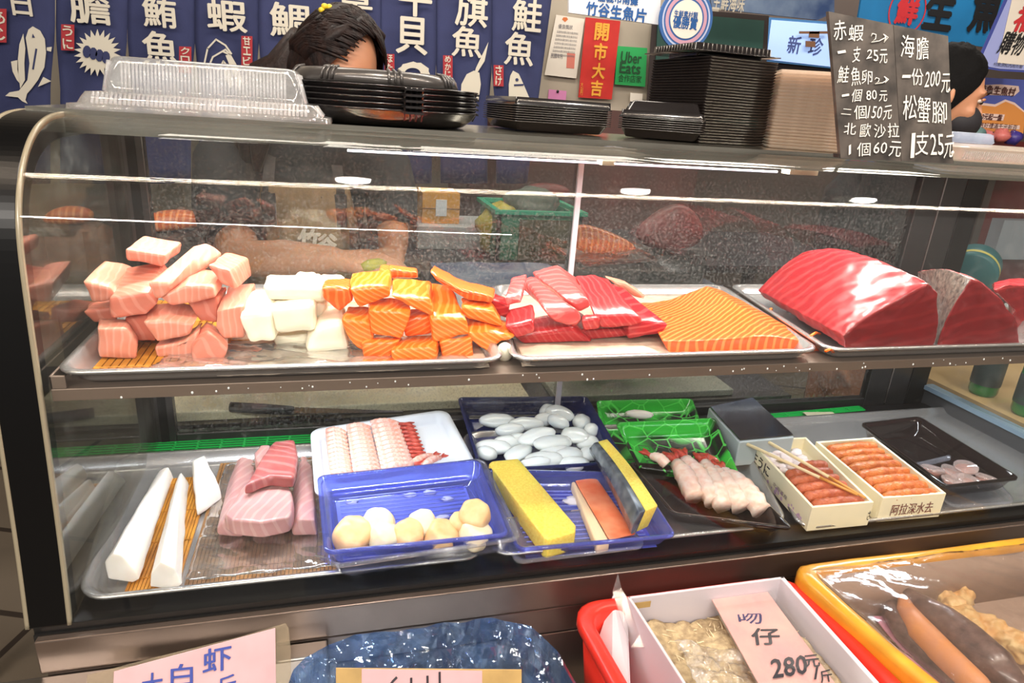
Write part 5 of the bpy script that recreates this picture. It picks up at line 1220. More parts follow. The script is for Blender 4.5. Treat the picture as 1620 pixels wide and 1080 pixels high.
bk = [(1560, 420), (1560, 330), (1495, 280), (1560, 262), (1660, 265), (1740, 310), (1740, 450)]
block('tuna_block', 'red tuna block cut off by the right edge of the picture', fr, bk, .90, 1.02, ())
# ================================================================== lower deck
ZR = .8185; ZB = .8005
def ltray(name, label, fl, fr, br, bl, ZR=ZR, dp=.020):
    q = [PZ(*fl, ZR), PZ(*fr, ZR), PZ(*br, ZR), PZ(*bl, ZR)]
    q[0].y = q[1].y = .7575
    for v in (2, 3): q[v].y = min(q[v].y, 1.165)
    t = thing(name, label, 'tray', tuple(((q[0]+q[2])/2).to_2d())+(.7965,))
    tray('tray_pan', q, dp, tray_m, t, rad=.034, rim=.006, slope=.016, thick=.0012, lip=.003)
    return t, q
ltray('steel_tray', 'left stainless steel tray on the case floor under the long white and pink fillets', (119, 952), (775, 893), (700, 690), (190, 718))
ltray('steel_tray', 'middle stainless steel tray on the case floor under the tamago and shrimp trays', (782, 892), (1262, 842), (1160, 662), (730, 683))
ltray('steel_tray', 'right stainless steel tray on the case floor under the wooden urchin boxes', (1272, 842), (1760, 778), (1540, 640), (1180, 664), .8085, .010)
# green plastic grids
def grid(label, a, c, n, z=.798, w=.03):
    A_ = PZ(*a, z); B_ = PZ(*c, z); t = thing('green_grid', label, 'mat', tuple((A_+B_)/2)); d = (B_-A_); L = d.length; d.normalize(); s = Vector((-d.y, d.x, 0))
    b = MB()
    def bar(p, q_, wd):
        e = (q_-p).normalized(); f = Vector((-e.y, e.x, 0))*wd/2; u = Vector((0, 0, .0025)); b.hexa([p-f, q_-f, q_+f, p+f], [p-f+u, q_-f+u, q_+f+u, p+f+u])
    for k in range(5): bar(A_+s*w*k/4, B_+s*w*k/4, .0016)
    for k in range(n+1): p = A_+d*L*k/n; bar(p, p+s*w, .0035)
    b.done('grid_bars', mat('grid_green', S(16, 160, 66), .4), t); return t
grid('bright green plastic grid behind the left lower tray', (233, 717), (492, 703), 7, w=.036)
grid('green plastic grid behind the wooden urchin boxes', (1225, 662), (1368, 649), 6, w=.02)
p = PZ(1300, 655, .806); o = MB().box((p.x-.04, p.y-.006, .8045), (p.x+.035, p.y+.012, .806), (0, 0, -.1)).done('paper_slip', mat('slip', S(172, 166, 140), .7), None)
tag(o, 'beige paper slip on the green grid behind the urchin boxes', 'paper')
# bamboo mat and film in the left tray
mat_obj('orange brown bamboo mat peeking out left of the long white fillets', -.27, -.205, .785, 1.06, .8003, bam, .0045)
mat_obj('brown bamboo mat under the film in the left lower tray', -.20, .165, .785, 1.10, .8003, bam2, .0052)
film('plastic_film', 'crumpled clear film spread under the pink fillets in the left lower tray', [(-.20, .790, .8035), (.15, .790, .8035), (.12, 1.09, .8035), (-.19, 1.09, .8035)], 0, clear('wrap_film2', (.96, .96, .96), 4, .07, haze=.12, hazecol=(1, 1, 1), hs=20, base=.04), .006, 70, 60, seed=3)
# white fillets
wf = mat('white_fillet', S(238, 232, 226), .32, sss=.3, ssc=(1, .8, .6), var=.05, vs=40, bump=.3, bs=40)
def lchunk(name, label, cat, view, fr, bk, dep, m, group=None, z=None, y1=None, **kw):
    y0 = ycontact(view, fr, z or .803); y1 = y1 or y0+dep
    o = loft(name, view, fr, (0, 0), y0, y1, m, None, back=bk, **kw); return tag(o, label, cat, group)
lchunk('white_fillet', 'thick long white fillet at the far left of the lower left tray', 'fish fillet', 'D',
       [(495, 750), (535, 700), (580, 715), (640, 780), (668, 832), (630, 852), (510, 826)], [(735, 350), (757, 310), (782, 295), (803, 290), (820, 325), (828, 355), (765, 385)], .27, wf, bev=.006, mid=.002, disp=.004)
lchunk('white_fillet', 'second long white fillet right of the thickest one', 'fish fillet', 'D',
       [(712, 805), (760, 742), (830, 775), (868, 850), (845, 872), (790, 882), (708, 868)], [(835, 370), (848, 325), (862, 314), (885, 345), (902, 372), (895, 385), (850, 392)], .27, wf, bev=.005, mid=.002, disp=.004)
o = slabz('white_fillet', 'D', [(910, 262), (975, 230), (1000, 300), (1046, 378), (930, 462), (915, 330)], .803, .828, wf, None, 1.1, .005, 2, .003)
tag(o, 'short bent white fillet piece between the long white ones and the pink ones', 'fish fillet')
pk = flesh('pink_fillet', S(206, 160, 156), S(228, 196, 192), 22, 5, .3, .3, .3, 'X', S(184, 128, 128), .28, (.1, .2, .4))
pk2 = flesh('pink_fillet_red', S(178, 108, 104), S(214, 168, 162), 18, 6, .3, .3, .3, 'Y', S(140, 58, 60), .25, (.1, .2, .4))
GP = 'pink fillets in the left lower tray'
lchunk('pink_fillet', 'long pink fillet at the left underneath the others', 'fish fillet', 'D', [(1025, 585), (1065, 545), (1172, 562), (1155, 636), (1028, 624)], [(1105, 260), (1150, 208), (1230, 225), (1225, 280), (1110, 295)], .27, pk, GP, bev=.006)
lchunk('pink_fillet', 'long pink fillet at the right edge next to the blue scallop tray', 'fish fillet', 'D', [(1380, 595), (1415, 540), (1500, 545), (1512, 628), (1385, 628)], [(1395, 260), (1435, 222), (1482, 240), (1505, 320), (1410, 320)], .26, pk, GP, bev=.006)
lchunk('pink_fillet', 'short pink end sticking out in front in the middle', 'fish fillet', 'D', [(1192, 565), (1350, 550), (1352, 622), (1205, 628)], [(1200, 480), (1340, 470), (1340, 500), (1205, 510)], .12, pk, GP, bev=.005)
o = slabz('pink_fillet', 'D', [(1062, 515), (1150, 380), (1200, 345), (1340, 318), (1382, 400), (1397, 480), (1375, 530), (1240, 557), (1100, 545)], .822, .850, pk, None, 1.04, .006, 2, .005, .05); tag(o, 'broad pink fillet lying across the front on top of the long ones', 'fish fillet', GP)
o = slabz('pink_fillet', 'D', [(1155, 382), (1205, 300), (1260, 215), (1300, 165), (1400, 158), (1420, 262), (1390, 345), (1280, 330)], .852, .873, pk2, None, 1.05, .006, 2, .008, .04); tag(o, 'dark reddish piece on top of the pink fillets', 'fish fillet', GP)
o = slabz('pink_fillet', 'D', [(1205, 225), (1235, 185), (1285, 185), (1270, 260), (1215, 270)], .803, .840, pk, None, 1.02, .005, 2, .004, .04); tag(o, 'pink fillet end at the back behind the reddish piece', 'fish fillet', GP)

# --- white foam tray with shrimp
foam = mat('foam_white', S(222, 228, 238), .55, bump=.15, bs=300)
Q = quadz('E', [(90, 560), (880, 465), (708, 145), (65, 240)], [.838, .838, .850, .850])
t = thing('foam_tray', 'white foam tray holding peeled shrimp behind the scallop tray', 'tray', tuple((sum(Q, Vector())/4).to_2d())+(.806,))
tray('tray_pan', Q, .018, foam, t, rad=.022, rim=.010, slope=.006, thick=.003, lip=.002)
shr = mat('shrimp_flesh', S(238, 208, 200), .25, sss=.3, var=.2, vs=160, col2=S(224, 138, 116), bump=.5, bs=200)
shr_t = mat('shrimp_tail', S(206, 84, 66), .3, var=.4, vs=120, col2=S(150, 32, 28))
def shrimp(label, p0, p1, r, tail=True, group=None, tl=.02, arch=.004, mt=None, sidew=.8):
    """a peeled shrimp from head end p0 to the tail at p1"""
    p0 = Vector(p0); p1 = Vector(p1); d = (p1-p0); L = d.length; d.normalize(); up = Vector((0, 0, 1)); sd = d.cross(up)
    t_ = thing('shrimp', label, 'shrimp', tuple(p0), group)
    pts = []; rs = []; N_ = 15
    for k in range(N_+1):
        u = k/N_; pts.append(p0+d*L*u+up*(arch*math.sin(PI*u)+r)); rs.append(r*(.62+.5*math.sin(PI*min(1, .25+u*.72)))*(1+.07*math.cos(u*PI*12)))
    MB().tube(pts, rs, 10).done('flesh', mt or shr, t_, True, [('disp', r*.5, .012)] if mt else [])
    if tail:
        b = MB(); e = pts[-1]
        b.tube([e-d*.004, e+d*tl*.5, e+d*tl], [r*.55, r*.45, r*.2], 7)
        for s in (-1, 1): b.tube([e+d*tl*.2, e+d*tl*.8+sd*s*r*.5, e+d*tl*1.15+sd*s*r*.9], [r*.3, r*.42, r*.12], 6)
        b.done('tail', shr_t, t_, True)
    return t_
def ep(x, y, z=.826): return PZ(*V('E', (x, y)), z)
rows = (('first', (145, 262), (232, 272), (165, 462), (262, 460), False), ('second', (240, 245), (345, 242), (270, 450), (392, 442), False), ('third', (352, 222), (480, 222), (400, 440), (548, 415), True))
for rn, a0, a1, b0, b1, tl in rows:
    n = 11
    for k in range(n):
        f = k/(n-1); zz = .830+.008*(1-f); p = ep(a0[0]+(b0[0]-a0[0])*f, a0[1]+8+(b0[1]-a0[1])*f, zz); q_ = ep(a1[0]+(b1[0]-a1[0])*f, a1[1]+8+(b1[1]-a1[1])*f, zz)
        shrimp({'first': 'peeled shrimp in the leftmost of the three rows on the white foam tray', 'second': 'peeled shrimp in the middle one of three rows on the white foam tray', 'third': 'peeled shrimp with red tail in the right row on the white foam tray'}[rn],
               p, q_, .0078, tl, {'first': 'shrimp of the left row', 'second': 'shrimp of the middle row', 'third': 'shrimp of the right row with tails'}[rn], tl=.026 if tl else 0)
shrimp('peeled shrimp reaching out with its tail in front of the right row', ep(540, 418, .83), ep(640, 375, .83), .006, True, None, .014)
shrimp('outermost shrimp whose red tail sticks up beside the scallop tray rim', ep(600, 425, .834), ep(678, 385, .834), .006, True, None, .014)

# --- blue see-through trays
bluep = clear('blue_tray', S(176, 188, 250), 1.8, .05, haze=.12, hazecol=S(150, 160, 240), hs=6, base=.22)
def bluetray(label, view, pts, z, depth, under=True, rad=.012, m=None, name='blue_tray', slope=.014):
    Q = quadz(view, pts, z); lo = min(v.z for v in Q)-depth
    t = thing(name, label, 'tray', tuple((sum(Q, Vector())/4).to_2d())+(lo,))
    tray('tray_pan', Q, depth, m or bluep, t, rad=rad, rim=.004, slope=slope, thick=.001, lip=.004)
    return t, Q
def ridges(Q, z, n, m, parent, ins=.12, name='floor_ridges'):
    fl, fr, br, bl = Q; b = MB()
    for k in range(n):
        f = ins+(1-2*ins)*k/(n-1); a = fl+(bl-fl)*f; c = fr+(br-fr)*f; d = c-a; a2 = a+d*ins; c2 = a+d*(1-ins)
        a2.z = c2.z = z; a2.z += (a.z-Q[0].z); c2.z += (c.z-Q[0].z); b.tube([a2, c2], .0011, 5)
    return b.done(name, m, parent, True)
ridm = mat('ridge_blue', S(124, 134, 226), .3, coat=.5)
floorb = mat('tray_floor_blue', S(92, 104, 206), .3, coat=.4)
def floorplate(Q, z, m, parent, ins=.15):
    c = sum(Q, Vector())/4; q = [c+(v-c)*(1-ins*1.25) for v in Q]
    for v in q: v.z = z+(v.z-c.z)
    MB().loops([q, [v+Vector((0, 0, .0008)) for v in q]]).done('tray_floor', m, parent)
bt, BQ = bluetray('blue see-through tray with eight scallops at the front', 'E', [(130, 822), (1008, 735), (862, 378), (95, 458)], [.862, .862, .868, .868], .036)
floorplate(BQ, .829, floorb, bt, .16)
ridges(BQ, .8315, 16, ridm, bt)
ct = clear('clear_tray', (.95, .96, .99), 1.6, .05, haze=.1, hazecol=(.9, .9, 1), hs=6, base=.07)
bluetray('clear outer tray under the blue scallop tray', 'E', [(150, 890), (1070, 752), (885, 372), (110, 470)], [.846, .850, .862, .862], .036, m=ct, name='clear_tray', rad=.016)
sc = mat('scallop', S(240, 206, 160), .35, sss=.35, var=.1, vs=60, bump=.2, bs=90, col2=S(232, 180, 126))
sc2 = mat('scallop_pale', S(240, 226, 196), .35, sss=.3, var=.08, vs=60, bump=.2, bs=90)
SCP = [((265, 740), 92, .834, 'leftmost scallop in the blue tray', 0), ((385, 690), 78, .838, 'scallop behind the leftmost two in the blue tray', 1), ((412, 752), 70, .833, 'second scallop in the front row of the blue tray', 1), ((530, 740), 74, .834, 'third scallop in the front row of the blue tray', 0),
       ((598, 690), 70, .838, 'scallop behind the third one, middle of the blue tray', 1), ((684, 742), 78, .833, 'fourth front scallop, in the middle right of the blue tray', 0), ((768, 690), 52, .838, 'scallop leaning behind between the fourth and the last one', 0), ((842, 648), 74, .852, 'uppermost scallop standing at the right end of the blue tray', 0), ((845, 735), 76, .833, 'round scallop at the right end of the front row', 1)]
for i, ((x, y), r, z, lb, k) in enumerate(SCP):
    c = PZ(*V('E', (x, y)), z+.016); e = (PZ(*V('E', (x+30, y)), z)-PZ(*V('E', (x, y)), z)).length/30; R_ = r*e
    b = MB(); tilt = ((.35, .1, 0), (.5, -.3, 0), (.2, .4, 0))[i % 3]; Rm = Euler(tilt).to_matrix()
    pr = [(R_*.86, -.016), (R_*.97, -.011), (R_, 0), (R_*.97, .010), (R_*.85, .0155), (R_*.5, .0175)]
    n = 30; b.loops([[c+Rm @ Vector((math.cos(2*PI*j/n)*rr*(1+.05*math.sin(j*.9+i)), math.sin(2*PI*j/n)*rr*(1+.04*math.cos(j*1.3+i)), zz)) for j in range(n)] for rr, zz in pr])
    o = b.done('scallop', [sc, sc2][k], None, True, [('sub', 1), ('disp', .004, .02)])
    tag(o, lb, 'scallop')
for i, (x, y) in enumerate(((262, 580), (535, 548), (630, 535), (710, 565), (690, 655))):
    c = PZ(*V('E', (x, y)), .834); b = MB().blob(c, (.010, .006, .003), jit=.6, seed=i, seg=12, rings=8)
    tag(b.done('ice_flake', mat('ice', S(170, 176, 235), .2, spec=.8), None, True), 'small bluish flake left on the floor of the scallop tray', 'flake', 'flakes on the blue tray floor')
# --- squid tray
dblue = clear('blue_tray_dark', S(96, 112, 190), 1.5, .05, haze=.1, hazecol=S(60, 76, 150), hs=6, base=.35)
qt, QQ = bluetray('dark blue tray full of white squid pieces at the back', 'E', [(868, 432), (1560, 392), (1375, 80), (762, 85)], [.838, .838, .846, .846], .032, m=dblue)
floorplate(QQ, .8095, mat('tray_floor_dkblue', S(50, 56, 120), .3, coat=.4), qt, .1)
sq = mat('squid_white', S(232, 240, 244), .15, sss=.5, ssc=(.8, .9, 1), coat=.6, var=.04, vs=20)
rnd = random.Random(11)
SQ = [(950, 195, 78, 34, .1), (1190, 150, 50, 24, -.9), (1245, 160, 66, 34, .8), (1090, 210, 80, 30, .1), (1170, 190, 56, 24, -.6), (1010, 240, 64, 24, .1), (1240, 200, 50, 28, .8), (1140, 270, 88, 34, -.2), (1350, 200, 62, 26, -.9), (1395, 240, 40, 22, -.8),
      (930, 320, 84, 32, .55), (990, 300, 60, 26, .2), (1050, 350, 70, 32, -.5), (900, 350, 48, 28, .7), (1215, 300, 96, 34, -.3), (1320, 265, 60, 40, .3), (1230, 345, 80, 28, -.2), (1170, 380, 84, 34, .1), (1290, 360, 80, 30, -.3), (1380, 300, 56, 28, -.4), (1310, 400, 70, 28, .1), (1130, 400, 74, 22, .1), (1400, 350, 60, 28, -.2), (1060, 290, 60, 26, .4)]
SQW = ['at the left end', 'at the back', 'on top near the back', 'left of the middle', 'behind the middle', 'low at the left', 'upper right of the middle', 'in the centre', 'at the right rim', 'in the right back corner', 'lower left', 'left, half covered', 'front left', 'in the left front corner', 'large, centre right', 'short and thick, right', 'front of the centre', 'in the front row', 'front row right', 'far right', 'front right corner', 'front row left', 'right front rim', 'between left and centre']
for i, (x, y, L, W, a) in enumerate(SQ):
    zz = .822+.010*(1-abs(x-1180)/330)+(.008 if i in (2, 6, 14, 15, 7) else 0)
    c = PZ(*V('E', (x, y)), zz); e = (PZ(*V('E', (x+30, y)), zz)-c).length/30
    b = MB().blob(c, (L*e*1.12, W*e*1.55, .013), (rnd.uniform(-.2, .2), rnd.uniform(-.15, .15), -a), 18, 12, .10, i)
    tag(b.done('squid_piece', sq, None, True), 'white squid piece '+SQW[i]+' of the dark blue tray', 'squid piece', 'white squid pieces in the dark blue tray')
# --- blue tray with tamago
tt, TQ = bluetray('blue tray with yellow block, orange stick and silver-skinned piece', 'E', [(1045, 808), (1800, 740), (1600, 440), (880, 425)], [.832, .832, .838, .838], .030)
floorplate(TQ, .8045, floorb, tt, .13); ridges(TQ, .8065, 15, ridm, tt)
bluetray('clear tray under the blue tray of the yellow block', 'E', [(1035, 868), (1660, 790), (1500, 600), (960, 660)], [.817, .817, .817, .817], .010, m=ct, name='clear_tray', rad=.014)
roe = mat('roe_yellow', S(250, 228, 112), .45, sss=.3, var=.12, vs=260, col2=S(240, 202, 72), bump=.5, bs=500)
o = slabz('yellow_roe_block', 'E', [(908, 398), (925, 385), (1048, 372), (1062, 385), (1325, 690), (1322, 722), (1195, 760), (1170, 748)], .808, .842, roe, None, 1.0, .003, 1, .0008)
tag(o, 'long bright yellow block lying in the blue tray', 'roe block')
# silver skinned piece: yellow top, silver side
pts_t = [(1415, 282), (1485, 290), (1620, 480), (1760, 628), (1620, 660), (1480, 440)]
# measured in view F: top strip and silver flank
slv = mat('silver_skin', S(150, 158, 166), .25, .55, var=.5, vs=45, col2=S(64, 74, 92), bump=.2, bs=80)
def f(x, y, z): return PZ(*V('F', (x, y)), z)
zt_ = .872; zl = .832
top = [f(0, 292, zt_), f(40, 280, zt_), f(80, 290, zt_), f(190, 420, zt_), f(305, 600, zt_), f(298, 625, zt_), f(220, 640, zt_), f(110, 500, zt_)]
T_ = [f(-2, 300, zt_), f(62, 282, zt_), f(304, 598, zt_), f(218, 632, zt_)]
B_l = [f(-22, 345, zl), f(40, 330, zl), f(255, 700, zl), f(175, 738, zl)]
t = thing('pressed_herring_bar', 'bar with silver grey skin and yellow roe top leaning on the orange stick', 'roe bar', tuple(sum(B_l, Vector())/4))
def mixq(A, B, s): return [a*(1-s)+b*s for a, b in zip(A, B)]
cc = sum(T_, Vector())/4
def cutbar(u0, u1, m, name, extra=0, seg=14):
    # cross-section runs along the bar from the back end to the front end
    lps = []
    for k in range(seg+1):
        s = k/seg
        tl_ = T_[0]*(1-s)+T_[3]*s; tr_ = T_[1]*(1-s)+T_[2]*s; bl_ = B_l[0]*(1-s)+B_l[3]*s; br__ = B_l[1]*(1-s)+B_l[2]*s
        a = bl_*(1-u0)+br__*u0; b2 = bl_*(1-u1)+br__*u1; c2 = tl_*(1-u1)+tr_*u1; d2 = tl_*(1-u0)+tr_*u0
        md = (a+d2)/2+(a-b2).normalized()*extra; arch = Vector((0, 0, .006*math.sin(PI*s)))
        lps.append([a+arch, b2+arch, c2+arch, d2+arch, md+arch])
    MB().loops(lps).done(name, m, t, True, [('bevel', .002, 2)])
cutbar(.32, 1.0, roe, 'yellow_roe'); cutbar(0, .32, slv, 'silver_skin', .006)
crab = mat('crab_orange', S(222, 92, 46), .3, var=.45, vs=30, col2=S(238, 150, 110), coat=.3)
crab_w = mat('crab_pale', S(238, 206, 170), .4, var=.1)
t = thing('crab_stick', 'orange red stick with a pale flank beside the silver-skinned bar', 'crab stick', tuple(PZ(*V('E', (1450, 650)), .807)))
a = quadz('E', [(1480, 765), (1610, 735), (1420, 465), (1315, 478)], .828); bb = quadz('E', [(1490, 768), (1600, 740), (1420, 470), (1320, 485)], .808)
MB().hexa(bb, a).done('orange_skin', crab, t, True, [('bevel', .004, 3), ('sub', 1), ('disp', .003, .02)])
a2 = [a[0]+(a[0]-a[1])*.42, a[0]+(a[1]-a[0])*.05, a[3]+(a[2]-a[3])*.05, a[3]+(a[3]-a[2])*.12]; b2 = [v-Vector((0, 0, .020)) for v in a2]
for v in a2: v.z -= .002
MB().hexa(b2, a2).done('pale_flank', crab_w, t, True, [('bevel', .003, 2)])
tag(MB().blob(PZ(*V('E', (1310, 575)), .810), (.018, .012, .005), jit=.6, seed=3).done('ice_flake', mat('ice_w', S(225, 220, 235), .2), None, True), 'pale flake on the blue floor between the yellow block and the orange stick', 'flake')

# --- green patterned trays
gm, nt, b_ = new_mat('green_black_print')
tc = nt.nodes.new('ShaderNodeTexCoord'); n1 = nt.nodes.new('ShaderNodeTexNoise'); n1.inputs['Scale'].default_value = 8; n1.inputs['Detail'].default_value = 1.5; nt.links.new(tc.outputs['Object'], n1.inputs[0])
r1 = nt.nodes.new('ShaderNodeValToRGB'); r1.color_ramp.interpolation = 'EASE'
e = r1.color_ramp.elements; e[0].position = .46; e[0].color = C4(S(22, 26, 24)); e[1].position = .54; e[1].color = C4(S(48, 176, 56))
vo = nt.nodes.new('ShaderNodeTexVoronoi'); vo.feature = 'DISTANCE_TO_EDGE'; vo.inputs['Scale'].default_value = 26; nt.links.new(tc.outputs['Object'], vo.inputs['Vector'])
r2 = nt.nodes.new('ShaderNodeValToRGB'); r2.color_ramp.elements[0].position = .0; r2.color_ramp.elements[0].color = (1, 1, 1, 1); r2.color_ramp.elements[1].position = .05; r2.color_ramp.elements[1].color = (0, 0, 0, 1)
nt.links.new(n1.outputs['Fac'], r1.inputs[0]); nt.links.new(vo.outputs['Distance'], r2.inputs[0])
mx = nt.nodes.new('ShaderNodeMix'); mx.data_type = 'RGBA'; mx.inputs['B'].default_value = C4(S(90, 220, 90)); nt.links.new(r2.outputs[0], mx.inputs['Factor']); nt.links.new(r1.outputs[0], mx.inputs['A']); nt.links.new(mx.outputs['Result'], b_.inputs['Base Color'])
b_.inputs['Roughness'].default_value = .2; b_.inputs['Coat Weight'].default_value = .6
bluetray('green and black patterned tray at the back with a white piece in it', 'F', [(60, 400), (560, 360), (465, 90), (10, 100)], [.820, .820, .840, .840], .020, m=gm, name='patterned_tray')
tag(MB().blob(PZ(*V('F', (215, 165)), .836), (.030, .014, .008), (0, .0, -.3), jit=.1).done('white_piece', wf, None, True), 'white piece in the back green patterned tray', 'seafood piece')
gt, GQ = bluetray('green and black patterned tray with shrimp and a clam in front of another like it', 'F', [(215, 418), (697, 472), (572, 182), (102, 204)], [.838, .838, .860, .860], .026, m=gm, name='patterned_tray', rad=.010)
b = MB()
for i in range(3):
    for j in range(4):
        p = [GQ[0]+(GQ[1]-GQ[0])*u+(GQ[3]-GQ[0])*v for u, v in ((.2+.16*j, .32+.17*i), (.31+.16*j, .32+.17*i), (.31+.16*j, .42+.17*i), (.2+.16*j, .42+.17*i))]
        p = [v-Vector((0, 0, .0225)) for v in p]; b.tube(p+[p[0]], .0008, 5)
b.done('embossed_frames', mat('emboss', S(70, 74, 72), .2, coat=1), gt, True)
dk = clear('smoke_tray', S(120, 100, 96), 2.2, .05, haze=.1, hazecol=S(60, 50, 48), hs=6, base=.45)
dt_, DQ = bluetray('dark see-through tray under the white shrimp in front of the green trays', 'F', [(375, 635), (945, 708), (655, 420), (165, 392)], [.834, .834, .838, .838], .026, m=dk, name='dark_tray', rad=.010)
GS = 'translucent shrimp on the dark tray'
wsh = mat('ebi_white', S(244, 226, 216), .25, sss=.3, var=.15, vs=90, col2=S(236, 190, 172), bump=.3, bs=150)
for lb, a, c, r, tl in (('leftmost shrimp on the dark tray, tail up to the left', (470, 600), (385, 440), .016, .03), ('second shrimp from the left on the dark tray', (560, 620), (430, 420), .016, .032), ('third shrimp on the dark tray, its red tail behind the others', (600, 640), (520, 440), .0155, .03),
                        ('shrimp in the middle right of the dark tray', (690, 650), (560, 470), .016, .026), ('rightmost long shrimp reaching the front corner of the dark tray', (785, 665), (610, 480), .017, .024)):
    shrimp(lb, PZ(*V('F', a), .812), PZ(*V('F', c), .826), r, True, None, tl, .006, wsh)
shrimp('thin shrimp tail lying left over the rim of the green tray', PZ(*V('F', (340, 425)), .838), PZ(*V('F', (270, 385)), .842), .009, True, None, .02, .004, wsh)
t = thing('surf_clam', 'red tipped white clam at the right of the green tray', 'clam', tuple(PZ(*V('F', (570, 430)), .826)))
p = PZ(*V('F', (585, 435)), .832); MB().blob(p, (.022, .030, .010), (0, 0, .5), jit=.15).done('pale_flesh', wsh, t, True)
p = PZ(*V('F', (545, 378)), .838); MB().blob(p, (.022, .010, .009), (0, .3, -.4), jit=.1).done('red_tip', mat('clam_red', S(196, 84, 66), .3, coat=.4), t, True)

# --- black topped foam box
TB = quadz('F', [(690, 292), (952, 268), (752, 86), (543, 130)], .866); BB_ = [v.copy() for v in TB]
for v in BB_: v.z = .812
t = thing('foam_box', 'pale foam box with a glossy black top behind the chopsticks', 'box', tuple(sum(BB_, Vector())/4))
MB().hexa(BB_, [v-Vector((0, 0, .002)) for v in TB]).done('box_body', mat('foam_grey', S(176, 186, 190), .5), t, False, [('bevel', .003, 3)])
c = sum(TB, Vector())/4; MB().hexa([c+(v-c)*.965 for v in TB], [c+(v-c)*.965+Vector((0, 0, .002)) for v in TB]).done('black_top', mat('gloss_black', S(38, 34, 38), .18, var=.3, vs=18, coat=.5), t)
# --- wooden urchin boxes
wood = mat('box_wood', S(244, 232, 200), .5, var=.05, vs=30)
urm = mat('urchin', S(222, 138, 68), .4, sss=.3, var=.35, vs=70, col2=S(188, 92, 40), bump=.9, bs=260)
urm2 = mat('urchin_red', S(206, 112, 68), .4, sss=.3, var=.35, vs=70, col2=S(168, 76, 46), bump=.9, bs=260)
def urchin_box(label, view, rim, zr, zb, rows, m, txt, rolls, rlabel, group):
    R_ = quadz(view, rim, zr); c = sum(R_, Vector())/4; t = thing('wooden_box', label, 'box', (c.x, c.y, zb))
    th = .005; W = (R_[1]-R_[0]).length; D = (R_[3]-R_[0]).length
    def P_(u, v, z): p = (R_[0]*(1-u)+R_[1]*u)*(1-v)+(R_[3]*(1-u)+R_[2]*u)*v; return Vector((p.x, p.y, z))
    tu = th/W; tv = th/D
    def wall(u0, u1, v0, v1): return MB().hexa([P_(u0, v0, zb), P_(u1, v0, zb), P_(u1, v1, zb), P_(u0, v1, zb)], [P_(u0, v0, zr), P_(u1, v0, zr), P_(u1, v1, zr), P_(u0, v1, zr)])
    for nme, a in (('front_board', (0, 1, 0, tv)), ('back_board', (0, 1, 1-tv, 1)), ('side_board', (0, tu, tv, 1-tv)), ('side_board', (1-tu, 1, tv, 1-tv))): wall(*a).done(nme, wood, t, False, [('bevel', .0007, 2)])
    MB().hexa([P_(tu, tv, zb), P_(1-tu, tv, zb), P_(1-tu, 1-tv, zb), P_(tu, 1-tv, zb)], [P_(tu, tv, zb+.022), P_(1-tu, tv, zb+.022), P_(1-tu, 1-tv, zb+.022), P_(tu, 1-tv, zb+.022)]).done('box_floor', wood, t)
    rnd = random.Random(len(label))
    for v, u0, u1, w, mm in rolls:
        v0, v1 = (v if isinstance(v, tuple) else (v, v))
        n = 16; lps = []
        for k in range(n+1):
            u = u0+(u1-u0)*k/n; vv = v0+(v1-v0)*k/n; cc_ = P_(u, vv, zr-.008+.003*math.sin(PI*k/n)); d = P_(u, vv+.05, 0)-P_(u, vv, 0); d.normalize()
            rr = w*(.9+.18*abs(math.sin(k*1.9+v0*20)))*(.6 if k in (0, n) else 1)
            lps.append([cc_+(d*math.cos(2*PI*j/10)+Vector((0, 0, 1))*math.sin(2*PI*j/10))*rr for j in range(10)])
        o = MB().loops(lps).done('urchin_row', mm, None, True, [('sub', 1), ('disp', .004, .008)]); tag(o, rlabel, 'sea urchin', group)
    return t, P_
rl = [(.055+.118*k, .07, .93, .0105, urm) for k in range(8)]
t2, P2 = urchin_box('right wooden box completely filled with orange sea urchin rows', 'G', [(800, 838), (1168, 810), (745, 483), (408, 508)], .848, .801, 8, urm, None, rl, 'orange sea urchin row in the completely filled right wooden box', 'urchin rows of the full box')
rl = [(.06, .08, .92, .0105, urm2), (.165, .07, .90, .0105, urm2), (.27, .07, .90, .0105, urm2), (.375, .07, .90, .0105, urm2), (.475, .12, .90, .010, urm2), (.575, .45, .92, .010, urm2)]
t1, P1 = urchin_box('left wooden box of sea urchin, partly emptied, with chopsticks across', 'F', [(1035, 608), (1328, 582), (1005, 273), (735, 287)], .846, .801, 6, urm2, None, rl, 'reddish sea urchin row in the partly emptied left wooden box', 'urchin rows of the partly emptied box')
o = MB(); rnd = random.Random(2)
for k in range(40): o.blob(P1(rnd.uniform(.15, .75), rnd.uniform(.6, .9), .833+rnd.uniform(-.006, .002)), (.010, .008, .004), jit=.4, seed=k, seg=8, rings=6)
tag(o.done('shaved_ice', mat('ice_pink', S(238, 222, 220), .4), None, True), 'pinkish white scraps in the empty back of the left wooden box', 'scraps', None, 'stuff')
def ptext(P_, s, face, u0, u1, z0, z1, m, parent, bold=.01):
    if face == 'front': q = [P_(u0, 0, z0), P_(u1, 0, z0), P_(u1, 0, z1), P_(u0, 0, z1)]; n = (P_(0, 0, 0)-P_(0, 1, 0)).normalized()*.0008
    else: q = [P_(0, u1, z0), P_(0, u0, z0), P_(0, u0, z1), P_(0, u1, z1)]; n = (P_(0, 0, 0)-P_(1, 0, 0)).normalized()*.0008
    mb = MB(); text_quad(mb, s, [v+n for v in q], bold); return mb.done('printed_writing', m, parent)
ptext(P2, '阿拉深水去', 'front', .18, .84, .812, .834, mat('ink_red_br', S(120, 62, 56), .6), t2)
ink = mat('ink_black', (0, 0, 0)); pinkp = mat('print_pink', S(206, 170, 200), .6)
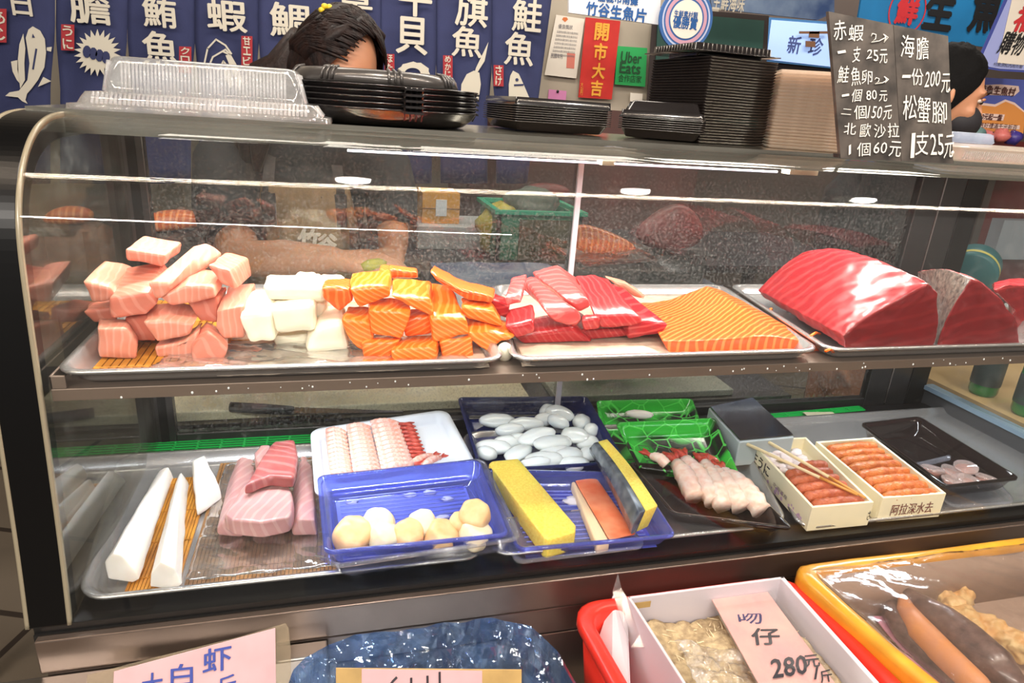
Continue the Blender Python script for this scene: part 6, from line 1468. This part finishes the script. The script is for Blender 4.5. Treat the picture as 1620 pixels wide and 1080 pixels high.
ptext(P1, '生うに', 'side', .60, .90, .818, .840, ink, t1, .02)
ptext(P1, '北海道産', 'side', .30, .52, .814, .822, mat('ink_grey2', S(110, 100, 110), .6), t1)
mb = MB(); rnd = random.Random(8); nn = (P1(0, 0, 0)-P1(1, 0, 0)).normalized()*.0006
for k in range(26):
    v = rnd.uniform(.04, .88); zc = .806+rnd.uniform(0, .022)*(.4+v*.3); c = P1(0, v, zc)+nn; d = (P1(0, 1, 0)-P1(0, 0, 0)).normalized(); r = rnd.uniform(.002, .005)
    mb.add([c+d*math.cos(a)*r+Vector((0, 0, math.sin(a)*r)) for a in [2*PI*j/6 for j in range(6)]], [tuple(range(6))])
tag(mb.done('printed_blossoms', pinkp, t1), kind='stuff')
mb = MB(); text_quad(mb, 'さ', [P1(.95, 0, .812)+Vector((0, -.0008, 0)), P1(.99, 0, .812)+Vector((0, -.0008, 0)), P1(.99, 0, .830)+Vector((0, -.0008, 0)), P1(.95, 0, .830)+Vector((0, -.0008, 0))], .01); mb.done('printed_writing', ink, t1)
# chopsticks
def stick(label, a, c, za, zc):
    p = PZ(*V('F', a), za); q_ = PZ(*V('F', c), zc); t = thing('chopstick', label, 'chopstick', tuple(q_))
    k = p*.3+q_*.7
    MB().tube([p, k], [.0034, .0028], 8).done('shaft', mat('stick_pale', S(238, 214, 170), .45), t, True)
    MB().tube([k, q_], [.0028, .0022], 8).done('stained_tip', mat('stick_tip', S(214, 150, 70), .4), t, True)
stick('wooden chopstick lying further back over the partly emptied urchin box', (773, 266), (1286, 562), .8575, .852)
stick('wooden chopstick lying nearer over the partly emptied urchin box', (703, 296), (1250, 548), .8575, .852)
# --- dark tray with sauce cups
kt, KQ = bluetray('dark see-through tray with small sauce cups at the right', 'G', [(1165, 770), (1600, 722), (1010, 362), (665, 402)], [.846, .846, .850, .850], .036, m=dk, name='dark_tray', rad=.012)
bluetray('clear tray under the dark tray of the sauce cups', 'G', [(1195, 885), (1580, 860), (1300, 560), (960, 640)], [.812, .812, .818, .818], .010, m=ct, name='clear_tray', rad=.02)
cup = clear('cup_plastic', (.9, .88, .88), 2, .1, haze=.2, hazecol=S(230, 210, 205), hs=8, base=.3)
CU = [(1090, 672, .834, 'sauce cup at the left of the group of six'), (1192, 680, .832, 'sauce cup in the middle back of the group of six'), (1285, 655, .838, 'highest sauce cup at the back of the group of six'), (1205, 738, .830, 'sauce cup at the lower left of the group of six'), (1298, 735, .830, 'sauce cup at the bottom centre of the group of six'), (1398, 722, .832, 'sauce cup at the right end of the group of six')]
for i, (x, y, z, lb) in enumerate(CU):
    c = PZ(*V('G', (x, y)), z); c.z -= .016; tl = Euler(((-.15, .1, 0), (.2, .1, 0), (.1, -.2, 0), (0, .1, 0), (.1, 0, 0), (-.1, .2, 0))[i]).to_matrix()
    t = thing('sauce_cup', lb, 'cup', tuple(c))
    def lp(pr, n=28): return [[c+tl @ Vector((math.cos(2*PI*j/n)*r, math.sin(2*PI*j/n)*r, h)) for j in range(n)] for r, h in pr]
    MB().loops(lp([(.013, 0), (.0185, .016), (.0195, .0165)]), True, False).done('cup_body', cup, t, True)
    MB().loops(lp([(.012, .001), (.0165, .012)])).done('sauce', mat('sauce', S(170, 104, 80), .3), t, True)
    MB().loops(lp([(.0202, .015), (.0205, .018), (.0188, .019), (.017, .0175)]), False, True).done('cup_lid', cup, t, True)
# ================================================================== in front of the case
def ext(p, q_, y):
    s = (y-p.y)/(q_.y-p.y); return p+(q_-p)*s
# --- price card in a plastic sleeve, bottom left
YC0 = .688
def kc(x, y): # tilted plane: leans back against the steel panel
    px, py = V('K', (x, y)); return pray(px, py, (-.1, .690, .76), Vector((0, -.80, .60)))
t = thing('price_card', 'pink handwritten price card in a clear sleeve leaning at the lower left', 'price card', (-.12, .60, .602))
def kplate(pts, lift, th, name, m, mods=()):
    f = [kc(*p)+Vector((0, -lift, 0)) for p in pts]; return MB().loops([f, [v+Vector((0, th, 0)) for v in f]]).done(name, m, t, False, mods)
kplate([(440, 1150), (1560, 1120), (1552, 560), (1540, 450), (1525, 428), (1280, 500), (820, 612), (465, 705)], 0, .0015, 'sleeve', clear('sleeve', (.95, .93, .88), 2.2, .08, haze=.25, hazecol=S(220, 200, 170), hs=22, base=.18))
kplate([(585, 1150), (1478, 1120), (1470, 448), (1100, 548), (700, 655), (610, 680)], .001, .0008, 'pink_paper', mat('paper_pink', S(214, 172, 176), .7, var=.12, vs=16))
mb = MB(); inkb = mat('ink_blue', S(36, 58, 150), .5)
for s, (x0, y0, x1, y1), tl in (('大', (760, 690, 870, 820), -6), ('白', (915, 640, 1030, 762), -4), ('虾', (1085, 560, 1235, 688), -10), ('斤', (1165, 708, 1260, 810), -8)):
    text_quad(mb, s, [kc(x0, y1)+Vector((0, -.0022, 0)), kc(x1, y1+tl*3)+Vector((0, -.0022, 0)), kc(x1, y0+tl*3)+Vector((0, -.0022, 0)), kc(x0, y0)+Vector((0, -.0022, 0))], .014)
mb.done('handwriting', inkb, t)
# --- blue plastic bag in a tub with its card
film_b = clear('blue_bag_film', S(226, 238, 252), 2.2, .06, haze=.2, hazecol=S(140, 180, 235), hs=9, base=.03, hlow=.45, hhigh=.7, bump=.4, bscale=18)
out = [(50, 680), (75, 610), (130, 555), (200, 505), (350, 460), (520, 425), (650, 410), (800, 380), (930, 372), (1060, 360), (1130, 368), (1240, 395), (1300, 450), (1370, 520), (1430, 620), (1490, 720)]
t = thing('blue_plastic_bag', 'crumpled blue see-through plastic bag standing open at the bottom centre', 'bag', (.10, .56, .602))
N_ = 72; rim = []
for i in range(N_+1):
    u = i/N_*(len(out)-1); k = min(int(u), len(out)-2); f_ = u-k; p = (out[k][0]*(1-f_)+out[k+1][0]*f_, out[k][1]*(1-f_)+out[k+1][1]*f_)
    a = PI*i/N_; y = .575+.105*math.sin(a)**.6
    rim.append(PY(*V('H', p), y))
cen = sum(rim, Vector())/len(rim); cen.y = .50
vs = []; rows = [(-.5, 0), (-.25, .1), (0, .2), (.18, .0), (.36, 0), (.54, 0), (.7, 0)]
R_ = 26
for j in range(R_+1):
    s = j/R_
    for i, p in enumerate(rim):
        if s < .35:      # outside wall up from the stand
            g = s/.35; b0 = Vector((cen.x+(p.x-cen.x)*.98, min(.69, cen.y+(p.y-cen.y)*.98), .603)); v = b0*(1-g)+p*g
        else:            # folds over and drops inside
            g = (s-.35)/.65; inn = Vector((cen.x+(p.x-cen.x)*.62, cen.y+(p.y-cen.y)*.45-.03, p.z-.085)); v = p*(1-g)+inn*g+Vector((0, 0, .004*math.sin(PI*min(1, g*2))))
        nz = noise.noise(Vector((p.x*26+s*3, s*7+p.x*9, 1)))*.020+abs(noise.noise(Vector((p.x*34-s*16, s*9, 4))))*.016
        v = v+(Vector((0, -1, .6)))*nz*min(1, s*4)
        if v.y > .694: v.y = .694
        vs.append(v)
n = N_+1
mesh('bag_film', vs, [(j*n+i, j*n+i+1, (j+1)*n+i+1, (j+1)*n+i) for j in range(R_) for i in range(N_)], film_b, t, False, [('solid', .0004, 0)])
ct_ = thing('white_price_card', 'brown taped card with pink middle sticking out of the blue bag', 'price card', (.10, .53, .602))
def hc(x, y, l=0): px, py = V('H', (x, y)); return pray(px, py, (.1, .54, .70), Vector((0, -.85, .52)))+Vector((0, -l, 0))
def hplate(pts, l, nme, m): f = [hc(x, y, l) for x, y in pts]; MB().loops([f, [v+Vector((0, .0012, 0)) for v in f]]).done(nme, m, ct_)
hplate([(285, 1000), (1200, 1000), (1200, 622), (285, 614)], 0, 'card', mat('card_tape', S(190, 156, 96), .35, var=.2, vs=30, coat=.4))
hplate([(412, 1000), (1005, 1000), (1005, 624), (412, 616)], .0006, 'pink_paper', mat('paper_pink', (1, 1, 1)))
b = MB()
for ln in ([(585, 652), (565, 672), (545, 700)], [(655, 655), (655, 700)], [(735, 645), (736, 700)], [(795, 626), (796, 720)], [(560, 690), (600, 700)]): b.tube([hc(x, y, .0014) for x, y in ln], .0013, 6)
b.done('handwriting', mat('ink_dark', S(40, 36, 44), .6), ct_)
# --- red basket
ZK = .772
bl0 = PZ(893, 938, ZK); br0 = PZ(1236, 893, ZK); L1 = PZ(897, 965, ZK); L2 = PZ(971, 1080, ZK); R1 = PZ(1244, 905, ZK); R2 = PZ(1425, 1080, ZK)
fl0 = ext(L1, L2, .36); fr0 = ext(R1, R2, .36)
fl0.x = min(fl0.x, bl0.x+.02)
redp = mat('basket_red', S(226, 52, 38), .3, spec=.5)
t = thing('red_basket', 'red plastic basket with rounded rim at the bottom right of centre', 'basket', tuple((fl0+br0)/2*1.0)); 
Q = [fl0, fr0, br0, bl0]
for v in Q: v.y = min(v.y, .697)
lo = [rloop(Q, .006, .035, -.165), rloop(Q, .012, .035, -.168)]
b = MB(); b.loops([rloop(Q, .004, .036, -.02), rloop(Q, 0, .04, -.012), rloop(Q, 0, .04, -.003), rloop(Q, .003, .04, 0), rloop(Q, .014, .034, 0), rloop(Q, .017, .032, -.004), rloop(Q, .026, .028, -.162), rloop(Q, .034, .024, -.166)], False, True)
b.done('basket_shell', redp, t, True, [('solid', .002, 1)])
lo = MB().loops([rloop(Q, .008, .034, -.018), rloop(Q, .024, .026, -.169), rloop(Q, .03, .026, -.169)], False, False); lo.done('outer_wall', redp, t, True, [('solid', .0015, 1)])
# crumpled foil in the corner
tag(film('crumpled_film', '', [PZ(*V('I', (200, 760)), .70), PZ(*V('I', (270, 760)), .70), PZ(*V('I', (260, 650)), .72), PZ(*V('I', (190, 650)), .72)], 0, filmm, .02, 14, 14, seed=9), 'crumpled clear film in the left corner of the red basket', 'plastic film')
# --- white carton inside the basket
cartm = mat('carton_white', S(206, 198, 204), .6, bump=.1, bs=80)
t = thing('white_carton', 'open white carton of dried fish standing in the red basket', 'carton', (.52, .55, .612))
ZC = .795
cbl = PZ(*V('I', (392, 402)), ZC); cbr = PZ(*V('I', (1338, 300)), ZC); cR = PZ(*V('J', (740, 1003)), ZC); cfr = ext(cbr, cR, .40); cfl = Vector((cbl.x+.01, .40, ZC))
for v in (cbl, cbr): v.y = min(v.y, .672)
cbl.x = max(cbl.x, bl0.x+.05)
th = Vector((0, 0, 0)); FZ = .65
def cwall(a, c, nrm, nme, z0=FZ, th=.004):
    nn = Vector(nrm)*th; a0 = Vector((a.x, a.y, z0)); c0 = Vector((c.x, c.y, z0))
    MB().hexa([a0, c0, c0+nn, a0+nn], [a, c, c+nn, a+nn]).done(nme, cartm, t, False, [('bevel', .001, 2)])
cwall(cbl, cbr, (0, -1, 0), 'back_wall'); cwall(cfr, cbr, (-1, 0, 0), 'side_wall', th=.007); cwall(cfl, cfr, (0, 1, 0), 'front_wall')
MB().hexa([Vector((p.x, p.y, FZ-.036)) for p in (cfl, cfr, cbr, cbl)], [Vector((p.x, p.y, FZ+.002)) for p in (cfl, cfr, cbr, cbl)]).done('carton_base', cartm, t)
# left wall, corner bent outwards
a = PZ(*V('I', (345, 470)), .775); c = PZ(*V('I', (250, 755)), .735); d = PZ(*V('I', (340, 1003)), .735); e = PZ(*V('I', (440, 1003)), .74); f2 = PZ(*V('I', (425, 620)), .76)
MB().loops([[a, c, d, e, f2], [v+Vector((.003, 0, -.002)) for v in (a, c, d, e, f2)]]).done('bent_side_wall', cartm, t)
cwall(cfl, cbl, (1, 0, 0), 'side_wall')
mb = MB(); q = [PZ(*V('I', p), ZC-.002) for p in ((445, 436), (552, 434))]
bq_ = [Vector((q[0].x, cbl.y-.0055, ZC-.018)), Vector((q[1].x, cbl.y-.0055, ZC-.018)), Vector((q[1].x, cbl.y-.0055, ZC-.008)), Vector((q[0].x, cbl.y-.0055, ZC-.008))]
MB().quad(*bq_).done('brown_label', mat('card_tape', (1, 1, 1)), t, False, [('solid', .0005, 0)])
# dried fish heap
hb_ = MB(); hx0, hx1, hy0, hy1 = cfl.x+.006, cfr.x-.012, .41, cbl.y-.008; nx, ny = 44, 36; vs = []
def hz(x, y): return .735+.020*noise.noise(Vector((x*14, y*14, 0)))+.006*noise.noise(Vector((x*70, y*70, 3)))
def hxr(y): return cfr.x+(cbr.x-cfr.x)*((y-cfr.y)/(cbr.y-cfr.y))-.014
for j in range(ny+1):
    for i in range(nx+1):
        y = hy0+(hy1-hy0)*j/ny; x = hx0+(hxr(y)-hx0)*i/nx; vs.append((x, y, hz(x, y)))
n = nx+1
dry = mat('dried_fish', S(206, 184, 144), .7, var=.4, vs=90, col2=S(140, 118, 90), bump=1, bs=220)
heap = mesh('dried_fish_heap', vs, [(j*n+i, j*n+i+1, (j+1)*n+i+1, (j+1)*n+i) for j in range(ny) for i in range(nx)], dry, None, True, [('solid', .012, -1)])
tag(heap, 'heap of tiny pale dried fish in the white carton', 'dried fish', None, 'stuff')
rnd = random.Random(21); b = MB()
for k in range(1500):
    y = rnd.uniform(hy0+.01, hy1-.012); x = rnd.uniform(hx0+.01, hxr(y)-.01); z = hz(x, y); a = rnd.uniform(0, 2*PI); L = rnd.uniform(.012, .026); lift = rnd.uniform(.002, .014)
    p = Vector((x, y, z)); d = Vector((math.cos(a)*L, math.sin(a)*L, lift)); 
    b.tube([p, p+d*.5+Vector((0, 0, .004)), p+d+Vector((rnd.uniform(-.004, .004), 0, -.002))], [.0012, .0010, .0004], 4, False)
tag(b.done('loose_fish', mat('dried_fish_pale', S(224, 206, 170), .6), heap), kind='stuff')
film('plastic_film', 'clear crinkled film pulled over the dried fish in the white carton', [Vector((hx0+.02, .43, .752)), Vector((.55, .43, .752)), Vector((.50, hy1-.07, .752)), Vector((hx0+.03, hy1-.05, .762))], 0,
     clear('wrap_film3', (.99, .99, .99), 1.4, .08, haze=.3, hazecol=(1, 1, 1), hs=14, hlow=.5, hhigh=.68, base=.03, bump=.8, bscale=40), .016, 60, 50, seed=5)
# standing tip of the film at the carton corner
a = [PZ(*V('I', p), .80) for p in ((345, 430), (370, 372), (400, 420), (560, 570), (690, 660), (480, 640), (420, 560))]
for v, z in zip(a, (.795, .81, .798, .775, .765, .762, .775)): v.z = z
MB().loops([a, [v+Vector((.001, 0, -.002)) for v in a]]).done('film_tip', clear('tip_film', (.96, .96, .96), 1.2, .08, haze=.2, hazecol=(1, 1, 1), hs=30, base=.05), bpy.data.objects['plastic_film'] if False else None)
tag(bpy.data.objects['film_tip'], 'pointed fold of clear film at the left back corner of the white carton', 'plastic film')
# pink price card on the fish
t = thing('price_card', 'pink card with handwritten price 280 lying on the dried fish in the carton', 'price card', tuple(PZ(*V('I', (1280, 720)), .765)))
pcq = [PZ(*V('I', (1250, 1040)), .768), PZ(*V('I', (1700, 1010)), .768), PZ(*V('I', (1288, 452)), .772), PZ(*V('I', (942, 486)), .772)]
MB().loops([[v+Vector((0, 0, .0015)) for v in pcq], pcq]).done('pink_paper', mat('paper_pink2', S(222, 152, 152), .6, var=.1, vs=14, col2=S(232, 184, 172)), t)
def it(x0, y0, x1, y1, sk=0):
    z = .772; return [PZ(*V('I', (x0, y1)), z), PZ(*V('I', (x1, y1-sk)), z), PZ(*V('I', (x1-14, y0-sk)), z), PZ(*V('I', (x0-14, y0)), z)]
mb = MB()
text_quad(mb, '吻', it(1118, 570, 1262, 645, 4), .02); mb.done('handwriting', mat('ink_blue_dark', S(28, 30, 92), .5), t)
mb = MB(); text_quad(mb, '仔', it(1200, 672, 1368, 772, 4), .02); mb.done('handwriting', mat('ink_dark', (0, 0, 0)), t); mb = MB(); text_quad(mb, '280', it(1322, 862, 1535, 975, 30), .02); text_quad(mb, '元', it(1520, 838, 1612, 912, 10), .015); text_quad(mb, '/', it(1575, 900, 1612, 980, 0), .015); text_quad(mb, '斤', it(1618, 930, 1690, 1003, 10), .015)
mb.done('handwriting', mat('ink_dark', (0, 0, 0)), t)
o = MB().loops([[v+(v-sum(pcq, Vector())/4)*.10+Vector((0, 0, .004)) for v in pcq], [v+(v-sum(pcq, Vector())/4)*.10+Vector((0, 0, .0035)) for v in pcq]]).done('card_sleeve', clear('sleeve2', (.98, .98, .98), .7, .06, haze=.12, hazecol=(1, 1, 1), hs=10, base=.03), t)
# --- taped foam box of fish at the lower right
ZX = .797
tape = mat('yellow_tape', S(226, 164, 46), .3, var=.22, vs=14, col2=S(190, 124, 40), bump=.5, bs=18, coat=.5)
X_bl = PZ(*V('J', (205, 300)), ZX); X_br = PZ(*V('J', (1600, 60)), ZX); a = PZ(*V('J', (230, 330)), ZX); c = PZ(*V('J', (1010, 1003)), ZX)
X_fl = ext(a, c, .36); X_fr = Vector((1.22, .36, ZX)); X_br.x = 1.17
X_bl.y = X_br.y = .697
t = thing('taped_fish_box', 'foam box bound with yellow packing tape and film at the lower right corner', 'box', tuple((X_fl+X_br)/2)); t.location.z = .602; WLOC[t.name].z = .602
Q = [X_fl, X_fr, X_br, X_bl]
b = MB(); b.loops([rloop(Q, .014, .02, -.195), rloop(Q, .002, .03, -.03), rloop(Q, 0, .03, -.010), rloop(Q, .004, .028, 0), rloop(Q, .022, .02, -.002), rloop(Q, .027, .018, -.008), rloop(Q, .0275, .018, -.012)], True, False)
b.done('taped_body', tape, t, True, [('sub', 1), ('disp', .008, .04)])
MB().loops([rloop(Q, .0275, .018, -.010), rloop(Q, .032, .016, -.108)], False, False).done('inner_wall', mat('foam_beige', S(168, 146, 132), .7, var=.1), t, True, [('solid', .002, 0)])
b = MB(); b.loops([rloop(Q, .029, .016, -.108), rloop(Q, .029, .016, -.104)]); b.done('inner_floor', mat('foam_beige', S(196, 176, 158), .7, var=.1), t)
qf = [rloop(Q, .02, .002, -.003, 1)[i] for i in (0, 2, 4, 6)]
wrapx = clear('box_film', (.97, .96, .95), 1.2, .10, haze=.12, hazecol=S(200, 180, 165), hs=7, base=.05, bump=.2, bscale=22)
film('film_cover', None, qf, 0, wrapx, .004, 60, 40, seed=12, parent=t, fx=7)
def jp(x, y, z=.715): return PZ(*V('J', (x, y)), z)
dkf = mat('eel_dark', S(62, 46, 50), .3, var=.5, vs=55, col2=S(120, 96, 92), bump=.5, bs=90, coat=.5)
pkf = mat('eel_pink', S(214, 150, 116), .35, var=.25, vs=30, col2=S(226, 150, 84))
t2_ = thing('fish_piece', 'dark skinned fish piece with pink belly under the film of the taped box', 'fish', tuple(jp(1050, 750, .692)))
MB().tube([jp(800, 470), jp(800, 560), jp(900, 700), jp(1060, 850), jp(1250, 1010), jp(1400, 1130)], [.008, .014, .018, .018, .018, .01], 14).done('dark_edge', dkf, t2_, True, [('disp', .005, .015)])
MB().tube([jp(880, 460, .73), jp(900, 560, .73), jp(1000, 700, .73), jp(1130, 830, .73), jp(1330, 1020, .73), jp(1450, 1130, .73)], [.006, .014, .020, .020, .018, .01], 14).done('pink_belly', pkf, t2_, True, [('disp', .004, .02)])
MB().tube([jp(890, 440, .735), jp(980, 520, .735), jp(1130, 620, .735), jp(1270, 740, .735), jp(1440, 900, .735), jp(1600, 1060, .735)], [.008, .018, .024, .028, .028, .014], 14).done('dark_back', dkf, t2_, True, [('disp', .006, .015)])
crm = mat('roe_cream', S(232, 206, 150), .35, var=.3, vs=45, col2=S(214, 160, 92), bump=.4, bs=90)
for lb, pts in (('cream folded roe at the back of the fish box', [(1000, 380), (1080, 430), (1180, 400), (1240, 480), (1120, 480), (1200, 540)]), ('yellowish cream roe along the right of the dark fish', [(1180, 590), (1270, 610), (1330, 670), (1420, 660), (1480, 730), (1570, 750), (1600, 800)])):
    b = MB()
    for k, (x, y) in enumerate(pts): b.blob(jp(x, y, .712+.004*(k % 2)), (.020, .018, .015), (0, 0, k), 16, 12, .6, k+3)
    o = b.done('fish_roe', crm, None, True, [('disp', .008, .012)]); remesh(o, .0025, 2); tag(o, lb, 'roe')
b = MB(); q = [jp(700, 600, .70), jp(820, 600, .70), jp(1230, 1040, .70), jp(1060, 1040, .70)]; b.loops([q, [v+Vector((0, 0, .002)) for v in q]])
tag(b.done('pink_slip', mat('slip_pink', S(226, 160, 190), .6, var=.2, vs=30)), 'pink slip of paper beside the dark fish under the film', 'paper')
